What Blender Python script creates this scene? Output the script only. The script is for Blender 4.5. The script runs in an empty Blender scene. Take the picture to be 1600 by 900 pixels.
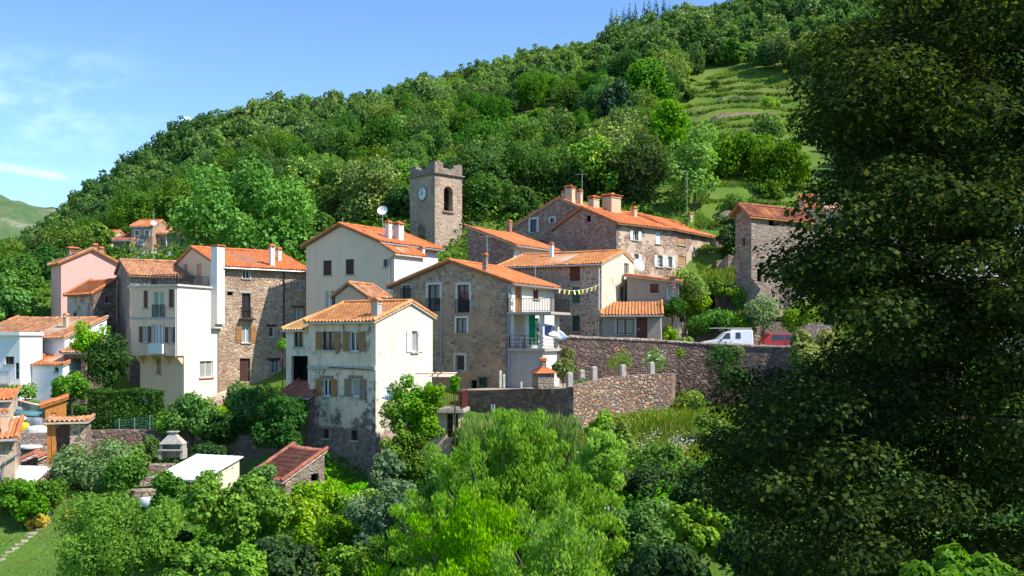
import bpy, bmesh, math, random
import numpy as np
from mathutils import Vector, Matrix
R = math.radians
F, HY, CX = 1500.0, 530.0, 800.0           # focal length in photo pixels, horizon row, centre column
scene = bpy.context.scene
COL = scene.collection
random.seed(7)
rng = np.random.default_rng(11)
LOC = {}

def P(px, py, d):
    return Vector(((px-CX)/F*d, d, (HY-py)/F*d))

# ------------------------------------------------------------------ nodes
class N:
    def __init__(s, name):
        s.m = bpy.data.materials.new(name); s.m.use_nodes = True
        s.t = s.m.node_tree; s.t.nodes.clear()
    def n(s, kind, props=None, **ins):
        nd = s.t.nodes.new(kind)
        for k, v in (props or {}).items(): setattr(nd, k, v)
        for k, v in ins.items():
            k2 = int(k[1:]) if k[0] == 'i' and k[1:].isdigit() else k.replace('_', ' ')
            sk = nd.inputs[k2]
            if isinstance(v, bpy.types.NodeSocket): s.t.links.new(v, sk)
            else: sk.default_value = v
        return nd
    def math(s, op, a, b=0.0, c=None):
        kw = dict(i0=a, i1=b)
        if c is not None: kw['i2'] = c
        return s.n('ShaderNodeMath', {'operation': op}, **kw).outputs[0]
    def ramp(s, fac, stops, mode='LINEAR'):
        nd = s.t.nodes.new('ShaderNodeValToRGB'); cr = nd.color_ramp; cr.interpolation = mode
        while len(cr.elements) < len(stops): cr.elements.new(0.5)
        for e, (p, c) in zip(cr.elements, stops):
            e.position = p; e.color = (*c, 1) if len(c) == 3 else c
        s.t.links.new(fac, nd.inputs[0]); return nd.outputs[0]
    def mix(s, fac, a, b, blend='MIX'):
        nd = s.t.nodes.new('ShaderNodeMix'); nd.data_type = 'RGBA'; nd.blend_type = blend
        for sk, v in ((nd.inputs[0], fac), (nd.inputs[6], a), (nd.inputs[7], b)):
            if isinstance(v, bpy.types.NodeSocket): s.t.links.new(v, sk)
            elif isinstance(v, (int, float)): sk.default_value = v
            else: sk.default_value = (*v, 1)
        return nd.outputs[2]
    def noise(s, vec, scale, detail=3.0, rough=0.55, out=0):
        return s.n('ShaderNodeTexNoise', None, Vector=vec, Scale=scale, Detail=detail, Roughness=rough).outputs[out]
    def pos(s): return s.n('ShaderNodeNewGeometry').outputs['Position']
    def vscale(s, v, k):
        return s.n('ShaderNodeVectorMath', {'operation': 'MULTIPLY'}, i0=v, i1=k).outputs[0]
    def bump(s, h, strength=0.4, dist=0.03):
        return s.n('ShaderNodeBump', None, Height=h, Strength=strength, Distance=dist).outputs[0]
    def out(s, color, rough=0.9, normal=None, metal=0.0, spec=0.3):
        b = s.n('ShaderNodeBsdfPrincipled', None, Roughness=rough, Metallic=metal)
        b.inputs['Specular IOR Level'].default_value = spec
        if isinstance(color, bpy.types.NodeSocket): s.t.links.new(color, b.inputs['Base Color'])
        else: b.inputs['Base Color'].default_value = (*color, 1)
        if normal is not None: s.t.links.new(normal, b.inputs['Normal'])
        o = s.n('ShaderNodeOutputMaterial'); s.t.links.new(b.outputs[0], o.inputs[0]); return s.m

def plain(name, c, rough=0.6, var=0.15, metal=0.0, spec=0.4, scale=6.0):
    s = N(name); p = s.pos(); f = s.noise(p, scale, 4)
    d = tuple(x*(1-var) for x in c); l = tuple(min(1, x*(1+var)) for x in c)
    return s.out(s.ramp(f, [(0.3, d), (0.7, l)]), rough, s.bump(f, 0.15, 0.01), metal, spec)

def wood(name, c, rough=0.7):
    s = N(name); p = s.pos(); g = s.noise(s.vscale(p, (9, 9, 1.2)), 3.0, 4)
    d = tuple(x*0.6 for x in c); l = tuple(x*1.25 for x in c)
    return s.out(s.ramp(g, [(0.3, d), (0.7, l)]), rough, s.bump(g, 0.3, 0.01))

def stone_nodes(s, p, palette, mortar, scale=3.2, mw=0.05, zsq=1.6, warp=0.35):
    w = s.noise(p, 1.6, 2, out=1)
    pv = s.n('ShaderNodeVectorMath', {'operation': 'MULTIPLY_ADD'}, i0=w, i1=(warp,)*3, i2=p).outputs[0]
    pv = s.vscale(pv, (1, 1, zsq))
    pick = s.math('GREATER_THAN', s.noise(p, 0.9, 3), 0.53)
    def two(feat, out):
        a, b = [s.n('ShaderNodeTexVoronoi', {'feature': feat}, Vector=pv, Scale=q, Randomness=0.95).outputs[out] for q in (scale*.82, scale*1.5)]
        return s.mix(pick, a, b)
    ved = two('DISTANCE_TO_EDGE', 'Distance')
    sep = s.n('ShaderNodeSeparateColor', None, Color=two('F1', 'Color'))
    n = len(palette)
    col = s.ramp(sep.outputs[0], [((i+0.5)/n, c) for i, c in enumerate(palette)], 'CONSTANT')
    g = s.noise(p, 9.0, 4)
    col = s.mix(0.55, col, s.ramp(g, [(0.3, (0.25,)*3), (0.7, (0.95,)*3)]), 'MULTIPLY')
    col = s.mix(1.0, col, (1.35,)*3, 'MULTIPLY')
    m = s.ramp(ved, [(mw*0.6, (1,)*3), (mw*1.6, (0,)*3)])
    col = s.mix(m, col, mortar)
    big = s.noise(p, 0.35, 4)
    col = s.mix(0.5, col, s.ramp(big, [(0.35, (0.62, 0.58, 0.55)), (0.62, (1, 1, 1))]), 'MULTIPLY')
    h = s.math('ADD', s.ramp(ved, [(0.0, (0,)*3), (0.22, (1,)*3)]), s.math('MULTIPLY', g, 0.5))
    return col, h

def rubble(name, palette, mortar, scale=3.2, mw=0.05, zsq=1.6, bump=0.7, render=None, cover=0.0, rscale=0.45):
    """rubble masonry; with render, patches of old render still cover part of it"""
    s = N(name); p = s.pos()
    col, h = stone_nodes(s, p, palette, mortar, scale, mw, zsq)
    if render is not None:
        k = s.math('ADD', s.noise(p, rscale, 6, 0.62), s.math('MULTIPLY', s.noise(p, 3.2, 4), 0.12))
        m = s.ramp(k, [(0.60-0.3*cover, (0,)*3), (0.66-0.3*cover, (1,)*3)])
        rc = s.ramp(s.noise(p, 1.3, 5), [(0.3, tuple(x*0.72 for x in render)), (0.7, render)])
        col = s.mix(m, col, rc); h = s.math('MULTIPLY', h, s.math('SUBTRACT', 1.1, m))
    col = s.mix(1.0, col, (1.05, 0.975, 0.92), 'MULTIPLY')
    return s.out(col, 0.95, s.bump(h, bump, 0.06), spec=0.15)

def stucco(name, c, stain=0.5, streak=(0.35, 0.31, 0.27), peel=None, peelcover=0.0, base_z=None, pal=None, mortar=None):
    """lime render with streaky stains; peel: masonry colours showing where it has come off; base_z: bare masonry below"""
    s = N(name); p = s.pos()
    fine = s.noise(p, 7.0, 5)
    col = s.ramp(fine, [(0.3, tuple(x*0.9 for x in c)), (0.7, c)])
    big = s.noise(p, 0.55, 5)
    st = s.noise(s.vscale(p, (2.6, 2.6, 0.28)), 1.0, 5, 0.6)
    f = s.math('MULTIPLY', s.ramp(st, [(0.48, (0,)*3), (0.72, (1,)*3)]), stain)
    col = s.mix(f, col, tuple(a*b*2.0 for a, b in zip(c, streak)))
    col = s.mix(s.math('MULTIPLY', s.ramp(big, [(0.45, (0,)*3), (0.7, (1,)*3)]), stain*0.6), col, tuple(x*0.7 for x in c))
    h = fine
    if peel is not None:
        sc, sh = stone_nodes(s, p, pal, mortar, 3.4, 0.05, 1.6)
        k = s.math('ADD', s.noise(s.vscale(p, (1, 1, .8)), 1.15, 8, 0.72), s.math('MULTIPLY', s.noise(p, 6.0, 4), 0.10))
        if base_z is not None:
            z = s.n('ShaderNodeSeparateXYZ', None, i0=p).outputs[2]
            low = s.n('ShaderNodeMapRange', None, Value=z, i1=base_z, i2=base_z+1.1, i3=0.6, i4=0.0).outputs[0]
            mid = s.n('ShaderNodeMapRange', None, Value=z, i1=base_z+1.0, i2=base_z+5.0, i3=0.10, i4=0.0).outputs[0]
            k = s.math('ADD', k, s.math('ADD', low, mid))
        m = s.ramp(k, [(0.68-0.3*peelcover, (0,)*3), (0.72-0.3*peelcover, (1,)*3)])
        dirt = s.ramp(k, [(0.60-0.3*peelcover, (0,)*3), (0.70-0.3*peelcover, (0.45,)*3)])
        col = s.mix(dirt, col, (0.34, 0.29, 0.24))
        col = s.mix(m, col, sc); h = s.math('ADD', s.math('MULTIPLY', sh, m), s.math('MULTIPLY', s.math('SUBTRACT', 1.0, m), 1.6))
    return s.out(col, 0.95, s.bump(h, 0.35, 0.03), spec=0.15)

def tiles(name, palette, dirt=(0.12, 0.09, 0.07), damt=0.3):
    s = N(name); uv = s.n('ShaderNodeUVMap').outputs[0]
    w = s.n('ShaderNodeTexWhiteNoise', {'noise_dimensions': '2D'}, Vector=uv).outputs[0]
    n = len(palette)
    col = s.ramp(w, [((i+0.5)/n, c) for i, c in enumerate(palette)])
    p = s.pos(); g = s.noise(p, 1.1, 6, 0.65)
    col = s.mix(s.math('MULTIPLY', s.ramp(g, [(0.45, (0,)*3), (0.72, (1,)*3)]), damt), col, dirt)
    li = s.noise(p, 2.6, 6, .7); col = s.mix(s.math('MULTIPLY', s.ramp(li, [(.58, (0,)*3), (.70, (1,)*3)]), .13), col, (.46, .40, .27))
    f = s.noise(p, 14.0, 3)
    col = s.mix(0.35, col, s.ramp(f, [(0.3, (0.6,)*3), (0.7, (1.15,)*3)]), 'MULTIPLY')
    return s.out(col, 0.85, s.bump(f, 0.2, 0.01), spec=0.2)

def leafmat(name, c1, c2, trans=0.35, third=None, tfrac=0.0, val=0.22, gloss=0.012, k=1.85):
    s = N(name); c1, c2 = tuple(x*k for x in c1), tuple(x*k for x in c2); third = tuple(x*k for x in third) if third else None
    r = s.n('ShaderNodeNewGeometry').outputs['Random Per Island']
    o = s.n('ShaderNodeObjectInfo').outputs['Random']
    stops = [(0.0, c1), (1.0-tfrac if third else 1.0, c2)]
    col = s.ramp(r, stops)
    if third: col = s.mix(s.math('GREATER_THAN', r, 1.0-tfrac), col, third)
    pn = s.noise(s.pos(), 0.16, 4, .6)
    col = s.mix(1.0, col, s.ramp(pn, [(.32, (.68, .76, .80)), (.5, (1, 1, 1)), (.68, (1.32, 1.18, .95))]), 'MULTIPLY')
    hsv = s.n('ShaderNodeHueSaturation', None, Color=col)
    s.t.links.new(s.math('ADD', 1.0-val, s.math('MULTIPLY', o, 2*val)), hsv.inputs['Value'])
    o2 = s.math('FRACT', s.math('MULTIPLY', o, 7.31))
    s.t.links.new(s.math('ADD', 0.482, s.math('MULTIPLY', o2, 0.036)), hsv.inputs['Hue'])
    o3 = s.math('FRACT', s.math('MULTIPLY', o, 13.7))
    s.t.links.new(s.math('ADD', 0.82, s.math('MULTIPLY', o3, 0.26)), hsv.inputs['Saturation'])
    c = hsv.outputs[0]
    d = s.n('ShaderNodeBsdfDiffuse', None, Color=c)
    t = s.n('ShaderNodeBsdfTranslucent', None, Color=s.mix(1.0, c, (1.25, 1.15, 0.5), 'MULTIPLY'))
    m = s.n('ShaderNodeMixShader', None, i0=trans, i1=d.outputs[0], i2=t.outputs[0])
    g = s.n('ShaderNodeBsdfGlossy', None, Color=(0.6, 0.7, 0.6, 1), Roughness=0.6)
    m2 = s.n('ShaderNodeMixShader', None, i0=gloss, i1=m.outputs[0], i2=g.outputs[0])
    ou = s.n('ShaderNodeOutputMaterial'); s.t.links.new(m2.outputs[0], ou.inputs[0]); return s.m

# ------------------------------------------------------------------ objects
def tag(o, label=None, cat=None, group=None, kind=None):
    if label: o['label'] = label
    if cat: o['category'] = cat
    if group: o['group'] = group
    if kind: o['kind'] = kind
    return o

def thing(name, label, cat, loc, group=None):
    o = bpy.data.objects.new(name, None); COL.objects.link(o); o.location = loc
    o.empty_display_size = 0.3
    LOC[o.name] = Vector(loc); return tag(o, label, cat, group)

def link(name, me, parent=None, loc=None):
    o = bpy.data.objects.new(name, me); COL.objects.link(o)
    if parent is not None: o.parent = parent; LOC[o.name] = LOC[parent.name]
    else: o.location = loc if loc is not None else (0, 0, 0); LOC[o.name] = Vector(o.location)
    return o

class MB:
    def __init__(s): s.v = []; s.f = []; s.m = []; s.uv = []
    def poly(s, pts, m=0):
        i = len(s.v); s.v += [tuple(p) for p in pts]; s.f.append(tuple(range(i, i+len(pts)))); s.m.append(m)
    def box8(s, c, m=0):
        i = len(s.v); s.v += [tuple(p) for p in c]
        for q in ((0, 3, 2, 1), (4, 5, 6, 7), (0, 1, 5, 4), (1, 2, 6, 5), (2, 3, 7, 6), (3, 0, 4, 7)):
            s.f.append(tuple(i+k for k in q)); s.m.append(m)
    def box(s, lo, hi, m=0):
        x0, y0, z0 = lo; x1, y1, z1 = hi
        s.box8([(x0, y0, z0), (x1, y0, z0), (x1, y1, z0), (x0, y1, z0), (x0, y0, z1), (x1, y0, z1), (x1, y1, z1), (x0, y1, z1)], m)
    def obox(s, c, w, d, h, yaw=0, m=0, tw=1.0, td=None):
        """box standing on c; top scaled by tw, td"""
        ca, sa = math.cos(yaw), math.sin(yaw); td = tw if td is None else td; o = []
        for z, kx, ky in ((0, 1, 1), (h, tw, td)):
            for sx, sy in ((-1, -1), (1, -1), (1, 1), (-1, 1)):
                x, y = sx*w/2*kx, sy*d/2*ky
                o.append((c[0]+x*ca-y*sa, c[1]+x*sa+y*ca, c[2]+z))
        s.box8(o, m)
    def tube(s, pts, rad, n=6, m=0, cap=True):
        pts = [Vector(p) for p in pts]
        if not hasattr(rad, '__len__'): rad = [rad]*len(pts)
        rings = []
        for k, p in enumerate(pts):
            t = (pts[min(k+1, len(pts)-1)]-pts[max(k-1, 0)])
            t = t.normalized() if t.length > 1e-6 else Vector((0, 0, 1))
            a = t.cross(Vector((0, 0, 1)) if abs(t.z) < 0.95 else Vector((1, 0, 0))).normalized(); b = t.cross(a)
            i = len(s.v); rings.append(i)
            for j in range(n):
                q = 2*math.pi*j/n; s.v.append(tuple(p+a*(math.cos(q)*rad[k])+b*(math.sin(q)*rad[k])))
        for k in range(len(pts)-1):
            for j in range(n):
                s.f.append((rings[k]+j, rings[k]+(j+1) % n, rings[k+1]+(j+1) % n, rings[k+1]+j)); s.m.append(m)
        if cap:
            s.f.append(tuple(rings[0]+j for j in range(n))[::-1]); s.m.append(m)
            s.f.append(tuple(rings[-1]+j for j in range(n))); s.m.append(m)
    def lathe(s, c, prof, n=12, m=0):
        rings = []
        for r, z in prof:
            i = len(s.v); rings.append(i)
            for j in range(n):
                q = 2*math.pi*j/n; s.v.append((c[0]+r*math.cos(q), c[1]+r*math.sin(q), c[2]+z))
        for k in range(len(prof)-1):
            for j in range(n):
                s.f.append((rings[k]+j, rings[k]+(j+1) % n, rings[k+1]+(j+1) % n, rings[k+1]+j)); s.m.append(m)
    def build(s, name, mats, parent=None, loc=None, smooth=False):
        if not isinstance(mats, (list, tuple)): mats = [mats]
        if parent is not None: L = LOC[parent.name]
        elif loc is None:
            a = np.array(s.v); L = Vector(((a[:, 0].min()+a[:, 0].max())/2, (a[:, 1].min()+a[:, 1].max())/2, a[:, 2].min()))
        else: L = Vector(loc)
        me = bpy.data.meshes.new(name)
        me.from_pydata([(x-L.x, y-L.y, z-L.z) for x, y, z in s.v], [], s.f)
        for m in mats: me.materials.append(m)
        me.polygons.foreach_set('material_index', s.m)
        if smooth: me.polygons.foreach_set('use_smooth', [True]*len(s.f))
        if s.uv:
            ul = me.uv_layers.new(name='UVMap'); d = []
            for f, u in zip(s.f, s.uv+[(0, 0)]*(len(s.f)-len(s.uv))): d += list(u)*len(f)
            ul.data.foreach_set('uv', d)
        me.update(); return link(name, me, parent, L)

def npmesh(name, V, Fq, mats, mi=None, uv=None, smooth=False):
    """mesh from numpy arrays of quads"""
    me = bpy.data.meshes.new(name); n, k = Fq.shape
    me.vertices.add(len(V)); me.vertices.foreach_set('co', np.ascontiguousarray(V, np.float32).ravel())
    me.loops.add(n*k); me.loops.foreach_set('vertex_index', np.ascontiguousarray(Fq, np.int32).ravel())
    me.polygons.add(n); me.polygons.foreach_set('loop_start', np.arange(0, n*k, k, dtype=np.int32))
    try: me.polygons.foreach_set('loop_total', np.full(n, k, np.int32))
    except Exception: pass
    for m in (mats if isinstance(mats, (list, tuple)) else [mats]): me.materials.append(m)
    if mi is not None: me.polygons.foreach_set('material_index', mi.astype(np.int32))
    if uv is not None:
        ul = me.uv_layers.new(name='UVMap'); ul.data.foreach_set('uv', np.repeat(uv.astype(np.float32), k, axis=0).ravel())
    if smooth: me.polygons.foreach_set('use_smooth', np.ones(n, bool))
    me.update(calc_edges=True); me.validate(); return me
# ------------------------------------------------------------------ materials
M = {}
PINKSTONE = [(0.30, 0.15, 0.13), (0.38, 0.24, 0.19), (0.24, 0.14, 0.14), (0.44, 0.34, 0.26), (0.34, 0.20, 0.17), (0.30, 0.26, 0.23), (0.48, 0.38, 0.28)]
TANSTONE = [(0.46, 0.35, 0.25), (0.36, 0.25, 0.19), (0.54, 0.43, 0.31), (0.30, 0.21, 0.17), (0.48, 0.32, 0.25), (0.42, 0.35, 0.28), (0.56, 0.47, 0.35)]
GREYSTONE = [(0.27, 0.24, 0.21), (0.34, 0.30, 0.26), (0.22, 0.18, 0.17), (0.40, 0.34, 0.28), (0.30, 0.22, 0.19)]
DARKSTONE = [(0.20, 0.14, 0.12), (0.27, 0.20, 0.17), (0.15, 0.12, 0.11), (0.33, 0.26, 0.21), (0.24, 0.15, 0.13)]
COBBLE = [(0.36, 0.25, 0.19), (0.24, 0.20, 0.19), (0.46, 0.34, 0.25), (0.31, 0.17, 0.13), (0.40, 0.36, 0.32), (0.50, 0.36, 0.22), (0.20, 0.17, 0.16)]
M['pinkstone'] = rubble('purple_pink_rubble', PINKSTONE, (0.36, 0.30, 0.25), 3.6, 0.05)
M['pinklight'] = rubble('pink_rubble_with_render', PINKSTONE, (0.50, 0.41, 0.33), 3.4, 0.06, render=(0.60, 0.51, 0.41), cover=0.30)
M['tan'] = rubble('tan_rubble', TANSTONE, (0.46, 0.38, 0.29), 3.4, 0.05)
M['tanpatch'] = rubble('tan_rubble_under_thin_render', TANSTONE, (0.46, 0.37, 0.28), 3.6, 0.05, render=(0.53, 0.365, 0.24), cover=0.17, rscale=0.8)
M['bunt'] = rubble('dark_stones_in_wide_pale_joints', [(0.26, 0.22, 0.19), (0.20, 0.17, 0.16), (0.36, 0.28, 0.22), (0.30, 0.24, 0.21)], (0.60, 0.49, 0.36), 3.0, 0.13, zsq=1.5, bump=0.4)
M['towerstone'] = rubble('tower_stone', [(0.42, 0.33, 0.26), (0.50, 0.40, 0.32), (0.30, 0.22, 0.19), (0.46, 0.34, 0.28), (0.36, 0.29, 0.25)], (0.50, 0.42, 0.345), 3.6, 0.06, render=(0.47, 0.385, 0.31), cover=0.10)
M['greystone'] = rubble('grey_rubble', GREYSTONE, (0.28, 0.25, 0.21), 3.2, 0.05)
M['darkstone'] = rubble('dark_red_rubble', DARKSTONE, (0.20, 0.16, 0.13), 3.2, 0.05)
M['roadwall'] = rubble('coursed_purple_stone', [(0.185, 0.135, 0.125), (0.235, 0.18, 0.16), (0.14, 0.11, 0.105), (0.27, 0.22, 0.19)], (0.10, 0.085, 0.075), 2.6, 0.04, zsq=1.7, bump=0.9)
M['cobble'] = rubble('river_cobbles', COBBLE, (0.17, 0.145, 0.12), 3.5, 0.07, zsq=1.3, bump=1.0)
M['white'] = stucco('white_render', (0.80, 0.77, 0.72), 0.25)
M['white2'] = stucco('bright_white_render', (0.82, 0.82, 0.82), 0.05)
M['palegrey'] = stucco('pale_beige_shade_render', (0.77, 0.60, 0.455), 0.3)  # beige tint puts the warm shade of the white house's front into the colour
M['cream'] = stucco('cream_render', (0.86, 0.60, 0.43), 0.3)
M['creamlit'] = stucco('stained_sunlit_cream_render', (0.84, 0.75, 0.66), 0.45, streak=(0.40, 0.30, 0.24))  # lighter than cream: sunlight on the right-hand wall is put into the colour
M['pink'] = stucco('pink_render', (0.82, 0.44, 0.39), 0.1)
M['beige'] = stucco('beige_render', (0.66, 0.50, 0.34), 0.2)
M['grey'] = stucco('grey_render', (0.36, 0.32, 0.27), 0.25)
M['greylight'] = stucco('cement_render', (0.50, 0.47, 0.43), 0.3)
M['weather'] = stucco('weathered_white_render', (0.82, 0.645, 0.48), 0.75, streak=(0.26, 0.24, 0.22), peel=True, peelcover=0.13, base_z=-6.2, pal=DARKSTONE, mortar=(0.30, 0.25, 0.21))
M['weatherlit'] = stucco('sunlit_white_flaked_render', (0.74, 0.675, 0.60), 0.45, peel=True, peelcover=-0.06, base_z=-6.4, pal=PINKSTONE, mortar=(0.42, 0.34, 0.28))  # sunlit-side copy of weather, its brightness painted into a whiter base
M['cracked'] = stucco('flaking_ivory_render', (0.76, 0.67, 0.53), 0.5, peel=True, peelcover=0.05, pal=TANSTONE, mortar=(0.45, 0.4, 0.3))
M['block'] = stucco('grey_blockwork', (0.42, 0.40, 0.37), 0.4)
M['concrete'] = plain('concrete', (0.42, 0.39, 0.35), 0.9, 0.25, spec=0.2)
M['concretelight'] = plain('pale_concrete', (0.60, 0.57, 0.52), 0.9, 0.2, spec=0.2)
ORANGE = [(0.60, 0.175, 0.06), (0.67, 0.22, 0.08), (0.50, 0.128, 0.045), (0.72, 0.27, 0.11), (0.64, 0.195, 0.065), (0.55, 0.16, 0.055)]
M['tile'] = tiles('orange_roof_tile', ORANGE, damt=0.28)
M['tilelight'] = tiles('pale_orange_roof_tile', [(0.72, 0.28, 0.095), (0.78, 0.34, 0.13), (0.66, 0.23, 0.07), (0.80, 0.40, 0.18), (0.74, 0.30, 0.10), (0.58, 0.22, 0.09)], damt=0.28)
M['tileold'] = tiles('old_mottled_roof_tile', [(0.62, 0.23, 0.10), (0.42, 0.16, 0.08), (0.70, 0.36, 0.19), (0.22, 0.13, 0.09), (0.58, 0.40, 0.24), (0.72, 0.27, 0.10)], damt=0.5)
M['tilered'] = tiles('red_roof_tile', [(0.42, 0.14, 0.085), (0.34, 0.105, 0.07), (0.50, 0.20, 0.12), (0.28, 0.10, 0.07)], damt=0.4)
M['tileyellow'] = tiles('ochre_roof_tile', [(0.62, 0.36, 0.14), (0.70, 0.42, 0.18), (0.55, 0.30, 0.11)], damt=0.2)
M['fascia'] = plain('weathered_eave_timber', (0.20, 0.13, 0.09), 0.85, 0.3)
M['fascialight'] = plain('plastered_eave', (0.55, 0.47, 0.38), 0.9, 0.15)
M['zinc'] = plain('zinc_gutter', (0.36, 0.35, 0.34), 0.45, 0.2, metal=0.5)
M['pipewhite'] = plain('pale_grey_pipe', (0.62, 0.63, 0.64), 0.4, 0.08)
M['pipeblue'] = plain('blue_grey_pipe', (0.30, 0.37, 0.45), 0.4, 0.1)
M['woodorange'] = wood('honey_wood', (0.36, 0.18, 0.07))
M['woodbrown'] = wood('brown_wood', (0.17, 0.08, 0.045))
M['wooddark'] = wood('dark_brown_wood', (0.075, 0.035, 0.028))
M['woodgrey'] = wood('weathered_wood', (0.27, 0.20, 0.13))
M['woodred'] = wood('red_brown_wood', (0.16, 0.05, 0.025))
M['woodglow'] = wood('varnished_orange_wood', (0.55, 0.22, 0.05))
M['wpaint'] = plain('white_paint', (0.78, 0.78, 0.77), 0.5, 0.05)
M['navy'] = plain('dark_blue_paint', (0.035, 0.035, 0.055), 0.6, 0.1)
M['greenpaint'] = plain('green_paint', (0.07, 0.14, 0.07), 0.6, 0.15)
M['greendark'] = plain('dark_green_paint', (0.02, 0.07, 0.055), 0.6, 0.15)
M['tanpaint'] = plain('tan_paint', (0.42, 0.25, 0.14), 0.6, 0.12)
M['iron'] = plain('black_iron', (0.025, 0.022, 0.022), 0.5, 0.2)
M['rust'] = plain('rust_red_iron', (0.16, 0.035, 0.03), 0.6, 0.3)
M['steel'] = plain('galvanised_steel', (0.5, 0.5, 0.5), 0.4, 0.1, metal=0.7)
M['greensteel'] = plain('green_coated_steel', (0.10, 0.25, 0.17), 0.5, 0.1)
M['sheet'] = plain('white_sheet_roofing', (0.80, 0.81, 0.82), 0.5, 0.06, scale=2.0)
M['dishwhite'] = plain('dish_white', (0.72, 0.73, 0.74), 0.4, 0.05)
M['black'] = plain('dark_interior', (0.012, 0.011, 0.010), 0.9, 0.3)  # near-black lining: the shade inside openings is put into the colour
M['rubber'] = plain('tyre_rubber', (0.02, 0.02, 0.02), 0.8, 0.2)
M['carwhite'] = plain('white_car_paint', (0.80, 0.80, 0.80), 0.25, 0.02, spec=0.5)
M['carred'] = plain('red_car_paint', (0.42, 0.03, 0.025), 0.25, 0.05, spec=0.5)
M['carblue'] = plain('silver_blue_car_paint', (0.38, 0.44, 0.52), 0.25, 0.05, spec=0.5)
M['carglass'] = plain('car_glass', (0.03, 0.035, 0.04), 0.05, 0.1, spec=0.9)
M['asphalt'] = plain('asphalt', (0.06, 0.058, 0.055), 0.9, 0.25, scale=9)
M['gravel'] = plain('gravel', (0.34, 0.29, 0.23), 0.95, 0.35, scale=9)
M['soil'] = plain('soil', (0.13, 0.095, 0.06), 0.95, 0.4, scale=4)
M['bark'] = plain('bark', (0.10, 0.075, 0.055), 0.95, 0.45, scale=7)
M['barkpale'] = plain('pale_bark', (0.26, 0.23, 0.19), 0.95, 0.35, scale=7)
M['limewash'] = plain('limewashed_trunk', (0.70, 0.70, 0.68), 0.9, 0.1)
def glass(name, c):
    s = N(name); return s.out(c, 0.06, None, 0.0, 0.6)
M['glass'] = glass('window_glass', (0.03, 0.035, 0.045))
M['glasslight'] = glass('window_glass_with_pale_curtain', (0.32, 0.34, 0.32))
M['glassgreen'] = glass('green_tinted_glass', (0.16, 0.24, 0.14))
# leaves
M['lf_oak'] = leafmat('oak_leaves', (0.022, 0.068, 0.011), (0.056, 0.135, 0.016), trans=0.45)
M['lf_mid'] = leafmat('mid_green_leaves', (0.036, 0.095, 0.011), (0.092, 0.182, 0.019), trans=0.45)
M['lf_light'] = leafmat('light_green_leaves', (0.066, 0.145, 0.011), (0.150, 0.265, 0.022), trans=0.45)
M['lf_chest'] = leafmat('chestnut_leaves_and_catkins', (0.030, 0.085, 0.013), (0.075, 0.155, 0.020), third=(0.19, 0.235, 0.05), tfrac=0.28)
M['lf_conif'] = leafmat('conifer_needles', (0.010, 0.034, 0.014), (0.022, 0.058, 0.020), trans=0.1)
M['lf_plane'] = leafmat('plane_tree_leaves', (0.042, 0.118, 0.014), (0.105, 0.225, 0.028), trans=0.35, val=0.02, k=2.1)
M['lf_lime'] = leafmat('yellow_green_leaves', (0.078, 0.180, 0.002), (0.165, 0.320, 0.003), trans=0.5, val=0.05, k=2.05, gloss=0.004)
M['lf_front'] = leafmat('dark_maple_leaves', (0.012, 0.040, 0.006), (0.034, 0.085, 0.009), trans=0.45, val=0.02, third=(0.095, 0.155, 0.010), tfrac=0.17, k=1.0, gloss=0.004)  # paler third leaf colour paints sunlit clusters into the dark crown
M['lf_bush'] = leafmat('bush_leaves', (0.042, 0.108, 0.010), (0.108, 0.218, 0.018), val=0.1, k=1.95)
M['lf_bright'] = leafmat('bright_bush_leaves', (0.072, 0.170, 0.009), (0.150, 0.285, 0.016), val=0.08)
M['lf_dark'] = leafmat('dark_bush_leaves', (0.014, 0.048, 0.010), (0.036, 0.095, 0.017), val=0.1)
M['lf_grey'] = leafmat('grey_green_leaves', (0.050, 0.10, 0.045), (0.115, 0.19, 0.085), val=0.08)
M['lf_yellow'] = leafmat('golden_leaves', (0.55, 0.46, 0.01), (0.80, 0.66, 0.02), val=0.02, k=1.0)
M['lf_pale'] = leafmat('pale_yellow_green_leaves', (0.15, 0.21, 0.05), (0.32, 0.36, 0.10), val=0.05, k=1.15)
M['lf_feather'] = leafmat('feathery_leaves', (0.046, 0.150, 0.010), (0.102, 0.240, 0.016), val=0.08, gloss=0.005)
M['lf_grass'] = leafmat('grass_blades', (0.065, 0.150, 0.012), (0.16, 0.26, 0.030), third=(0.20, 0.22, 0.06), tfrac=0.12, k=1.55)
M['lf_meadow'] = leafmat('dry_meadow_grass', (0.060, 0.150, 0.014), (0.150, 0.255, 0.030), third=(0.27, 0.24, 0.10), tfrac=0.18, k=1.35)
M['lf_reed'] = leafmat('reed_leaves', (0.062, 0.130, 0.010), (0.13, 0.22, 0.020), k=2.1)
M['petal'] = leafmat('white_petals', (0.72, 0.72, 0.68), (0.8, 0.8, 0.78), trans=0.2, val=0.02, k=1.0)
M['petalpink'] = leafmat('pink_petals', (0.55, 0.12, 0.12), (0.65, 0.3, 0.25), trans=0.2, val=0.02, k=1.0)
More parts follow.
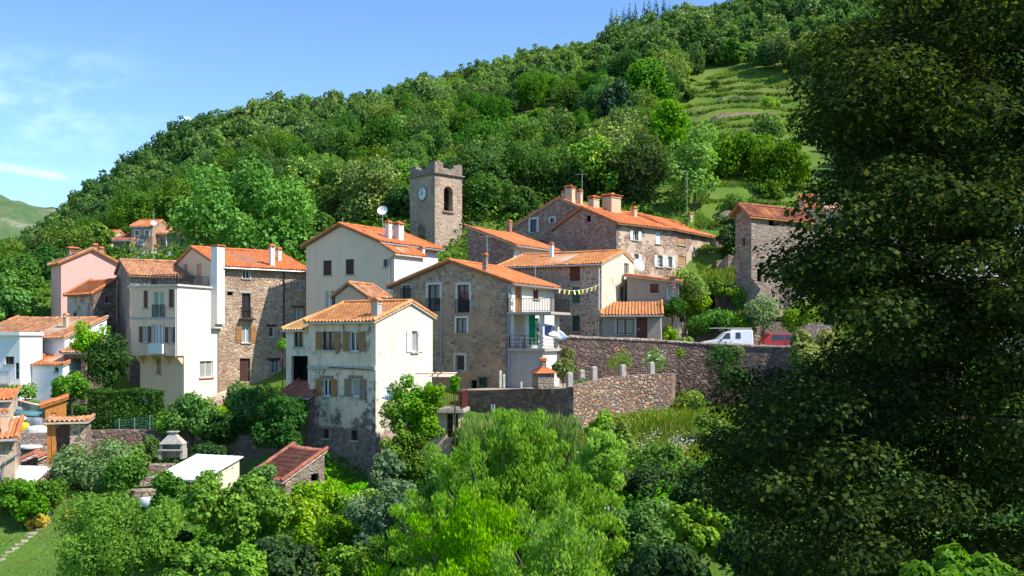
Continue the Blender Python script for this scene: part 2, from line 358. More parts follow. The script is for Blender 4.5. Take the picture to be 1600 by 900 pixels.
# ------------------------------------------------------------------ house construction
class Fr:
    """plan frame: corner nearest the camera, wall A runs away to the left, wall B away to the right"""
    def __init__(s, px, d, phi, off=(0, 0)):
        p = R(phi); s.phi = p
        s.a = (-math.cos(p), math.sin(p)); s.b = (math.sin(p), math.cos(p))
        s.o = ((px-CX)/F*d, d)
        s.o = (s.o[0]+off[0]*s.a[0]+off[1]*s.b[0], s.o[1]+off[0]*s.a[1]+off[1]*s.b[1])
    def W(s, u, v, z): return (s.o[0]+u*s.a[0]+v*s.b[0], s.o[1]+u*s.a[1]+v*s.b[1], z)
    def sub(s, u, v):
        f = Fr.__new__(Fr); f.phi, f.a, f.b = s.phi, s.a, s.b; f.o = s.W(u, v, 0)[:2]; return f
    def at(s, face, px, off=0.0):
        d, e = (s.a, s.b) if face == 'A' else (s.b, s.a)
        ox, oy = s.o[0]+off*e[0], s.o[1]+off*e[1]; k = (px-CX)/F
        t = (k*oy-ox)/(d[0]-k*d[1]); return t, oy+t*d[1]
    def hit(s, face, px, py, off=0.0):
        t, y = s.at(face, px, off); return t, (HY-py)/F*y
    def z(s, py, u=0, v=0): return (HY-py)/F*s.W(u, v, 0)[1]
    def Q(s, face, off=0.0):
        if face == 'A': return lambda t, z, n: s.W(t, off-n, z)
        return lambda t, z, n: s.W(off-n, t, z)

def fbox(mb, Q, s0, s1, z0, z1, n0, n1, m=0):
    mb.box8([Q(s0, z0, n0), Q(s1, z0, n0), Q(s1, z0, n1), Q(s0, z0, n1), Q(s0, z1, n0), Q(s1, z1, n0), Q(s1, z1, n1), Q(s0, z1, n1)], m)

def wallface(mb, Q, s0, s1, zb, top, brk, holes, m=0, dep=0.2):
    S = sorted(set([s0, s1]+[b for b in brk if s0 < b < s1]+[h[k] for h in holes for k in (0, 1) if s0 < h[k] < s1]))
    for a, b in zip(S, S[1:]):
        if b-a < 1e-5: continue
        ta, tb = top(a+1e-6), top(b-1e-6); lim = min(ta, tb)-0.02; c = (a+b)/2
        Z = sorted(set([zb]+[h[k] for h in holes for k in (2, 3) if zb < h[k] < lim and h[0] < c < h[1]]))
        for k, z in enumerate(Z):
            z1 = Z[k+1] if k+1 < len(Z) else None
            mid = (z+(z1 if z1 is not None else lim))/2
            if any(h[0] < c < h[1] and h[2] < mid < h[3] for h in holes): continue
            mb.poly([Q(a, z, 0), Q(b, z, 0), Q(b, z1 if z1 is not None else tb, 0), Q(a, z1 if z1 is not None else ta, 0)], m)
    for a, b, z0, z1 in [h[:4] for h in holes]:
        mb.poly([Q(a, z0, 0), Q(a, z1, 0), Q(a, z1, -dep), Q(a, z0, -dep)], m)
        mb.poly([Q(b, z0, 0), Q(b, z1, 0), Q(b, z1, -dep), Q(b, z0, -dep)], m)
        mb.poly([Q(a, z0, 0), Q(b, z0, 0), Q(b, z0, -dep), Q(a, z0, -dep)], m)
        mb.poly([Q(a, z1, 0), Q(b, z1, 0), Q(b, z1, -dep), Q(a, z1, -dep)], m)

def railing(mb, Q, s0, s1, z0, z1, n, step=0.13, r=0.014, m=0):
    fbox(mb, Q, s0, s1, z1-0.035, z1, n-0.02, n+0.02, m); fbox(mb, Q, s0, s1, z0+0.06, z0+0.085, n-0.012, n+0.012, m)
    k = max(2, int(abs(s1-s0)/step))
    for i in range(k+1):
        t = s0+(s1-s0)*i/k; w = r*1.6 if i in (0, k) else r
        fbox(mb, Q, t-w, t+w, z0, z1-0.02, n-w, n+w, m)

def window(root, Q, s0, s1, z0, z1, o, dep=0.2):
    if s0 > s1: s0, s1 = s1, s0
    kind = o.get('k', 'win'); fc = M[o.get('fc', 'wpaint')]; w, h = s1-s0, z1-z0
    mb = MB(); fw = min(0.06, w*0.14)
    if kind == 'dark':
        fbox(mb, Q, s0-0.02, s1+0.02, z0-0.02, z1+0.02, -dep-0.9, -dep-0.8)
        for a, b in ((s0-.02, s0), (s1, s1+.02)): fbox(mb, Q, a, b, z0-.02, z1+.02, -dep-.8, -dep+.002)
        for a, b in ((z0-.02, z0), (z1, z1+.02)): fbox(mb, Q, s0, s1, a, b, -dep-.8, -dep+.002)
        win = mb.build(o.get('nm', 'doorway'), M['black'], root)
    elif kind == 'door':
        fbox(mb, Q, s0, s0+0.06, z0, z1, -dep, -dep+0.08); fbox(mb, Q, s1-0.06, s1, z0, z1, -dep, -dep+0.08); fbox(mb, Q, s0+.06, s1-.06, z1-0.06, z1, -dep, -dep+0.08)
        n = 4
        for i in range(n):
            a = s0+.06+(w-.12)*i/n; fbox(mb, Q, a+.004, a+(w-.12)/n-.004, z0+.01, z1-.065, -dep, -dep+0.04)
        for z in (z0+h*.2, z0+h*.75): fbox(mb, Q, s0+.07, s1-.07, z, z+.1, -dep+.04, -dep+.06)
        win = mb.build('door', fc, root)
        hb = MB(); fbox(hb, Q, s1-.18, s1-.12, z0+h*.47, z0+h*.47+.14, -dep+.06, -dep+.1); hb.build('handle', M['steel'], win)
    elif kind == 'closed':
        for a, b in ((s0+.01, (s0+s1)/2-.006), ((s0+s1)/2+.006, s1-.01)):
            n = max(2, int((b-a)/.13))
            for i in range(n): fbox(mb, Q, a+(b-a)*i/n+.003, a+(b-a)*(i+1)/n-.003, z0+.02, z1-.02, -.11, -.07)
            for z in (z0+h*.16, z0+h*.8): fbox(mb, Q, a+.02, b-.02, z, z+.09, -.07, -.045)
        fbox(mb, Q, s0, s1, z0, z1, -dep-.02, -dep)
        win = mb.build('shutters', M[o.get('sc', 'wooddark')], root)
    else:
        d0, d1 = -dep, -dep+0.07
        for a, b, c, d in ((s0, s0+fw, z0, z1), (s1-fw, s1, z0, z1), (s0+fw, s1-fw, z0, z0+fw), (s0+fw, s1-fw, z1-fw, z1)): fbox(mb, Q, a, b, c, d, d0, d1)
        nl = o.get('leaves', 2 if w > 0.62 else 1)
        for i in range(1, nl):
            t = s0+w*i/nl; fbox(mb, Q, t-fw*.6, t+fw*.6, z0+fw, z1-fw, d0, d1+.01)
        for zf in o.get('bars', ()):
            fbox(mb, Q, s0+fw, s1-fw, z0+h*zf-.018, z0+h*zf+.018, d0+.01, d1-.01)
        win = mb.build('window', fc, root)
        g = MB(); fbox(g, Q, s0+fw*.5, s1-fw*.5, z0+fw*.5, z1-fw*.5, d0+.015, d0+.03); g.build('pane', M[o.get('g', 'glasslight' if random.random() < .3 else 'glass')], win)
        if o.get('red'):
            g = MB(); fbox(g, Q, s0+w*.05, s0+w*.5, z0+.05, z1-.05, d0+.034, d0+.05); g.build('curtain', M['carred'], win)
    sw = o.get('sw', w/2)
    for side in o.get('sh', ''):
        a, b = (s0-sw-.03, s0-.03) if side == 'L' else (s1+.03, s1+.03+sw)     # L: low s side
        sb = MB(); n = max(2, int(sw/.14))
        for i in range(n): fbox(sb, Q, a+sw*i/n+.003, a+sw*(i+1)/n-.003, z0, z1, .03, .06)
        for z in (z0+h*.15, z0+h*.8): fbox(sb, Q, a+.02, b-.02, z, z+.1, .061, .085)
        sb.build('shutter', M[o.get('shc', 'woodbrown')], win)
    if 'lin' in o:
        lb = MB(); fbox(lb, Q, s0-.22, s1+.22, z1+.002, z1+.002+o.get('linh', .2), -.1, .035); lb.build('lintel', M[o['lin']], win)
    if 'sur' in o:
        lb = MB(); e = o.get('surw', .18)
        fbox(lb, Q, s0-e, s0-.002, z0-.002, z1+.002, -.05, .03); fbox(lb, Q, s1+.002, s1+e, z0-.002, z1+.002, -.05, .03); fbox(lb, Q, s0-e, s1+e, z1+.004, z1+e, -.05, .03)
        lb.build('surround', M[o['sur']], win)
    if o.get('sill', kind in ('win', 'closed')):
        lb = MB(); fbox(lb, Q, s0-.1, s1+.1, z0-.09, z0-.002, -.1, .1); lb.build('sill', M[o.get('sillc', 'concrete')], win)
    if o.get('rail'):
        rb = MB(); railing(rb, Q, s0-.08, s1+.08, z0-.02, z0+.95, o.get('rn', .12), .13)
        if o.get('slab'): fbox(rb, Q, s0-.25, s1+.25, z0-.16, z0-.03, .003, .45)
        rb.build('balcony_rail', M['iron'], win)
    if o.get('grille'):
        rb = MB(); n = int(w/.13)
        for i in range(n+1): t = s0+w*i/n; fbox(rb, Q, t-.012, t+.012, z0, z1, .02, .045)
        rb.build('grille', M['iron'], win)
    return win

def tilesheet(e0, e1, r0, r1, pitch=0.25, row=0.38, amp=0.075, lift=0.0):
    """barrel tiles on the slope e0-e1 (eave) to r0-r1 (ridge); real half-round geometry, one uv cell per tile"""
    e0, e1, r0, r1 = [np.array(p, float) for p in (e0, e1, r0, r1)]
    nc = max(2, int(round(np.linalg.norm(e1-e0)/pitch))); nr = max(2, int(round(np.linalg.norm((r0+r1)/2-(e0+e1)/2)/row)))
    nv = np.cross(e1-e0, r0-e0); nv /= np.linalg.norm(nv); nv = nv if nv[2] > 0 else -nv
    ph = np.array([0, .14, .275, .41, .55, .775]); hh = np.where(ph < .55, amp*np.sin(np.pi*ph/.55), -.4*amp*np.sin(np.pi*(ph-.55)/.45))
    us = np.concatenate([(np.arange(nc)[:, None]+ph[None]).ravel(), [nc]])/nc; hu = np.concatenate([np.tile(hh, nc), [0]])
    cj = rng.normal(0, .012, nc+1)[np.minimum((us*nc).astype(int), nc)]
    ts = np.repeat(np.arange(nr+1), 2)[1:-1].astype(float)
    fr_ = np.tile([0, 1], nr)
    t = ts/nr
    A = e0[None]+(e1-e0)[None]*us[:, None]; B = r0[None]+(r1-r0)[None]*us[:, None]
    rj = rng.normal(0, .008, (len(t), len(us)))
    V = A[None]*(1-t)[:, None, None]+B[None]*t[:, None, None]
    V = V+(hu[None]+cj[None]+rj+lift+(0.05*(1-fr_))[:, None])[:, :, None]*nv
    sg = .07*np.sin(np.pi*t)[:, None]*np.sin(us*np.linalg.norm(e1-e0)*.9+e0[0])[None]-.05*np.sin(np.pi*us)[None]*(.3+.7*t)[:, None]
    V[:, :, 2] += sg*(amp > .05)
    nu = len(us); i, j = np.meshgrid(np.arange(len(t)-1), np.arange(nu-1), indexing='ij')
    q = (i*nu+j).ravel(); Fq = np.stack([q, q+1, q+nu+1, q+nu], 1)
    uv = np.stack([((j//6)*2+((j % 6) > 3)).ravel()+.5+rng.integers(0, 50), (i//2).ravel()+.5], 1)
    return V.reshape(-1, 3), Fq, uv

def roofmesh(root, name, sheets, ridges, mats, slabs):
    Vs, Fs, U, MI, off = [], [], [], [], 0
    for c in sheets:
        V, Fq, uv = tilesheet(*c); Vs.append(V); Fs.append(Fq+off); U.append(uv); MI.append(np.zeros(len(Fq))); off += len(V)
    mb = MB()
    for a, b in ridges:
        a, b = Vector(a), Vector(b); n = max(2, int((b-a).length/.4))
        for k in range(n):
            p, q = a.lerp(b, k/n), a.lerp(b, (k+1)/n+.02); i0 = len(mb.f)
            z = Vector((0, 0, random.uniform(-.012, .012)))
            mb.tube([p+z, q+z+Vector((0, 0, .015))], [.125, .105], 7, 0)
            mb.uv += [(k+.5+a.x*3 % 37, 91.5)]*(len(mb.f)-i0)
    for s in slabs:
        i0 = len(mb.f); mb.box8(s, 1); mb.uv += [(0, 0)]*(len(mb.f)-i0)
    # n-gon caps of the ridge tubes become quads through from_pydata; merge by joining both meshes
    o = mb.build(name, mats, root) if mb.f else None
    L = np.array(LOC[root.name])
    me = npmesh(name, np.concatenate(Vs)-L, np.concatenate(Fs), mats, np.concatenate(MI), np.concatenate(U))
    if o is None: return link(name, me, root)
    bm = bmesh.new(); bm.from_mesh(o.data); bm.from_mesh(me); bm.to_mesh(o.data); bm.free(); bpy.data.meshes.remove(me)
    return o

class House:
    def __init__(s, name, label, cat, fr, LA, LB, zb, rf, wm, ops=(), tile='tile', eave=.32, verge=.14, group=None, root=None, fascia='fascialight', faces='ABCD', roof=True, rname='roof', wname='wall', gutter=None):
        s.fr, s.LA, s.LB, s.rf, s.eave, s.verge = fr, LA, LB, rf, eave, verge; s.zb0 = zb
        c = fr.W(LA/2, LB/2, zb)
        s.root = root or thing(name, label, cat, c, group)
        mb = MB(); wm = wm if isinstance(wm, (list, tuple)) else [wm, wm]
        holes = {'A': [], 'B': []}; wins = []
        for op in ops:
            face, x0, y0, x1, y1 = op[:5]; o = op[5] if len(op) > 5 else {}
            a, za = fr.hit(face, x0, (y0+y1)/2); b, _ = fr.hit(face, x1, (y0+y1)/2)
            m_, zt = fr.hit(face, (x0+x1)/2, y0); _, zz = fr.hit(face, (x0+x1)/2, y1)
            lo, hi = min(a, b), max(a, b)
            lim = LA if face == 'A' else LB
            lo, hi = max(lo, .05), min(hi, lim-.05)
            if hi-lo < .1: continue
            holes[face].append((lo, hi, zz, zt)); wins.append((face, lo, hi, zz, zt, o))
        T = s.top; ax = rf['axis']; br = [rf['r']]
        if 'A' in faces: wallface(mb, fr.Q('A'), 0, LA, zb, lambda t: T(t, 0), br if ax == 'u' else [], holes['A'], 0)
        if 'B' in faces: wallface(mb, fr.Q('B'), 0, LB, zb, lambda t: T(0, t), br if ax == 'v' else [], holes['B'], 1)
        if 'C' in faces: wallface(mb, fr.Q('A', LB), 0, LA, zb, lambda t: T(t, LB), br if ax == 'u' else [], [], 0)
        if 'D' in faces: wallface(mb, fr.Q('B', LA), 0, LB, zb, lambda t: T(LA, t), br if ax == 'v' else [], [], 1)
        s.wall = mb.build(wname, [M[w] for w in wm], s.root)
        for f, lo, hi, zz, zt, o in wins: window(s.root, fr.Q(f), lo, hi, zz, zt, o)
        if roof: s.mkroof(tile, fascia, rname, gutter)
    def top(s, u, v):
        rf = s.rf
        if rf['axis'] == 'flat': return rf['zr']
        t, L = (u, s.LA) if rf['axis'] == 'u' else (v, s.LB)
        r, zr, z0, zL = rf['r'], rf['zr'], rf['z0'], rf['zL']
        if (t <= r or r > L-1e-4) and r > 1e-6: return zr-(zr-z0)*(r-t)/r
        return zr-(zr-zL)*(t-r)/max(L-r, 1e-6)
    def mkroof(s, tile, fascia, rname, gutter):
        fr, rf, e, g = s.fr, s.rf, s.eave, s.verge; ax = rf['axis']
        L, K = (s.LA, s.LB) if ax == 'u' else (s.LB, s.LA)
        W = (lambda t, k, z: fr.W(t, k, z)) if ax == 'u' else (lambda t, k, z: fr.W(k, t, z))
        r, zr, z0, zL = rf['r'], rf['zr'], rf['z0'], rf['zL']
        k0, k1 = -g, K+g; sheets, slabs, ridges, gl = [], [], [], []
        def slope(te, ze, tr, ztop):
            a, b = (te, ze), (tr, ztop)
            sheets.append((W(a[0], k0, a[1]+.13), W(a[0], k1, a[1]+.13), W(b[0], k0, b[1]+.13), W(b[0], k1, b[1]+.13)))
            q = [W(a[0], k0, a[1]+.01), W(a[0], k1, a[1]+.01), W(b[0], k1, b[1]+.01), W(b[0], k0, b[1]+.01)]
            slabs.append(q+[(x, y, z+.10) for x, y, z in q])
            for k in (k0+.06, k1-.06): ridges.append((W(a[0], k, a[1]+.19), W(b[0], k, b[1]+.19)))
            gl.append((W(te, k0, ze), W(te, k1, ze)))
        if r > 1e-6:
            sl = (zr-z0)/r; ov = 0 if r < L-1e-6 else .12
            slope(-e, z0-sl*e, r+ov, zr+sl*ov)
        if r < L-1e-6:
            sl = (zr-zL)/(L-r); ov = 0 if r > 1e-6 else .12
            slope(L+e, zL-sl*e, r-ov, zr+sl*ov)
        if 1e-6 < r < L-1e-6: ridges.append((W(r, k0, zr+.2), W(r, k1, zr+.2)))
        s.roof = roofmesh(s.root, rname, sheets, ridges, [M[tile], M[fascia]], slabs)
        if gutter:
            a, b = gl[0]; mb = MB(); d = Vector((0, 0, .02))
            n = Vector(W(-1, 0, 0))-Vector(W(0, 0, 0)); n.z = 0
            mb.tube([Vector(a)+d+n*.05, Vector(b)+d+n*.05], .075, 8); mb.build('gutter', M[gutter], s.root)
    def roofpoint(s, px, py):
        kx, kz = (px-CX)/F, (HY-py)/F
        y0 = s.fr.o[1]-2; best = None
        for i in range(900):
            y = y0+i*.04; x = kx*y; z = kz*y
            dx, dy = x-s.fr.o[0], y-s.fr.o[1]
            u = dx*s.fr.a[0]+dy*s.fr.a[1]; v = dx*s.fr.b[0]+dy*s.fr.b[1]
            if -.4 < u < s.LA+.4 and -.4 < v < s.LB+.4:
                t = s.top(u, v)+.13
                if best is None or abs(z-t) < best[0]: best = (abs(z-t), Vector((x, y, t)))
                if z <= t: return Vector((x, y, z))
        return best[1]
    def chimney(s, x0, x1, yt, yb, mat='cream', cap='tile', d=None, zlow=.8):
        p = s.roofpoint((x0+x1)/2, yb) if d is None else P((x0+x1)/2, yb, d)
        wpx = (x1-x0)/F*p.y; ph = s.fr.phi; w = max(.3, wpx/(abs(math.cos(ph))+abs(math.sin(ph))))
        zt = (HY-yt)/F*p.y; h = zt-p.z; yaw = -ph
        p = p+Vector((0, w*.5, 0))
        mb = MB(); ch = min(.34, h*.3)
        mb.obox((p.x, p.y, p.z-zlow), w, w, h+zlow-ch, yaw); mb.obox((p.x, p.y, zt-ch-.02), w*1.12, w*1.12, .07, yaw)
        c = mb.build('chimney', M[mat], s.root)
        cb = MB(); ca, sa = math.cos(yaw), math.sin(yaw)
        for sx in (-1, 1):
            for sy in (-1, 1):
                x, y = sx*w*.4, sy*w*.4; cb.obox((p.x+x*ca-y*sa, p.y+x*sa+y*ca, zt-ch+.05), w*.16, w*.16, ch-.17, yaw, 1)
        cb.obox((p.x, p.y, zt-.13), w*1.3, w*1.3, .05, yaw, 0); cb.obox((p.x, p.y, zt-.08), w*1.25, w*1.25, .13, yaw, 0, .35, .9)
        n = 4
        for i in range(n):
            x = (i-(n-1)/2)*w*.3
            cb.tube([(p.x+x*ca+w*.6*sa, p.y+x*sa-w*.6*ca, zt-.07), (p.x+x*ca*.5, p.y+x*sa*.5, zt+.05)], w*.11, 6, 0)
        cb.build('chimney_cap', [M[cap], M[mat]], c); return c
    def quoins(s, mat, top):
        mb = MB(); z = s.zb0+.2; k = 0; fr = s.fr
        while z < top-.25:
            h = random.uniform(.24, .36); a, b = (random.uniform(.45, .62), random.uniform(.22, .3)) if k % 2 else (random.uniform(.22, .3), random.uniform(.45, .62)); o = .025
            mb.box8([fr.W(-o, -o, z), fr.W(a, -o, z), fr.W(a, b*0+.15, z), fr.W(-o, .15, z)]+[fr.W(-o, -o, z+h-.02), fr.W(a, -o, z+h-.02), fr.W(a, .15, z+h-.02), fr.W(-o, .15, z+h-.02)])
            mb.box8([fr.W(-o, .152, z), fr.W(.1, .152, z), fr.W(.1, b, z), fr.W(-o, b, z)]+[fr.W(-o, .152, z+h-.02), fr.W(.1, .152, z+h-.02), fr.W(.1, b, z+h-.02), fr.W(-o, b, z+h-.02)]); z += h; k += 1
        mb.build('quoins', M[mat], s.root)
    def pipe(s, pts, r=.05, mat='pipewhite', name='downpipe', face='A', n=.08):
        Q = s.fr.Q(face); pp = []
        for px, py in pts:
            t, z = s.fr.hit(face, px, py); pp.append(Q(t, z, n))
        mb = MB(); mb.tube(pp, r, 6)
        for q in pp: mb.tube([(q[0], q[1], q[2]-.05), (q[0], q[1], q[2]+.05)], r*1.3, 6)
        mb.build(name, M[mat], s.root)
    def band(s, face, x0, x1, y0, y1, mat, name='ledge', n0=.002, n1=.1):
        a, zt = s.fr.hit(face, x0, y0); b, _ = s.fr.hit(face, x1, y0); _, zb = s.fr.hit(face, x0, y1)
        mb = MB(); fbox(mb, s.fr.Q(face), min(a, b), max(a, b), zb, zt, n0, n1); mb.build(name, M[mat], s.root)
    def antenna(s, px, yt, yb, d, kind='tv'):
        p, q = P(px, yb, d), P(px, yt, d); mb = MB(); mb.tube([p-Vector((0, 0, .3)), q], .028, 6)
        if kind == 'tv':
            L = 1.0; mb.tube([q+Vector((-L*.6, .1, -.1)), q+Vector((L*.5, -.1, -.1))], .018, 5)
            for i in range(7):
                x = -L*.6+L*1.1*i/6; l = .34-.025*i
                mb.tube([q+Vector((x, -l, -.1)), q+Vector((x, l, -.1))], .012, 4)
        mb.build('antenna', M['steel'], s.root)
    def dish(s, px, py, d, r, az=-60):
        p = P(px, py, d); mb = MB(); n = Vector((math.cos(R(az)), math.sin(R(az)), .45)).normalized()
        a = n.cross(Vector((0, 0, 1))).normalized(); b = n.cross(a); rings = []
        for k in range(5):
            rr = r*k/4+.001; i = len(mb.v); rings.append(i)
            for j in range(16):
                q = 2*math.pi*j/16; mb.v.append(tuple(p+(a*math.cos(q)+b*math.sin(q))*rr+n*(rr*rr/r*.35)))
        for k in range(4):
            for j in range(16):
                mb.f.append((rings[k]+j, rings[k]+(j+1) % 16, rings[k+1]+(j+1) % 16, rings[k+1]+j)); mb.m.append(0)
        mb.tube([p-n*.03, p-n*.35], .03, 6, 1); mb.tube([p-b*r*.9*0+b*r*.95+n*.3*r, p+n*r*.9], .015, 5, 1); mb.tube([p+n*r*.85, p+n*r*1.0], .05, 6, 1)
        mb.build('satellite_dish', [M['dishwhite'], M['steel']], s.root)

def gab(fr, axis, LA, LB, rpx, zr_px, ze0_px, zeL_px=None):
    """roof numbers from photo rows: ridge (px,py) on the gable wall, eave row at the near corner"""
    face = 'B' if axis == 'v' else 'A'
    r, zr = fr.hit(face, rpx, zr_px); z0 = fr.z(ze0_px); L = LB if axis == 'v' else LA
    zL = zr-(zr-z0)*(L-r)/r if zeL_px is None else fr.z(zeL_px, *((0, L) if axis == 'v' else (L, 0)))
    return dict(axis=axis, r=r, zr=zr, z0=z0, zL=zL)

def strip_wall(name, label, pts, thick, mat, cat='wall', coping=None, sub=1.2, sidef=1, root=None):
    """wall along pts = (px, y_top, y_bottom, depth); thickness goes away from the camera"""
    Pt = [(P(a, b, d), P(a, c, d)) for a, b, c, d in pts]; fine = []
    for (t0, b0), (t1, b1) in zip(Pt, Pt[1:]):
        n = max(1, int((t1-t0).length/sub))
        fine += [(t0.lerp(t1, k/n), b0.lerp(b1, k/n)) for k in range(n)]
    fine.append(Pt[-1]); mb = MB(); back = []
    for k, (t, b) in enumerate(fine):
        d = fine[min(k+1, len(fine)-1)][0]-fine[max(k-1, 0)][0]; n = Vector((-d.y, d.x, 0)).normalized()*thick*sidef
        back.append((t+n, b+n))
    j = [Vector((0, 0, random.uniform(-.05, .05))) if coping is None else Vector((0, 0, 0)) for _ in fine]
    for k in range(len(fine)-1):
        (t0, b0), (t1, b1), (s0, c0), (s1, c1) = fine[k], fine[k+1], back[k], back[k+1]
        mb.poly([b0, b1, t1+j[k+1], t0+j[k]]); mb.poly([c0, c1, s1+j[k+1], s0+j[k]]); mb.poly([t0+j[k], t1+j[k+1], s1+j[k+1], s0+j[k]])
    for k in (0, -1): mb.poly([fine[k][1], fine[k][0]+j[k], back[k][0]+j[k], back[k][1]])
    if root is None:
        L = (fine[0][1]+fine[-1][1])/2; root = thing(name, label, cat, L)
    mb.build('masonry', M[mat], root)
    if coping:
        mb = MB()
        for k in range(len(fine)-1):
            t0, t1 = fine[k][0], fine[k+1][0]; s0, s1 = back[k][0], back[k+1][0]; n = max(1, int((t1-t0).length/.5))
            for i in range(n):
                a0, a1, c0, c1 = t0.lerp(t1, i/n+.01), t0.lerp(t1, (i+1)/n-.01), s0.lerp(s1, i/n+.01), s0.lerp(s1, (i+1)/n-.01)
                o = (a0-c0).normalized()*.06; h = random.uniform(.16, .22)
                lo = [a0+o, a1+o, c1-o, c0-o]; hi = [a0.lerp(c0, .15), a1.lerp(c1, .15), c1.lerp(a1, .15), c0.lerp(a0, .15)]
                mid = [p+Vector((0, 0, h*.5)) for p in lo]; z = Vector((0, 0, h))
                mb.box8([p+Vector((0, 0, .004)) for p in lo]+mid); mb.box8([p+Vector((0, 0, .001)) for p in mid]+[p+z for p in hi])
        mb.build('coping', M[coping], root)
    return root
# ------------------------------------------------------------------ the village houses
def fit(px, d, phi, l, r):
    fr = Fr(px, d, phi); return fr, fr.at('A', l)[0], fr.at('B', r)[0]
SH = dict(sh='LR', shc='woodbrown')
H = {}
# weathered white house in front
fr, LA, LB = fit(587, 55, 30, 482, 676)
h = House('tall_house', 'weathered white house with flaking render and wooden shutters, closest to the valley garden', 'house', fr, LA, LB, -9.8,
    gab(fr, 'v', LA, LB, 641, 475, 503), ['weather', 'weatherlit'], [
    ('A', 503, 518, 523, 547, dict(fc='woodbrown', sh='LR', shc='woodorange', sw=.42)), ('A', 546, 518, 561, 549, dict(g='glass', sh='LR', shc='woodorange', sw=.44)),
    ('A', 504, 592, 517, 619, dict(sh='LR', shc='woodorange', sw=.46, lin='woodgrey')), ('A', 549, 592, 562, 620, dict(sh='LR', shc='woodgrey', sw=.46, lin='woodgrey')),
    ('A', 505, 670, 514, 685, dict(sur='pinkstone', fc='wooddark')), ('A', 549, 672, 559, 688, dict(sur='pinkstone', fc='wooddark')),
    ('B', 643, 517, 652, 550, dict(sh='LR', shc='wpaint', sw=.5, leaves=1, sill=True))],
    tile='tilelight', eave=.3, verge=.12)
h.chimney(579, 596, 466, 494, 'greylight', 'tilelight'); h.band('A', 482, 587, 571, 576, 'concrete', 'ledge', .002, .12)
mb = MB(); a0, z0 = fr.hit('A', 520, 573); Q = fr.Q('A')
mb.tube([Q(fr.at('A', 505)[0], fr.z(585, 3), .05), Q(fr.at('A', 509)[0], fr.z(577, 3), .06), Q(fr.at('A', 520)[0], fr.z(574, 3), .14), Q(.1, fr.z(578), .14)], .025, 5)
mb.build('cable', M['iron'], h.root); h.dish(605, 616, 54.2, .42, -80); H['front'] = h
# little annex left of it
fr, LA, LB = fit(483, 58.3, 30, 447, 520); LB = 3.2
h = House('annex_house', 'narrow rendered annex with ochre lean-to roof, against the weathered white house', 'house', fr, LA, LB, -4.5,
    dict(axis='v', r=LB, zr=fr.z(516)+.95, z0=fr.z(516), zL=0), ['cracked', 'cracked'], [
    ('A', 459, 518, 474, 542, dict(fc='woodbrown', g='glass', bars=(.3, .6))), ('A', 455, 556, 481, 604, dict(k='dark', nm='doorway'))], tile='tileyellow', eave=.35)
H['annex'] = h
fr, LA, LB = fit(482, 56.8, 30, 438, 520); LB = 1.6
h = House('porch', 'low lean-to porch with dull red tiles under the dark doorway of the ochre annex', 'porch', fr, LA, LB, -6.5,
    dict(axis='v', r=LB, zr=fr.z(602), z0=fr.z(622), zL=0), ['darkstone', 'darkstone'], [], tile='tilered', eave=.2)
# little gabled house behind the weathered one
fr, LA, LB = fit(572, 64, 30, 524, 606)
h = House('gabled_cottage', 'small beige cottage with mossy gabled roof, tucked between the weathered and the tall white house', 'house', fr, LA, LB, -3,
    gab(fr, 'u', LA, LB, 546, 446, 464), ['beige', 'beige'], [], tile='tileold', eave=.3, fascia='fascia'); H['cot'] = h
# tall white house
fr, LA, LB = fit(592, 76, 33, 478.5, 684)
h = House('white_house', 'tall smooth white house with wide gable and brown shutters, left of the clock tower', 'house', fr, LA, LB, -3.5,
    gab(fr, 'u', LA, LB, 533, 353, 378), ['palegrey', 'white'], [
    ('A', 505, 407, 518, 430, dict(k='closed', sc='wooddark')), ('A', 540, 405, 553, 429, dict(k='closed', sc='wooddark')),
    ('A', 508, 455, 519, 484, dict(g='glasslight', sh='L', shc='navy', sw=.62))], tile='tile', eave=.4, verge=.3, fascia='fascia', gutter='zinc')
h.chimney(601, 612, 345, 372, 'white'); h.chimney(613.5, 630, 347, 375, 'white'); h.antenna(598, 331, 372, 78, 'pole'); h.dish(598, 330, 77.9, .42, -95)
h.antenna(535.5, 340, 352, 79, 'pole')
fa = fr.sub(-(-fr.at('A', 616)[0]), 0); e = -fr.at('A', 616)[0]; lb = fa.at('B', 661)[0]
House('annex', '', '', fa, e, lb, -3.5, dict(axis='u', r=e, zr=fr.z(381), z0=fa.z(396.5), zL=0), ['palegrey', 'white'],
    [('A', 599, 405, 607, 417, dict(fc='woodgrey', leaves=1))], tile='tile', eave=.25, verge=.15, root=h.root, faces='AB', rname='annex_roof', wname='annex_wall')
h.pipe([(615, 400), (609, 407), (609, 470), (612, 560)], .055, 'zinc', 'downpipe', 'A', .1); h.chimney(656, 663.5, 385, 404, 'white', d=79)
H['white'] = h
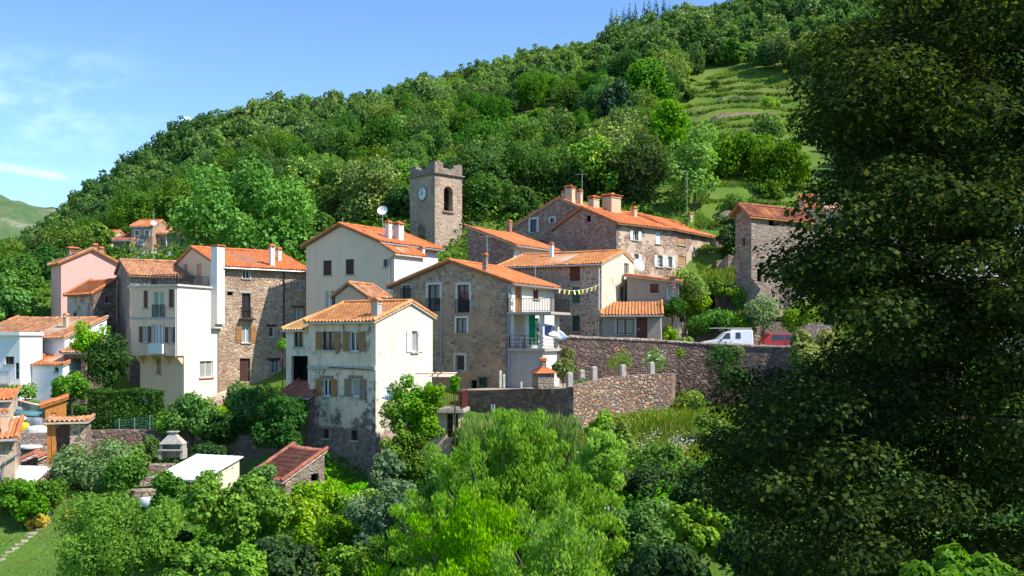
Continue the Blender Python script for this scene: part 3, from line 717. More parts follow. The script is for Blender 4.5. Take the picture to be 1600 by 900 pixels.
# clock tower
fr, LA, LB = fit(679.5, 105, 46, 640.5, 722); zt = fr.z(273)
h = House('clock_tower', 'square stone church tower with battlements, white clock face and arched belfry opening', 'tower', fr, LA, LB, 6,
    dict(axis='flat', r=-1, zr=zt, z0=zt, zL=zt), ['towerstone', 'towerstone'], [], roof=False, faces='ACD')
h.quoins('towerstone', zt); H['tower'] = h; rt = h.root; Q = fr.Q('B')
def archface(mb, Q, L, zb, zt, s0, s1, za, zsp, dep, m=0):
    """wall with one round-headed opening"""
    c, r = (s0+s1)/2, (s1-s0)/2; n = 12
    arc = [(c-r*math.cos(math.pi*k/n), zsp+r*math.sin(math.pi*k/n)) for k in range(n+1)]
    mb.poly([Q(0, zb, 0), Q(L, zb, 0), Q(L, za, 0), Q(0, za, 0)], m)
    mb.poly([Q(0, za, 0), Q(s0, za, 0), Q(s0, zsp, 0), Q(0, zsp, 0)], m); mb.poly([Q(s1, za, 0), Q(L, za, 0), Q(L, zsp, 0), Q(s1, zsp, 0)], m)
    zc = zsp+r+.05
    mb.poly([Q(0, zsp, 0), Q(s0, zsp, 0), Q(s0, zc, 0), Q(0, zc, 0)], m); mb.poly([Q(s1, zsp, 0), Q(L, zsp, 0), Q(L, zc, 0), Q(s1, zc, 0)], m)
    for (a, za_), (b, zb_) in zip(arc, arc[1:]):
        mb.poly([Q(a, za_, 0), Q(b, zb_, 0), Q(b, zc, 0), Q(a, zc, 0)], m); mb.poly([Q(a, za_, 0), Q(b, zb_, 0), Q(b, zb_, -dep), Q(a, za_, -dep)], m)
    mb.poly([Q(0, zc, 0), Q(L, zc, 0), Q(L, zt, 0), Q(0, zt, 0)], m)
    for t in (s0, s1): mb.poly([Q(t, za, 0), Q(t, zsp, 0), Q(t, zsp, -dep), Q(t, za, -dep)], m)
    mb.poly([Q(s0, za, 0), Q(s1, za, 0), Q(s1, za, -dep), Q(s0, za, -dep)], m)
mb = MB(); s0, z0 = fr.hit('B', 693.5, 329); s1, _ = fr.hit('B', 707.5, 329)
archface(mb, Q, LB, 6, zt, s0, s1, z0, z0+2.1, .7); mb.build('belfry_wall', M['towerstone'], rt)
mb = MB(); fbox(mb, Q, s0-.15, s1+.15, z0-.2, z0-.005, -.6, .18); mb.build('sill', M['greystone'], rt)
mb = MB(); c = Q((s0+s1)/2, z0+1.15, -1.2); mb.lathe(c, [(.02, .62), (.16, .6), (.26, .45), (.30, .2), (.40, .0), (.44, -.08), (.40, -.08)], 14); mb.tube([Q(s0-.3, z0+1.8, -1.2), Q(s1+.3, z0+1.8, -1.2)], .07, 6); mb.build('bell', M['iron'], rt)
mb = MB()                                    # dark belfry chamber, open behind
fbox(mb, Q, .45, s0-.02, z0-.3, zt-.2, -LA+.3, -.72); fbox(mb, Q, s0-.02, LB-.4, z0-.3, z0-.22, -LA+.3, -.72); mb.build('belfry_chamber', M['greystone'], rt)
QA = fr.Q('A'); ca, cz = fr.hit('A', 660.6, 302.6)
def disc(mb, Q, s, z, r, n0, n1, n=32, m=0, r0=0.0):
    for k in range(n):
        a, b = 2*math.pi*k/n, 2*math.pi*(k+1)/n
        p = lambda q, rr, nn: Q(s+rr*math.cos(q), z+rr*math.sin(q), nn)
        mb.poly([p(a, r0, n1), p(a, r, n1), p(b, r, n1), p(b, r0, n1)] if r0 else [Q(s, z, n1), p(a, r, n1), p(b, r, n1)], m); mb.poly([p(a, r, n0), p(b, r, n0), p(b, r, n1), p(a, r, n1)], m)
        if r0: mb.poly([p(a, r0, n0), p(b, r0, n0), p(b, r0, n1), p(a, r0, n1)], m)
mb = MB(); disc(mb, QA, ca, cz, .70, .01, .08); ck = mb.build('clock', M['dishwhite'], rt)
mb = MB(); disc(mb, QA, ca, cz, .80, .01, .12, r0=.71); mb.build('clock_rim', M['greystone'], ck)
mb = MB()
for k in range(12):
    mb = MB(); q = math.pi*k/6; s_, c_ = math.sin(q), math.cos(q); w = .035 if k % 3 else .05
    a, b = .50, .63; mb.poly([QA(ca-s_*a+c_*w, cz+c_*a+s_*w, .09), QA(ca-s_*b+c_*w, cz+c_*b+s_*w, .09), QA(ca-s_*b-c_*w, cz+c_*b-s_*w, .09), QA(ca-s_*a-c_*w, cz+c_*a-s_*w, .09)]); mb.build('numeral', M['iron'], ck)
for q, l, w in ((R(352), .50, .045), (R(238), .36, .06)):     # hands: about eight o'clock
    mb = MB()
    s_, c_ = math.sin(q), math.cos(q); f = lambda a, k: QA(ca-(s_*a+c_*k), cz+c_*a-s_*k, .11)
    mb.box8([f(-.1, -w), f(l, -w*.5), f(l, w*.5), f(-.1, w), *[tuple(Vector(p)+(Vector(QA(0, 0, .02))-Vector(QA(0, 0, 0)))) for p in (f(-.1, -w), f(l, -w*.5), f(l, w*.5), f(-.1, w))]]); mb.build('clock_hand', M['iron'], ck)
mb = MB(); a0, za = fr.hit('A', 664.5, 372); a1, _ = fr.hit('A', 653, 372); cc, rr = (a0+a1)/2, abs(a1-a0)/2   # blind arch
arc = [(cc+rr, za-1.5), (cc+rr, za+1.0)]+[(cc+rr*math.cos(math.pi*k/10), za+1.0+rr*math.sin(math.pi*k/10)) for k in range(11)]+[(cc-rr, za-1.5)]
mb.poly([QA(s, z, .012) for s, z in arc]); mb.build('blind_arch', M['darkstone'], rt)
mb = MB()
for k in range(10):
    q0, q1 = math.pi*k/10+.02, math.pi*(k+1)/10-.02; i, o = rr+.005, rr+.28
    g = lambda q, r_, n: QA(cc+r_*math.cos(q), za+1.0+r_*math.sin(q), n)
    mb.box8([g(q0, i, -.05), g(q1, i, -.05), g(q1, o, -.05), g(q0, o, -.05), g(q0, i, .05), g(q1, i, .05), g(q1, o, .05), g(q0, o, .05)])
mb.build('arch_stones', M['towerstone'], rt)
mb = MB()
for k, (o, t) in enumerate(((.10, .16), (.24, .15))):
    z = zt+.002+.16*k; mb.box8([fr.W(-o, -o, z), fr.W(LA+o, -o, z), fr.W(LA+o, LB+o, z), fr.W(-o, LB+o, z)]+[fr.W(-o, -o, z+t), fr.W(LA+o, -o, z+t), fr.W(LA+o, LB+o, z+t), fr.W(-o, LB+o, z+t)])
mb.build('cornice', M['greystone'], rt)
mb = MB(); z = zt+.32; th = .4
def merl(s0, s1, face, h):
    if face == 'A': q = lambda s, n: fr.W(s, n, 0)
    elif face == 'B': q = lambda s, n: fr.W(n, s, 0)
    elif face == 'C': q = lambda s, n: fr.W(s, LB-n, 0)
    else: q = lambda s, n: fr.W(LA-n, s, 0)
    c = [q(s0, .0), q(s1, .0), q(s1, th), q(s0, th)]; mb.box8([(x, y, z) for x, y, _ in c]+[(x, y, z+h) for x, y, _ in c])
for f, L in (('A', LA), ('B', LB), ('C', LA), ('D', LB)):
    a, b = (0, L) if f in 'AC' else (th+.003, L-th-.003)
    w = (b-a)/8
    for k, h in enumerate((1.25, 1.1, .62, .5, .55, .66, 1.0, 1.12)): merl(a+k*w, a+(k+1)*w-.002, f, h+random.uniform(-.08, .08))
mb.build('battlements', M['greystone'], rt)
mb = MB(); mb.poly([fr.W(.3, .3, zt+.34), fr.W(LA-.3, .3, zt+.34), fr.W(LA-.3, LB-.3, zt+.34), fr.W(.3, LB-.3, zt+.34)]); mb.build('roof_deck', M['greystone'], rt)
# long stone house with cream annex
fr, LA, LB = fit(342, 78.5, 50, 263, 482)
WB = dict(fc='wpaint', sill=True)
h = House('stone_house', 'four storey tan stone house with long orange roof, between cream annex and tall white house', 'house', fr, LA, LB, -7,
    gab(fr, 'u', LA, LB, 300, 389, 417), ['beige', 'tan'], [
    ('B', 379, 422, 390.5, 435, dict(fc='wpaint', sur='wpaint', surw=.05)), ('B', 355, 455.5, 364, 461.5, dict(k='dark', nm='vent', lin='concrete')),
    ('B', 378, 458, 391.5, 497, dict(fc='wooddark', lin='concrete', rail=True, slab=True, bars=(.3,), sill=False)),
    ('B', 378, 510, 391, 535.5, dict(fc='wpaint', sh='LR', shc='woodorange', sw=.5)), ('B', 374.5, 560, 391, 596, dict(k='door', fc='wooddark')),
    ('B', 462, 441, 471.5, 454, dict(fc='wpaint', lin='concrete')), ('B', 459, 481, 471.5, 502, dict(fc='wpaint', lin='woodbrown')),
    ('B', 420.5, 510.5, 428.5, 527, dict(fc='wpaint', lin='wooddark')), ('B', 421, 563, 434, 581, dict(fc='navy', lin='wooddark')),
    ('A', 287, 413, 293, 432, dict(k='closed', sc='tanpaint')), ('A', 307, 412, 315, 442, dict(k='closed', sc='tanpaint'))], tile='tile', eave=.35, verge=.1, fascia='fascia', gutter='zinc')
h.chimney(419, 429, 382, 416, 'creamlit'); h.chimney(431.5, 439.5, 387, 409, 'creamlit')
h.pipe([(443, 424), (443, 530)], .06, 'iron', 'downpipe', 'B', .08); H['stone'] = h
fr, LA, LB = fit(277, 74.2, 22, 204, 342); zt = fr.z(447); zm = fr.z(556)
OW = dict(fc='wpaint')
h = House('cream_house', 'cream rendered house with jettied upper floors, flat roof terrace and narrow balcony doors', 'house', fr, LA, LB, zm,
    dict(axis='flat', r=-1, zr=zt, z0=zt, zL=zt), ['cream', 'creamlit'], [
    ('A', 224, 454, 231, 481, dict(k='closed', sc='woodbrown')), ('A', 240, 455.5, 256, 495, dict(g='glassgreen', rail=True, rn=.06, sill=False)), ('A', 263.5, 452, 271.5, 480, dict(k='closed', sc='woodbrown')),
    ('A', 223.5, 510, 231, 535, dict(g='glasslight', sh='LR', shc='woodbrown', sw=.33)), ('A', 237, 507, 257.5, 537, dict(g='glasslight', leaves=4, sill=False)),
    ('A', 263.8, 511, 270.5, 536, dict(g='glasslight', sh='LR', shc='woodbrown', sw=.3))], roof=False)
rt = h.root; Q = fr.Q('A')
mb = MB(); mb.box8([fr.W(-.15, -.15, zt+.002), fr.W(LA+.15, -.15, zt+.002), fr.W(LA+.15, LB, zt+.002), fr.W(-.15, LB, zt+.002)]+[fr.W(-.15, -.15, zt+.16), fr.W(LA+.15, -.15, zt+.16), fr.W(LA+.15, LB, zt+.16), fr.W(-.15, LB, zt+.16)]); mb.build('terrace_slab', M['concretelight'], rt)
mb = MB(); railing(mb, Q, 0, LA*.55, zt+.16, zt+.95, -.05, .14); QB = fr.Q('B'); railing(mb, QB, 0, LB*.75, zt+.16, zt+.95, -.05, .14); mb.build('terrace_rail', M['iron'], rt)
mb = MB(); s0, z0 = fr.hit('A', 258, 553); s1, z1 = fr.hit('A', 236, 537.5); fbox(mb, Q, s0, s1, z0, z1, .3, .34); fbox(mb, Q, s0, s1, z0, z0+.06, .003, .3); fbox(mb, Q, s0, s0+.04, z0, z1, .003, .3); fbox(mb, Q, s1-.04, s1, z0, z1, .003, .3); mb.build('balcony', M['wpaint'], rt)
h.band('A', 204, 277, 496, 499, 'concrete', 'ledge', .002, .05)
fl = fr.sub(0, .75); L2 = fl.at('A', 219)[0]
House('lower', '', '', fl, L2, LB-.75, -7.4, dict(axis='flat', r=-1, zr=zm, z0=zm, zL=zm), ['cream', 'creamlit'],
    [('A', 244.5, 560, 251.5, 584, dict(k='closed', sc='tanpaint')), ('B', 312, 564, 332.5, 590, dict(fc='wpaint', g='glasslight', sh='', sill=True, sillc='tile'))], roof=False, root=rt, faces='AB', wname='lower_wall')
mb = MB(); mb.poly([fr.W(0, 0, zm), fr.W(LA, 0, zm), fr.W(LA, 1.4, zm), fr.W(0, 1.4, zm)]); mb.build('jetty_soffit', M['cream'], rt)
for k in range(4):
    mb = MB(); u = .25+k*(L2-.5)/3; Qf = fl.Q('A')
    for i in range(4): fbox(mb, Qf, u-.12, u+.12, zm-.62+.155*i, zm-.62+.155*(i+1)-.003, .003, .18+.16*i)
    mb.build('corbel', M['cream'], rt)
mb = MB(); Qb = fr.Q('B'); s0, z0 = fr.hit('B', 329.5, 513); s1, _ = fr.hit('B', 341.5, 513); zc = fr.z(386, 0, s0)
fbox(mb, Qb, s0, s1, z0+.35, zc, .002, .62); fbox(mb, Qb, s0, s1, z0, z0+.35, .002, .4); ck = mb.build('chimney_stack', M['white'], rt)
mb = MB(); fbox(mb, Qb, s0-.08, s1+.08, zc+.1, zc+.2, -.06, .7); fbox(mb, Qb, s0, s0+.1, zc, zc+.1, 0, .6); fbox(mb, Qb, s1-.1, s1, zc, zc+.1, 0, .6); mb.build('chimney_cap', M['tile'], ck)
h.pipe([(275.5, 450), (275.5, 556)], .045, 'pipewhite', 'downpipe', 'A', .07); H['cream'] = h
# old house with the mottled roof behind the cream one
fr = Fr(203, 80, 60); LA, LB = 7.8, 7.0
h = House('old_house', 'old rubble house with mottled lichen covered tiles, between pink house and cream house', 'house', fr, LA, LB, -5,
    gab(fr, 'u', LA, LB, 189.5, 409, 431), ['greystone', 'greystone'], [('B', 236, 436, 246, 445, dict(fc='woodgrey'))], tile='tileold', eave=.35, fascia='fascia'); H['old'] = h
# pink house
fr, LA, LB = fit(95.5, 95, 50, 80, 189)
h = House('pink_house', 'salmon pink gabled house with three brick chimneys, furthest left of the tall village houses', 'house', fr, LA, LB, -2,
    gab(fr, 'v', LA, LB, 143, 391, 411), ['pink', 'pink'], [], tile='tileold', eave=.35, verge=.25, fascia='tile')
for a in ((101, 120, 386, 404), (143, 152, 381, 396), (153, 161.5, 386, 398)): h.chimney(*a, 'pinkstone', 'tile', d=98.5, zlow=.3)
H['pink'] = h
# lean-to stone house in front of the pink one
fr, LA, LB = fit(146, 83, 35, 105, 182)
h = House('lean_to_house', 'low stone house with orange lean-to roof, built against the pink house', 'house', fr, LA, LB, -5,
    dict(axis='v', r=LB, zr=fr.z(436), z0=fr.z(459), zL=0), ['pinklight', 'darkstone'], [
    ('A', 114, 489, 119, 503, dict(k='dark', nm='opening')), ('B', 165, 489, 170, 500, dict(k='dark', nm='opening')), ('B', 165, 462, 170, 474, dict(fc='woodgrey'))], tile='tile', eave=.3, fascia='fascia'); H['lean'] = h
# white house at the left edge
fr = Fr(101, 76, 15); LA, LB = 9.0, 5.0
h = House('white_cottage', 'white cottage with long mottled tile roof at the far left edge', 'house', fr, LA, LB, -5,
    dict(axis='v', r=LB, zr=1.75, z0=.05, zL=0), ['white2', 'white2'], [('A', 58, 533, 68.5, 546, dict(k='closed', sc='tanpaint'))], tile='tileold', eave=.3)
h.chimney(98, 105.5, 490, 512, 'beige', 'tileold')
f2 = Fr(98, 73.5, 15); l2 = f2.at('A', 42)[0]
House('outshut', '', '', f2, l2, 2.2, -5, dict(axis='v', r=2.2, zr=f2.z(558), z0=f2.z(572), zL=0), ['white2', 'white2'], [('A', 85, 574, 91.5, 581, dict(fc='woodgrey'))], tile='tile', eave=.15, root=h.root, faces='ABD', rname='outshut_roof', wname='outshut_wall')
f2 = Fr(31, 73, 12); l2 = 4.5
House('wing', '', '', f2, l2, 2.5, -4.6, dict(axis='v', r=2.5, zr=f2.z(518), z0=f2.z(524), zL=0), ['white2', 'white2'], [('A', 8, 557, 22, 569, dict(fc='wooddark')), ('A', 24, 567, 30, 592, dict(k='door', fc='greendark'))], tile='tileold', eave=.1, root=h.root, faces='ABD', roof=False, wname='wing_wall')
mb = MB(); Q = f2.Q('A'); z = f2.z(598); fbox(mb, Q, -.1, 4.5, z-.15, z, .002, 1.3); railing(mb, Q, -.1, 4.5, z, z+.9, 1.2, .16); mb.build('balcony', [M['concrete']], h.root)
mb = MB(); fbox(mb, Q, -.15, l2, f2.z(524), f2.z(519), -2.5, .25); mb.build('wing_roof', M['sheet'], h.root)
H['wcot'] = h
fr = Fr(134, 74, 15); LA, LB = fr.at('A', 99)[0], 2.5
House('tool_barn', 'open fronted stone barn with old mottled tiles, right of the white cottage', 'barn', fr, LA, LB, -5,
    dict(axis='v', r=LB, zr=fr.z(533), z0=fr.z(552), zL=0), ['darkstone', 'darkstone'], [('A', 103, 560, 126, 578, dict(k='dark', nm='doorway'))], tile='tileold', eave=.25)
# far cottages on the hillside
def far(name, label, l, r, yb, ye, yr, wall, ops, tile, d=130, LB=6):
    fr = Fr(r, d, 4); LA = fr.at('A', l)[0]
    return House(name, label, 'house', fr, LA, LB, (HY-yb)/F*d-1.5, dict(axis='v', r=LB*.5, zr=fr.z(yr, 0, LB*.5), z0=fr.z(ye), zL=fr.z(ye)), [wall, wall], ops, tile=tile, eave=.35)
w = dict(fc='wpaint', sur='wpaint', surw=.12)
h = far('hillside_house', 'tall narrow stone house with white framed windows on the hillside left of the plane tree', 205, 238, 402, 354, 346, 'tan', [('A', 211, 360, 217, 368, w), ('A', 227, 360, 232.5, 368, w), ('A', 216, 376, 223, 383, w)], 'tile')
h.antenna(240, 328, 348, 133, 'pole'); h.dish(240.5, 349, 129.5, .42, -70)
h = far('hillside_house', 'lower stone house behind the washing line, half hidden by the plane tree', 238.5, 300, 402, 365, 357.5, 'tan', [('A', 251.5, 376, 257, 384, dict(fc='wooddark'))], 'tile', 131)
h.pipe([(260.5, 366), (260.5, 398)], .09, 'pipewhite', 'downpipe', 'A', .1)
far('hillside_house', 'small dark stone cottage with dull roof joined to the tall hillside house', 177, 204.5, 402, 376, 369, 'greystone', [('A', 196, 377, 202, 384, w), ('A', 196, 390, 202, 402, dict(k='dark', nm='doorway'))], 'tilered', 129)
far('hillside_house', 'tiny far cottage with orange roof and pale wall peeping from hillside trees', 152, 172, 380, 369, 362, 'beige', [], 'tile', 142)
# house with balconies
fr, LA, LB = fit(795, 68, 27, 614, 866)
FD = dict(fc='woodbrown', rail=True, sur='concretelight', leaves=2, bars=(.3,), sill=False)
h = House('balcony_house', 'brown patched stone house with iron balconies and white parasol on its side terrace', 'house', fr, LA, LB, -6,
    gab(fr, 'u', LA, LB, 703, 410, 442), ['tanpatch', 'white'], [
    ('A', 629, 446, 642, 470, dict(fc='woodbrown', leaves=2, rail=True, sur='greylight', surw=.12, sill=False)), ('A', 669, 445, 687, 486, FD), ('A', 715, 445, 733, 488, FD),
    ('A', 713, 497, 729.5, 520, dict(fc='woodbrown', sur='wpaint', surw=.12)), ('A', 712, 555, 725.5, 579, dict(fc='greylight', g='glass', leaves=1, sur='concretelight')),
    ('A', 748, 590, 761, 619, dict(k='door', fc='greendark', sur='woodgrey', surw=.1)), ('A', 736, 594, 745, 622, dict(k='dark', nm='doorway')),
    ('B', 805, 447, 816, 489, dict(k='door', fc='woodorange')), ('B', 833, 452, 842, 467, dict(k='closed', sc='woodred')),
    ('B', 831, 497, 842, 540, dict(k='door', fc='greenpaint'))],
    tile='tile', eave=.45, verge=.25, fascia='fascia', gutter='zinc')
h.chimney(753.5, 762.5, 396, 426, 'greystone'); h.quoins('greystone', fr.z(446)); H['balc'] = h; rt = h.root
e = -fr.at('A', 848)[0]; fe = fr.sub(-e, 0); lb = fe.at('B', 874)[0]; z0, z1, z2 = fe.z(549), fe.z(487), fe.z(545)
House('block', '', '', fe, e, lb, -6, dict(axis='flat', r=-1, zr=z0, z0=z0, zL=z0), ['block', 'white'], [], roof=False, root=rt, faces='ABC', wname='terrace_block')
def slab(mb, fr, u0, u1, v0, v1, z0, z1, m=0):
    c = [(u0, v0), (u1, v0), (u1, v1), (u0, v1)]; mb.box8([fr.W(*q, z0) for q in c]+[fr.W(*q, z1) for q in c], m)
mb = MB(); slab(mb, fe, -.25, e-.005, -.2, lb, z0+.002, z0+.2); slab(mb, fe, -.75, e-.005, -.25, lb+.3, z1-.18, z1-.01); mb.build('balcony_slab', M['concrete'], rt)
mb = MB()
for u, v in ((.12, .1), (.12, lb-.2), (e-.25, .1)): slab(mb, fe, u-.14, u+.14, v-.12, v+.16, z0+.204, z1-.182)
mb.build('post', M['concretelight'], rt)
mb = MB(); railing(mb, fe.Q('A'), -.7, e, z1, z1+.95, .18, .12); railing(mb, fe.Q('B'), -.2, lb+.2, z1, z1+.95, .7, .12); mb.build('upper_rail', M['iron'], rt)
mb = MB(); QA = fe.Q('A')
for z in (.12, .38, .62, .88): fbox(mb, QA, .15, e, z0+.2+z-.015, z0+.2+z+.015, .12, .15); fbox(mb, fe.Q('B'), 0, lb, z0+.2+z-.015, z0+.2+z+.015, .15, .18)
for t in (.3, e*.5, e-.1): fbox(mb, QA, t-.02, t+.02, z0+.2, z0+1.1, .1, .17)
mb.build('lower_rail', M['iron'], rt)
mb = MB(); n = 10                                     # curtain hanging at the loggia, in folds
for k in range(n):
    t0, t1 = e*.36+k*.075, e*.36+(k+1)*.075; a, b = .5+.05*(k % 2), .5+.05*((k+1) % 2); m = 0 if k < 3 else 1
    mb.poly([QA(t0, z0+.45, -a-.3), QA(t1, z0+.45, -b-.3), QA(t1, z1-.2, -b-.3), QA(t0, z1-.2, -a-.3)], 1 if k < 7 else 0)
mb.build('curtain', [M['wpaint'], plain('green_cloth', (0.0, 0.30, 0.13), 0.9, 0.1)], rt)
h.pipe([(796, 446), (796, 606)], .06, 'pipeblue', 'downpipe', 'A', .1); h.pipe([(690, 487), (690, 568), (676, 578)], .05, 'pipeblue', 'downpipe', 'A', .1)
h.antenna(836.5, 392, 447, 69.5)
tp = fe.W(e*.62, .75, z0+.2)
# stone house left of the upper row
fr, LA, LB = fit(803, 85, 35, 731, 866)
h = House('shed_roof_house', 'dark rubble house with single pitched orange roof and white end wall, right of clock tower', 'house', fr, LA, LB, 0,
    dict(axis='u', r=LA, zr=fr.z(356, LA), z0=fr.z(383), zL=0), ['pinkstone', 'white2'], [], tile='tile', eave=.5, verge=.3, fascia='fascialight', gutter='zinc')
h.chimney(791.5, 800, 344, 364, 'pinkstone'); h.antenna(739, 346, 356, 90); h.antenna(761, 368, 400, 70)
mb = MB(); Q = fr.Q('B'); fbox(mb, Q, 1.0, 1.05, 5.5, fr.z(392), .002, .05); fbox(mb, Q, 2.2, 2.25, 5.5, fr.z(394), .002, .05); mb.build('wall_pipe', M['zinc'], h.root)
# rear gable house and long upper house
fr, LA, LB = fit(938, 97, 30, 802, 1010)
h = House('upper_house', 'purple stone house with tall gable, rising behind the long upper house near dark trees', 'house', fr, LA, LB, 2,
    gab(fr, 'u', LA, LB, 874, 311, 341), ['pinkstone', 'pinkstone'], [('A', 829, 343, 838.5, 362.5, dict(fc='wooddark', sur='concretelight', surw=.25)), ('A', 860, 341, 866, 348, dict(fc='wooddark', sur='concretelight'))], tile='tile', eave=.35, verge=.2)
h.chimney(883, 899.5, 290, 317, 'beige'); h.chimney(900.5, 911, 296, 320, 'beige'); h.antenna(909.5, 271, 300, 97); h.chimney(877, 885, 298, 312, 'beige')
fr = Fr(963, 90, 50); LA = fr.at('A', 866)[0]; LB = fr.at('B', 1052)[0]
WS = dict(fc='wpaint', sh='LR', shc='wpaint', sw=.42)
rfd = gab(fr, 'u', LA, LB, 910.5, 326, 349)
h = House('long_house', 'long pink stone house with white shutters and row of tiled chimneys under one orange roof', 'house', fr, LA, LB, 3, rfd, ['pinkstone', 'pinklight'], [
    ('B', 989, 360, 996.5, 375.5, WS), ('B', 1025, 362, 1033, 381, dict(k='closed', sc='wpaint')), ('B', 990, 397, 997, 411, WS), ('B', 1027, 399, 1034.5, 417, dict(fc='wpaint', bars=(.33, .66), sh='LR', shc='wpaint', sw=.45)), ('B', 1043, 401, 1049.5, 418, WS),
    ('A', 916, 337, 923, 347, dict(k='dark', nm='opening'))], tile='tile', eave=.4, verge=.15, fascia='fascia')
h.chimney(919.5, 937, 306, 326, 'beige'); h.chimney(942, 971, 303, 332, 'beige'); h.chimney(987, 996, 323, 340, 'beige'); h.quoins('greystone', rfd['z0']); H['long'] = h
f2 = Fr.__new__(Fr); f2.phi = R(37); f2.a = (-math.cos(f2.phi), math.sin(f2.phi)); f2.b = (math.sin(f2.phi), math.cos(f2.phi)); f2.o = fr.W(.0, LB+.02, 0)[:2]
l2 = f2.at('B', 1136)[0]
h = House('end_house', 'blank walled stone end house with tan boarded windows, closing the long house on its right', 'house', f2, LA*.92, l2, 3, dict(axis='u', r=rfd['r'], zr=rfd['zr']-.02, z0=rfd['z0']-.02, zL=rfd['z0']),
    ['pinkstone', 'pinklight'], [('B', 1059.5, 363, 1071, 383, dict(k='closed', sc='tanpaint')), ('B', 1059.5, 400, 1072, 416, dict(k='closed', sc='tanpaint'))], tile='tile', eave=.4, verge=.15, fascia='fascia')
h.chimney(1073, 1083, 332, 354, 'beige')
# bunting house
fr, LA, LB = fit(940, 76, 27, 778, 991)
h = House('bunting_house', 'stone house with dark stones in wide joints and white gable, yellow pennants across its front', 'house', fr, LA, LB, -1.6,
    gab(fr, 'v', LA, LB, 973.5, 395, 413), ['bunt', 'cracked'], [
    ('A', 890, 416, 906.5, 439, dict(k='closed', sc='woodred', rail=False)), ('A', 894, 448.5, 906, 474, dict(k='closed', sc='greenpaint')), ('A', 894, 493.5, 906, 517.5, dict(k='closed', sc='greendark')),
    ('B', 975, 411, 982.5, 429, dict(fc='wpaint', sill=True)), ('B', 969, 448, 976, 469, dict(fc='woodgrey', g='glassgreen'))], tile='tilelight', eave=.3, verge=.12, gutter='zinc')
h.chimney(858, 865.5, 379, 402, 'white2'); h.pipe([(936.5, 414), (936.5, 528)], .055, 'pipewhite', 'downpipe', 'A', .1); h.dish(997, 415, 80, .55, -60); H['bunt'] = h
# grey annex and low porch house
fr = Fr(1061, 78, 10); LA = fr.at('A', 980)[0]; LB = 4.5
h = House('grey_annex', 'grey rendered annex with thin sloping tile roof, behind the low porch house by the road', 'house', fr, LA, LB, -1.6,
    dict(axis='u', r=LA, zr=fr.z(433, LA), z0=fr.z(443), zL=0), ['grey', 'grey'], [('A', 1016, 443.5, 1029, 458, dict(k='closed', sc='woodred')), ('A', 1043.5, 449, 1060, 468, dict(fc='wpaint', g='glasslight'))], tile='tile', eave=.3, verge=.25)
h.pipe([(1049, 445), (1043, 452), (1043, 467)], .05, 'pipewhite', 'downpipe', 'A', .15); h.chimney(1050, 1057, 430, 442, 'pinkstone', 'tileold')
fr = Fr(1033, 74.5, 8); LA = fr.at('A', 941)[0]; LB = 3.4
h = House('porch_house', 'low grey roadside house with orange roof, barred window and red wooden door', 'house', fr, LA, LB, -1.8,
    dict(axis='v', r=LB, zr=fr.z(474, 0, LB), z0=fr.z(492), zL=0), ['grey', 'grey'], [('A', 964, 498, 990, 522, dict(fc='woodred', grille=True, sur='greylight')), ('A', 995, 496, 1011.5, 533, dict(k='door', fc='woodred'))], tile='tilelight', eave=.45, verge=.15, fascia='fascia', gutter='zinc')
h.pipe([(1032, 493), (1033, 535)], .055, 'pipewhite', 'downpipe', 'A', .3)
# house right of the meadow
fr = Fr(1174, 84, 58); LA = fr.at('A', 1149)[0]
h = House('gable_barn', 'tall grey stone house with red tiled gable, half covered by the big dark tree', 'house', fr, LA, 7.5, 2, gab(fr, 'u', LA, 7.5, 1159, 322, 337), ['pinkstone', 'greystone'],
    [('B', 1201, 344, 1211, 353, dict(k='dark', nm='opening')), ('B', 1183, 420, 1190, 440, dict(k='dark', nm='doorway')), ('A', 1160, 372, 1164, 384, dict(k='dark', nm='opening'))], tile='tilered', eave=.3, verge=.45, fascia='woodglow')
h.quoins('greystone', fr.z(340)); h.antenna(1073.5, 268, 332, 100, 'pole')
mb = MB(); q = P(1208, 411, 83); mb.obox(q, 2.6, 1.4, .06, .2); mb.build('door_awning', M['greylight'], h.root)
fr = Fr(1420, 88, 6); LA = fr.at('A', 1262)[0]
House('row_house', 'orange roofed house glimpsed through the middle of the big dark tree', 'house', fr, LA, 7, 0, dict(axis='v', r=3.5, zr=fr.z(298), z0=fr.z(326), zL=fr.z(326)), ['beige', 'beige'], [('A', 1300, 345, 1312, 365, dict(fc='wpaint')), ('A', 1350, 345, 1362, 365, dict(fc='wpaint'))])
fr = Fr(1680, 84, 4); LA = fr.at('A', 1436)[0]
House('row_house', 'white walled house with orange roof glimpsed through the right side of the dark tree', 'house', fr, LA, 7, 0, dict(axis='v', r=3.5, zr=fr.z(300), z0=fr.z(330), zL=fr.z(330)), ['white', 'white'], [('A', 1480, 350, 1494, 374, dict(fc='wpaint')), ('A', 1540, 350, 1554, 374, dict(fc='wpaint'))])
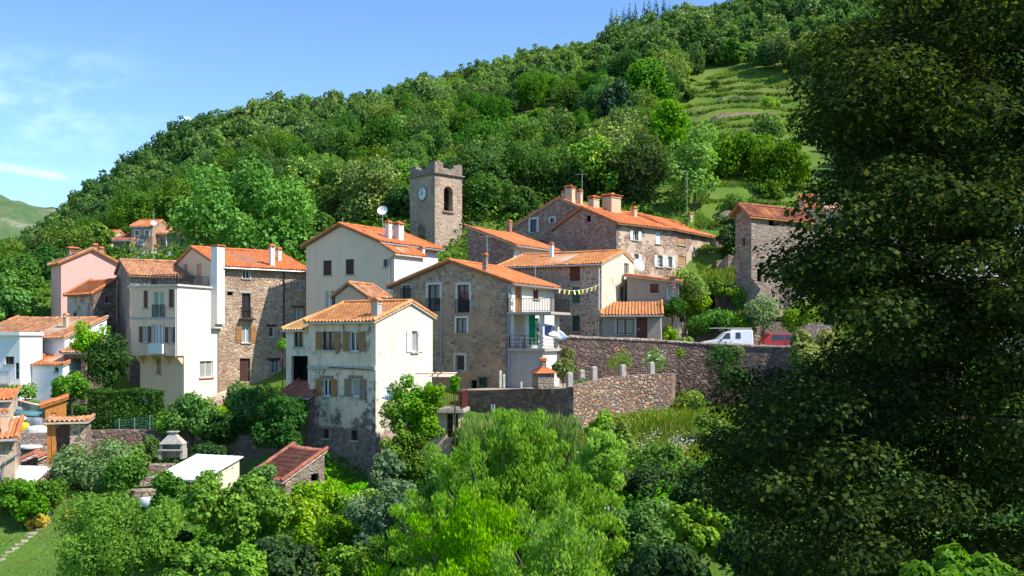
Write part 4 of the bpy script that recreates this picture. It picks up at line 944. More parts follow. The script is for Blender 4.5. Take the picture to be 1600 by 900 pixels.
# garden shed with white sheet roof
fr, LA, LB = fit(314.5, 48, 20, 246, 374)
h = House('garden_shed', 'small cream garden shed with flat white sheet roof, beside the stone barbecue', 'shed', fr, LA, LB, -9.8,
    dict(axis='v', r=LB, zr=fr.z(716, 0, LB), z0=fr.z(750), zL=0), ['cracked', 'cracked'], [('A', 277, 753, 302, 776, dict(fc='woodbrown', red=True, leaves=2))], roof=False)
mb = MB(); q = [(-.15, -.2), (LA+.15, -.2), (LA+.15, LB+.15), (-.15, LB+.15)]; c = [fr.W(u, v, h.top(u, v)+.004) for u, v in q]
n = 14
for k in range(n):
    a, b = -.15+(LA+.3)*k/n, -.15+(LA+.3)*(k+1)/n; o = .03*(k % 2)
    for v0, v1 in ((-.2, LB+.15),): mb.box8([fr.W(a, v0, h.top(a, v0)+.005), fr.W(b, v0, h.top(b, v0)+.005), fr.W(b, v1, h.top(b, v1)+.005), fr.W(a, v1, h.top(a, v1)+.005), fr.W(a, v0, h.top(a, v0)+.06+o*.3), fr.W(b, v0, h.top(b, v0)+.06+o*.3), fr.W(b, v1, h.top(b, v1)+.06+o*.3), fr.W(a, v1, h.top(a, v1)+.06+o*.3)])
mb.build('sheet_roof', M['sheet'], h.root)
# red tiled barn
fr, LA, LB = fit(446, 50, 45, 397, 507)
h = House('garden_barn', 'low stone barn with dull red tile roof, at the foot of the weathered house', 'barn', fr, LA, LB, -9.8,
    dict(axis='v', r=LB, zr=fr.z(708, 0, LB), z0=fr.z(752), zL=0), ['greystone', 'greystone'], [('B', 486, 740, 498, 752, dict(k='dark', nm='opening'))], tile='tilered', eave=.25, verge=.1, fascia='fascialight')
# bottom left: stone house, shed, shelter
fr, LA, LB = fit(23, 50, -22, -60, 40); LB = 3
h = House('stone_cottage', 'low stone cottage with orange roof and grey gutter at the bottom left edge', 'house', fr, LA, LB, -9.5,
    dict(axis='v', r=LB, zr=fr.z(657, 0, LB), z0=fr.z(686), zL=0), ['pinklight', 'pinklight'], [], tile='tile', eave=.3, gutter='zinc')
h.chimney(0, 10, 640, 676, 'beige', 'tile'); h.pipe([(31, 692), (31, 708), (8, 722), (4, 745)], .06, 'zinc', 'downpipe', 'A', .12)
fr = Fr(16, 58, -18); House('shed_roof', 'small orange roofed outhouse above the bottom left stone cottage', 'outhouse', fr, 3.2, 2.5, -7.5, dict(axis='v', r=2.5, zr=fr.z(614), z0=fr.z(627), zL=0), ['pinklight', 'pinklight'], [], tile='tile', eave=.2)
fr, LA, LB = fit(88, 60, -10, 70, 97); fr = Fr(70.5, 60, 65)
LA, LB = 1.5, 1.2
h = House('wood_shed', 'orange plank shed with thin red roof, below the white cottage', 'shed', fr, LA, LB, -7.2, dict(axis='v', r=LB, zr=fr.z(626), z0=fr.z(636), zL=0), ['woodglow', 'woodglow'], [('B', 80, 645, 88, 662, dict(k='door', fc='woodglow'))], tile='tile', eave=.3, verge=.15, fascia='woodglow')
fr, LA, LB = fit(133, 53, -16, 76, 150); LB = 2.2
h = House('open_shelter', 'open garden shelter with pale tile roof on orange posts and studded stone side', 'shelter', fr, LA, LB, -7.6, dict(axis='v', r=LB, zr=fr.z(654, 0, LB), z0=fr.z(661), zL=0), ['greystone', 'greystone'], [], tile='tileold', eave=.35, verge=.2, faces='CB')
mb = MB(); Q = fr.Q('A'); wallface(mb, Q, 0, LA*.42, -7.6, lambda t: h.top(t, 0), [], []); mb.build('side_wall', M['bunt'], h.root)
for k, u in enumerate((LA*.86, LA*.99)):
    mb = MB(); fbox(mb, Q, u-.1, u+.1, -7.6, h.top(u, 0), -.2, 0); mb.build('post', M['woodglow'], h.root)
fr = Fr(50, 49, 10); mb = MB()
fr2 = Fr(36, 55, 30); h = House('wood_store', 'little tiled lean-to between the stone cottage and the open shelter', 'lean-to', fr2, 1.0, 1.6, -8.5, dict(axis='v', r=1.6, zr=fr2.z(716), z0=fr2.z(730), zL=0), ['greystone', 'greystone'], [], tile='tilered', eave=.2)
fr2 = Fr(48, 50, 8); h = House('roofed_store', 'low store with pale metal sheet roof at the bottom left garden edge', 'shed', fr2, 3.4, 1.6, -9, dict(axis='v', r=1.6, zr=fr2.z(738), z0=fr2.z(757), zL=0), ['greystone', 'greystone'], [], roof=False)
mb = MB(); slab(mb, fr2, -.1, 3.5, -.1, 1.7, 0, 0); mb = MB(); mb.box8([fr2.W(u, v, h.top(u, v)+.004) for u, v in ((-.1, -.1), (3.5, -.1), (3.5, 1.7), (-.1, 1.7))]+[fr2.W(u, v, h.top(u, v)+.06) for u, v in ((-.1, -.1), (3.5, -.1), (3.5, 1.7), (-.1, 1.7))]); mb.build('sheet_roof', M['sheet'], h.root)
# glazed porch with terrace, right of the weathered house
fr, LA, LB = fit(717, 56.5, 6, 650, 722); LB = 2.0; zs = fr.z(639)
h = House('glazed_porch', 'two level porch with orange glazed doors and red iron rail, half under climbing vine', 'porch', fr, LA, LB, -8, dict(axis='flat', r=-1, zr=zs-.2, z0=0, zL=0), ['palegrey', 'palegrey'],
    [('A', 698, 646, 708, 684, dict(fc='woodglow', g='glass', bars=(.33, .66), leaves=1, sill=False)), ('A', 709.5, 646, 716, 684, dict(fc='woodglow', g='glass', bars=(.5,), leaves=1, sill=False))], roof=False)
mb = MB(); slab(mb, fr, -.35, LA, -.45, LB, zs-.195, zs); mb.build('terrace_slab', M['concrete'], h.root)
mb = MB(); railing(mb, fr.Q('A'), -.2, LA, zs, zs+1.05, .3, .12); railing(mb, fr.Q('B'), -.3, LB, zs, zs+1.05, .2, .12); mb.build('terrace_rail', M['rust'], h.root)
mb = MB()
for u in (-.15, 1.2, LA*.6):
    p = fr.W(u, -.25, zs); mb.tube([p, (p[0], p[1], fr.z(584))], .03, 5); q = fr.W(u, LB-.3, zs); mb.tube([q, (q[0], q[1], fr.z(582))], .03, 5); mb.tube([(p[0], p[1], fr.z(584)), (q[0], q[1], fr.z(582))], .025, 5)
a, b = fr.W(-.15, -.25, fr.z(584)), fr.W(LA, -.25, fr.z(584)); mb.tube([a, b], .025, 5); mb.build('pergola_frame', M['rust'], h.root)
mb = MB(); zz = fr.z(588); c = [(.3, -.3), (1.9, -.3), (1.9, 1.2), (.3, 1.2)]; mb.box8([fr.W(u, v, zz+.14*v) for u, v in c]+[fr.W(u, v, zz+.14*v+.025) for u, v in c]); mb.build('awning', plain('cream_canvas', (.62, .56, .40), .8, .08), h.root)
# ------------------------------------------------------------------ terrain
CT = [(0, -6, -3.5), (-20, -5, -5), (30, -10, -1.5), (60, 0, 2), (-60, 0, -8), (8, 8, -5.5), (0, 12, -9), (-12, 16, -12.5), (16, 14, -7), (0, 28, -14), (12, 28, -12.5), (25, 25, -7), (-25, 25, -13), (-60, 30, -13), (50, 30, 2), (-120, 60, -10), (-200, 120, 0), (120, 60, 15)]
PT = [(50, 880, 44), (-100, 860, 44), (20, 770, 58), (200, 770, 51), (300, 900, 40), (180, 830, 46), (530, 775, 53), (440, 775, 49), (310, 800, 46), (600, 960, 36), (800, 980, 38), (700, 800, 48), (20, 725, 58), (20, 690, 63), (-100, 650, 70),
 (150, 715, 56), (200, 712, 59), (330, 718, 59), (460, 705, 58), (200, 668, 62), (330, 668, 62), (440, 650, 62), (225, 645, 75), (300, 648, 75), (225, 655, 68), (300, 655, 68), (100, 645, 72), (30, 612, 76), (130, 600, 78), (460, 610, 62), (400, 605, 79), (640, 640, 63), (740, 660, 63), (840, 640, 66), (960, 650, 70), (1030, 640, 73),
 (900, 712, 58), (900, 706, 61), (945, 690, 62), (980, 668, 63.5), (1015, 655, 66), (1060, 642, 69.5), (1150, 650, 70), (1230, 660, 66), (1300, 700, 56), (1000, 722, 54), (1080, 732, 52), (1000, 805, 42), (1050, 880, 34), (1200, 850, 34), (1050, 630, 75), (1150, 630, 76), (900, 640, 74), (1250, 640, 76), (1400, 640, 74), (1500, 660, 70),
 (900, 560, 86), (1000, 545, 84), (1100, 545, 84.5), (1180, 545, 85), (1300, 545, 85), (1120, 492, 88), (1190, 488, 87.5), (1060, 480, 88), (1260, 470, 88), (1190, 440, 92), (1060, 440, 95), (960, 450, 92), (840, 470, 92), (1400, 450, 88), (1600, 450, 86), (1800, 460, 80),
 (680, 392, 107), (550, 470, 88), (600, 450, 95), (430, 575, 84), (430, 480, 96), (250, 530, 92), (130, 520, 99), (30, 480, 100), (-60, 500, 95), (230, 404, 129), (170, 404, 129), (290, 402, 129), (100, 420, 125), (20, 455, 130), (390, 405, 105), (520, 398, 110), (620, 345, 115), (760, 340, 110), (850, 320, 118), (1000, 330, 112), (1080, 335, 108), (1180, 350, 102), (1180, 296, 116), (1120, 292, 116), (1250, 345, 108), (1400, 360, 108), (1600, 360, 106),
 (300, 330, 165), (100, 425, 180), (30, 435, 200), (450, 290, 180), (600, 265, 170), (750, 255, 165), (900, 250, 165), (830, 205, 190), (1000, 200, 190), (1100, 170, 190), (1160, 128, 215), (1060, 160, 200), (1220, 205, 165), (1150, 225, 150), (1400, 210, 170), (1600, 220, 160),
 (0, 440, 260), (60, 388, 300), (120, 342, 300), (200, 278, 290), (300, 225, 285), (400, 193, 280), (600, 164, 290), (700, 134, 300), (800, 106, 310), (950, 84, 330), (1060, 84, 340), (1130, 52, 360), (1200, 15, 400), (1350, -60, 430), (1600, -150, 430), (1900, -200, 430), (-200, 480, 250)]
C = np.array([list(c) for c in CT]+[list(P(*p)) for p in PT], float)
BK = []
for px, py, d in PT[-17:]:                      # the far side of the ridge falls away
    p = P(px, py, d); k = (d+140)/d; BK.append((p.x*k, p.y*k, p.z-25))
C = np.concatenate([C, np.array(BK)])
def kern(a, b): return np.sqrt(((a[:, None]-b[None])**2).sum(-1)+4.0)
n_ = len(C); A_ = np.zeros((n_+3, n_+3)); A_[:n_, :n_] = kern(C[:, :2], C[:, :2])-0.0*np.eye(n_); A_[:n_, :n_] += np.eye(n_)*-.4
A_[:n_, n_] = 1; A_[:n_, n_+1:] = C[:, :2]; A_[n_:, :n_] = A_[:n_, n_:].T
W_ = np.linalg.solve(A_, np.concatenate([C[:, 2], np.zeros(3)]))
def hraw(x, y):
    q = np.stack([np.ravel(x), np.ravel(y)], 1).astype(float); out = np.empty(len(q))
    for i in range(0, len(q), 20000):
        s = q[i:i+20000]; out[i:i+20000] = kern(s, C[:, :2])@W_[:n_]+W_[n_]+s@W_[n_+1:]
    return out.reshape(np.shape(x))
def pxy(x, y, z): return CX+F*x/y, HY-F*z/y
def meadow(x, y):
    """1 inside the terraced meadow above the village"""
    px = CX+F*np.asarray(x, float)/np.maximum(y, 1)
    a = np.clip((px-np.clip(980+(np.asarray(y)-168)*1.9, 980, 1105))/30, 0, 1)*np.clip((1330-px)/40, 0, 1)*np.clip((np.asarray(y)-160)/12, 0, 1)*np.clip((232-np.clip(px-1150, 0, 400)*.22-np.asarray(y))/12, 0, 1)
    b = np.clip((px-1085)/30, 0, 1)*np.clip((1330-px)/40, 0, 1)*np.clip((np.asarray(y)-94)/5, 0, 1)*np.clip((124-np.asarray(y))/6, 0, 1)
    return np.maximum(a, b)
def hgt(x, y):
    x = np.asarray(x, float); y = np.asarray(y, float); h = hraw(x, y); m = meadow(x, y)
    s = 3.2; q = h/s+.12*np.sin(x*.09)+.08*np.sin(x*.23+y*.1); f = q-np.floor(q); st = (np.floor(q)+np.clip((f-.74)/.26, 0, 1)**1.0*1.0+.0*f-.12*np.sin(x*.09)-.08*np.sin(x*.23+y*.1))*s
    pg = CX+F*x/np.maximum(y, 1); wg = np.clip((pg-110)/25, 0, 1)*np.clip((505-pg)/25, 0, 1)*np.clip((np.where(pg < 345, 61.9, 61.9-(pg-345)*.022)-y)/.8, 0, 1)
    h = h*(1-wg)+np.minimum(h, -7.7-(60-y)*.09)*wg
    r = .35*np.sin(x*.31+y*.17)*np.sin(y*.27-x*.11)*np.clip((y-100)/60, 0, 1)
    return h*(1-m)+(st*.82+h*.18)*m+r
def gh(x, y): return float(hgt(np.array([x]), np.array([y]))[0])
def grid1(lo, hi, step, far, g=1.25):
    a = list(np.arange(lo, hi, step)); s, x, y = step, a[-1], a[0]; R_, L_ = [], []
    while x < far: s *= g; x += s; R_.append(x)
    s = step
    while y > -far: s *= g; y -= s; L_.append(y)
    return np.array(L_[::-1]+a+R_)
gx = grid1(-150, 190, 1.6, 3000); gy = grid1(-20, 250, 1.6, 3000)
X, Y = np.meshgrid(gx, gy); Z = hgt(X, Y)
far_ = np.clip((np.hypot(X, Y)-480)/500, 0, 1); Z = Z*(1-far_)+np.minimum(Z, 20)*0-20*far_
nx, ny = len(gx), len(gy); i, j = np.meshgrid(np.arange(ny-1), np.arange(nx-1), indexing='ij'); q = (i*nx+j).ravel()
s = N('hillside_ground'); p = s.pos(); g1 = s.noise(p, .09, 5); g2 = s.noise(p, 1.2, 5); g3 = s.noise(p, 6, 4)
col = s.ramp(g1, [(.35, (.065, .135, .018)), (.5, (.095, .18, .024)), (.65, (.14, .20, .04))])
col = s.mix(s.ramp(g2, [(.52, (0,)*3), (.75, (.5,)*3)]), col, (.15, .125, .06))
col = s.mix(.6, col, s.ramp(g3, [(.3, (.55,)*3), (.7, (1.2,)*3)]), 'MULTIPLY')
nz = s.n('ShaderNodeSeparateXYZ', None, i0=s.n('ShaderNodeNewGeometry').outputs['Normal']).outputs[2]
col = s.mix(s.ramp(nz, [(.58, (1,)*3), (.74, (0,)*3)]), col, s.ramp(g2, [(.4, (.11, .08, .05)), (.6, (.19, .155, .11))]))
M['ground'] = s.out(col, .95, s.bump(g3, .5, .1), spec=.1)
o = link('terrain', npmesh('terrain', np.stack([X.ravel(), Y.ravel(), Z.ravel()], 1), np.stack([q, q+1, q+nx+1, q+nx], 1), M['ground'], smooth=True)); tag(o, kind='structure')
# the bare mountain far off down the valley
mx = np.linspace(-2600, -700, 120); my = np.linspace(1500, 3200, 60); X, Y = np.meshgrid(mx, my)
pk = lambda x: np.interp(CX+F*x/2300, [-900, -300, -60, 0, 40, 80, 200], [190, 250, 285, 303, 316, 331, 400])
crest = (HY-pk(X))/F*2300
Z = crest*np.exp(-((Y-2300)/620)**2)+18*np.sin(X*.021+Y*.013)*np.sin(Y*.017)+8*np.sin(X*.06)*np.sin(Y*.05+X*.02)
i, j = np.meshgrid(np.arange(59), np.arange(119), indexing='ij'); q = (i*120+j).ravel()
s = N('far_mountain_scrub'); p = s.pos(); a = s.noise(p, .012, 8, .7); col = s.ramp(a, [(.38, (.06, .115, .045)), (.54, (.10, .145, .065)), (.68, (.27, .26, .22))])
o = link('mountain', npmesh('mountain', np.stack([X.ravel(), Y.ravel(), Z.ravel()], 1), np.stack([q, q+1, q+121, q+120], 1), s.out(col, .95, s.bump(a, .6, 12), spec=.1), smooth=True)); tag(o, kind='structure')

# ------------------------------------------------------------------ road, retaining walls, terraces
RW = [(868, 527, 650, 72.5), (900, 528.5, 650, 72.6), (1000, 532.5, 650, 73.5), (1055, 535.5, 650, 74), (1105, 539, 655, 74), (1215, 543.5, 660, 73), (1330, 546, 670, 70), (1500, 552, 690, 64)]
strip_wall('road_wall', 'long dark stone retaining wall with rounded coping, carrying the road where the white van stands', RW, .5, 'roadwall', coping='greystone')
mb = MB(); zz = [-.95, -.95, -1.0, -1.05, -1.1, -1.2, -1.3, -1.5]; fr_ = [P(a, b, d+.45) for a, b, c, d in RW]; bk = [(76.3, 89), (85, 86)]
far_ = [82, 84, 84.5, 84.5, 84.5, 84.5, 83, 82]
for k in range(len(fr_)-1):
    a, b = fr_[k], fr_[k+1]; c = P(RW[k+1][0], 0, far_[k+1]); d = P(RW[k][0], 0, far_[k]); z0, z1 = zz[k], zz[k+1]
    mb.box8([(a.x, a.y, -7), (b.x, b.y, -7), (c.x, c.y, -7), (d.x, d.y, -7), (a.x, a.y, z0), (b.x, b.y, z1), (c.x, c.y, z1), (d.x, d.y, z0)])
tag(mb.build('road', M['asphalt']), kind='structure')
TW = [(716, 612, 700, 65.5), (790, 609, 690, 64.2), (896, 606, 690, 62), (912, 600, 680, 63.2), (930, 595, 675, 64.4), (960, 589, 665, 66), (1000, 585, 655, 67.4), (1050, 582.5, 650, 68.3)]
strip_wall('terrace_wall', 'shaded rubble garden wall below the balcony house, with a pale top edge', TW[:3], .45, 'darkstone')
strip_wall('terrace_wall', 'sunlit curved wall of rounded river stones, topped by concrete posts', TW[2:], .45, 'cobble', sub=.9)
strip_wall('terrace_wall', 'short return of the curved cobble wall, running back to the road wall', [(1050, 582.5, 650, 68.35), (1056, 583, 640, 73.5)], .45, 'cobble')
mb = MB(); zt = -2.95
tp_ = [P(a, b, d+.4) for a, b, c, d in TW]; bk = [P(800, 0, 70)]+[P(a, 0, 73.2) for a in (868, 900, 940, 980, 1020, 1050, 1054)]; bk[0] = P(760, 0, 68)
for k in range(len(tp_)-1):
    a, b, c, d = tp_[k], tp_[k+1], bk[k+1], bk[k]
    zk = [(-3.45, -3.45), (-3.4, -3.3), (-3.2, -3.1), (-3.1, -3.0), (-3.0, -2.9), (-2.9, -2.8), (-2.8, -2.75)][k]
    mb.box8([(p.x, p.y, -8) for p in (a, b, c, d)]+[(a.x, a.y, zk[0]), (b.x, b.y, zk[1]), (c.x, c.y, zk[1]), (d.x, d.y, zk[0])])
tag(mb.build('terrace', M['gravel']), kind='structure')
# posts with cables along the curved terrace
posts = [(890, 583, 608, 62.6), (909, 579, 602, 66.5), (928, 574, 597, 65), (973, 571, 589, 67.2), (1018, 567, 586, 68.3)]; pp = []
for k, (a, yt, yb, d) in enumerate(posts):
    p, q = P(a, yb, d), P(a, yt, d); mb = MB(); mb.obox(p-Vector((0, 0, .3)), .34, .34, q.z-p.z+.3, .4); mb.obox(q+Vector((0, 0, .002)), .34, .34, .07, .4, 0, .4)
    tag(mb.build('terrace_post', M['concrete'], loc=p), ['short concrete post at the corner where the dark and the cobble wall meet', 'concrete post set back inside the gravel terrace', 'concrete post where the cobble wall bends', 'concrete post at the middle of the curved cobble wall', 'concrete post nearest the right end of the curved cobble wall'][k], 'post', 'concrete posts on the terrace'); pp.append(q)
mb = MB()
for a, b in ((0, 2), (2, 3), (3, 4)):
    for h in (.1, .45): mb.tube([pp[a]-Vector((0, 0, h)), pp[a].lerp(pp[b], .5)-Vector((0, 0, h+.06)), pp[b]-Vector((0, 0, h))], .014, 4)
tag(mb.build('cable_rail', M['iron'], loc=pp[2]), 'thin dark cables strung between the concrete terrace posts', 'cable')
# brick oven
c = P(849, 607, 63); r = thing('garden_oven', 'square grey garden oven with terracotta pyramid roof and tiled flue, on the terrace wall', 'oven', c)
mb = MB(); mb.obox(c, 1.15, 1.0, 1.02, .35); mb.build('body', M['greystone'], r)
mb = MB(); z = 1.02
for k in range(5): mb.obox(c+Vector((0, 0, z+.075*k)), 1.5*(1-k*.15), 1.3*(1-k*.15), .07, .35, 0, .9)
mb.build('roof', M['tile'], r)
mb = MB(); mb.obox(c+Vector((0, 0, z+.38)), .3, .3, .42, .35); mb.build('flue', M['pinkstone'], r)
mb = MB(); mb.obox(c+Vector((0, 0, z+.81)), .56, .44, .06, .35); mb.tube([c+Vector((-.22, 0, z+.92)), c+Vector((.22, 0, z+.92))], .1, 8); mb.build('flue_cap', M['tile'], r)
# old gate post and pipes on the dark wall
c = P(782, 606, 64.2)
for x, w_, h_, lb in ((0, .16, 1.1, 'tallest pale stone post on the dark garden wall'), (.24, .14, .85, 'shorter pale stone post touching the tallest one on the dark wall'), (1.4, .12, .35, 'stub of a pale post on the dark wall left of the garden oven')):
    q = c+Vector((x, .1, 0)); mb = MB(); mb.obox(q, w_, w_, h_, .2); mb.obox(q+Vector((0, 0, h_+.002)), w_, w_, .05, .2, 0, .5); tag(mb.build('stone_post', M['concretelight'], loc=q), lb, 'post')
mb = MB(); 
for x in (768, 772): mb.tube([P(x, 632, 63.6), P(x, 672, 63.6)], .06, 8)
tag(mb.build('drain_pipe', M['pipeblue'], loc=P(770, 672, 63.6)), 'blue-grey drain pipes running down the dark garden wall', 'pipe')
# garden terrace wall, bottom left
strip_wall('garden_wall', 'dark dry stone terrace wall behind the barbecue and the white shed', [(128, 672, 740, 59.5), (190, 672, 735, 60), (260, 671, 735, 60.5), (340, 676, 735, 60.5), (420, 690, 740, 59), (490, 700, 760, 57)], .5, 'darkstone')
strip_wall('garden_wall', 'low sunlit stone wall behind the bags, under the white cottage', [(-40, 618, 660, 70), (20, 624, 660, 68), (60, 634, 665, 67)], .5, 'pinklight')
strip_wall('steps_wall', 'sunlit slanting stone ramp wall at the foot of the tan stone house', [(318, 630, 670, 74), (345, 616, 660, 76), (376, 601, 650, 79)], .4, 'pinklight')
strip_wall('bank_wall', 'overgrown stone wall holding the green bank behind the white van', [(1036, 512, 550, 80), (1080, 500, 552, 84.6), (1190, 502, 552, 85), (1300, 505, 552, 85)], .5, 'greystone')
strip_wall('stone_wall', 'grey stone wall above the vine pergola, below the tall gable barn', [(1118, 452, 500, 87.5), (1150, 443, 500, 87), (1235, 444, 500, 86)], .5, 'greystone')
# BBQ
c = P(270, 716, 55); r = thing('barbecue', 'grey concrete garden barbecue with tapered hood, behind the white roofed shed', 'barbecue', c); z0 = c.z
mb = MB()
for sx in (-.62, .62): mb.obox(c+Vector((sx, 0, 0)), .16, .75, .45, .0)
mb.obox(c+Vector((0, .3, .002)), 1.06, .1, .45, 0); mb.obox(c+Vector((0, -.02, .455)), 1.4, .85, .08, 0); mb.build('base', M['concrete'], r)
mb = MB()
for sx in (-.6, .6): mb.obox(c+Vector((sx, .05, .54)), .14, .62, .3, 0)
mb.obox(c+Vector((0, .32, .54)), 1.05, .1, .3, 0); mb.build('firebox', M['concrete'], r)
mb = MB(); mb.obox(c+Vector((0, .05, .842)), 1.36, .8, .5, 0, 0, .32, .5); mb.obox(c+Vector((0, .05, 1.345)), .40, .36, .14, 0); mb.obox(c+Vector((0, .05, 1.49)), .6, .5, .05, 0); mb.build('hood', M['concrete'], r)
mb = MB(); 
for k in range(3): mb.obox(P(236+k*9, 776-k*20, 52+k*1.2), 2.0-.3*k, .9, .4, .3)
tag(mb.build('garden_steps', M['greystone']), 'rough stone garden steps left of the white roofed shed', 'steps')
for k, (a, b) in enumerate(((186, 676), (210, 675), (234, 671))):
    p = P(a, b, 61.2); mb = MB(); mb.tube([p-Vector((0, 0, .4)), p+Vector((0, 0, .85))], .045, 6); mb.tube([p+Vector((0, 0, .85)), p+Vector((0, 0, .9))], [.06, .03], 6)
    tag(mb.build('fence_post', M['greensteel'], loc=p), 'green wire fence post before the clipped dark hedge, '+('nearest the shelter roof' if k == 0 else 'second from the shelter' if k == 1 else 'nearest the cream house'), 'fence post', 'green fence posts along the garden wall')
mb = MB(); a, b = P(180, 678, 61.2), P(240, 671, 61.2)
for k in range(25): t = a.lerp(b, k/24); mb.tube([t, t+Vector((0, 0, .9))], .007, 3)
for k in range(6): mb.tube([a+Vector((0, 0, .16*k)), b+Vector((0, 0, .16*k))], .007, 3)
tag(mb.build('wire_fence', M['greensteel']), 'green wire mesh stretched between the fence posts by the hedge', 'fence')

# ------------------------------------------------------------------ vehicles
def car(name, label, cat, px, py, d, L, Hh, Wd, prof, paint, glassq, wheels, facing=-1, yaw=0.0, rack=False):
    """prof: side outline (x forward 0..1 of length, z 0..1 of height); glassq: list of side panes"""
    g = P(px, py, d); r = thing(name, label, cat, g); cy, sy = math.cos(yaw), math.sin(yaw)
    def T(x, y, z):
        X_, Y_ = (x-.5)*L*facing*-1, y; return (g.x+X_*cy-Y_*sy, g.y+X_*sy+Y_*cy, g.z+z)
    mb = MB(); n = len(prof); rows = []
    for y, k in ((-Wd/2, .0), (-Wd/2+.07, 1), (Wd/2-.07, 1), (Wd/2, 0)):
        i = len(mb.v); rows.append(i)
        for x, z in prof:
            zz_ = z*Hh; tum = max(0, z-.55)*.28
            yy = y-math.copysign(tum, y); e = .0 if k else .035
            cx_, cz_ = .5, .45; mb.v.append(T(x+(cx_-x)*e, yy, zz_+(cz_*Hh-zz_)*e))
    for a, b in zip(rows, rows[1:]):
        for j in range(n): mb.f.append((a+j, a+(j+1) % n, b+(j+1) % n, b+j)); mb.m.append(0)
    mb.f.append(tuple(rows[0]+j for j in range(n))); mb.m.append(0); mb.f.append(tuple(rows[-1]+j for j in range(n))[::-1]); mb.m.append(0)
    mb.build('body', M[paint], r)
    for q in glassq:
        for sgn in (-1, 1):
            m_ = MB(); pts = []
            for x, z in q: tum = max(0, z-.55)*.28; pts.append((x, sgn*(Wd/2-tum+.006), z*Hh))
            m_.poly([T(*p) for p in pts]); m_.poly([T(p[0], p[1]-sgn*.05, p[2]) for p in pts])
            for p0, p1 in zip(pts, pts[1:]+pts[:1]): m_.poly([T(*p0), T(*p1), T(p1[0], p1[1]-sgn*.05, p1[2]), T(p0[0], p0[1]-sgn*.05, p0[2])])
            m_.build('side_window', M['carglass'], r)
    for x in wheels:
        for sgn in (-1, 1):
            w = MB(); c0, c1 = Vector(T(x, sgn*(Wd/2-.2), .30)), Vector(T(x, sgn*(Wd/2+.01), .30)); w.tube([c0, c1], .30, 20); wo = w.build('wheel', M['rubber'], r)
            w = MB(); c2 = Vector(T(x, sgn*(Wd/2+.02), .30)); w.tube([c1.lerp(c2, .2), c2], [.19, .16], 14); w.build('rim', M['steel'], wo)
    b = MB()
    for x0, x1 in ((-.012, .03), (.97, 1.012)): b.box8([T(x0, -Wd/2+.03, .36), T(x1, -Wd/2+.03, .36), T(x1, Wd/2-.03, .36), T(x0, Wd/2-.03, .36), T(x0, -Wd/2+.03, .5), T(x1, -Wd/2+.03, .5), T(x1, Wd/2-.03, .5), T(x0, Wd/2-.03, .5)])
    b.build('bumper', M['iron'], r)
    for sgn in (-1, 1):
        b = MB(); y0, y1 = sgn*(Wd/2-.42), sgn*(Wd/2-.12); b.box8([T(.0, y0, .56), T(.03, y0, .56), T(.03, y1, .56), T(.0, y1, .56), T(.0, y0, .7), T(.03, y0, .7), T(.03, y1, .7), T(.0, y1, .7)]); b.build('headlight', M['dishwhite'], r)
        b = MB(); b.box8([T(.985, y0, .7), T(1.005, y0, .7), T(1.005, y1, .7), T(.985, y1, .7), T(.985, y0, .95), T(1.005, y0, .95), T(1.005, y1, .95), T(.985, y1, .95)]); b.build('tail_light', M['carred'], r)
        b = MB(); mx_ = .34; b.box8([T(mx_, sgn*(Wd/2-.02), .98), T(mx_+.02, sgn*(Wd/2-.02), .98), T(mx_+.02, sgn*(Wd/2+.18), .98), T(mx_, sgn*(Wd/2+.18), .98), T(mx_, sgn*(Wd/2-.02), 1.1), T(mx_+.02, sgn*(Wd/2-.02), 1.1), T(mx_+.02, sgn*(Wd/2+.18), 1.1), T(mx_, sgn*(Wd/2+.18), 1.1)]); b.build('wing_mirror', M['iron'], r)
    if rack:
        b = MB()
        for y in (-.5, .5): b.tube([T(.18, y, Hh+.13), T(.99, y, Hh+.13)], .025, 6)
        for x in (.22, .4, .58, .76, .95): b.tube([T(x, -.6, Hh+.11), T(x, .6, Hh+.11)], .02, 6)
        for x in (.58, .95):
            for y in (-.55, .55): b.tube([T(x, y, Hh-.04), T(x, y, Hh+.12)], .02, 6)
        for y in (-.55, .55): b.tube([T(.4, y, Hh*.93), T(.4, y, Hh+.12)], .02, 6)
        b.build('roof_rack', M['steel'], r)
    b = MB()                                              # door seams and sill line
    for x in (.545, .365):
        for sgn in (-1, 1): b.box8([T(x, sgn*(Wd/2-.01), .45), T(x+.004, sgn*(Wd/2-.01), .45), T(x+.004, sgn*(Wd/2+.004), .45), T(x, sgn*(Wd/2+.004), .45), T(x, sgn*(Wd/2-.01), .98), T(x+.004, sgn*(Wd/2-.01), .98), T(x+.004, sgn*(Wd/2+.004), .98), T(x, sgn*(Wd/2+.004), .98)])
    for sgn in (-1, 1): b.box8([T(.42, sgn*(Wd/2-.01), .82), T(.46, sgn*(Wd/2-.01), .82), T(.46, sgn*(Wd/2+.02), .82), T(.42, sgn*(Wd/2+.02), .82), T(.42, sgn*(Wd/2-.01), .86), T(.46, sgn*(Wd/2-.01), .86), T(.46, sgn*(Wd/2+.02), .86), T(.42, sgn*(Wd/2+.02), .86)])
    b.build('trim', M['iron'], r)
    return r
van = [(0, .22), (0, .42), (.03, .47), (.30, .575), (.445, .87), (.49, .90), (.535, .93), (.56, 1.0), (.97, 1.0), (.995, .93), (1.0, .24), (.9, .2), (.1, .18)]
car('van', 'small white panel van with a ladder rack on its roof, parked on the road', 'van', 1135, 550.5, 78.5, 4.05, 1.84, 1.62, van, 'carwhite', [[(.355, .60), (.535, .60), (.535, .86), (.46, .86)], [(.645, .62), (.745, .62), (.745, .88), (.645, .88)]], (.17, .8), rack=True)
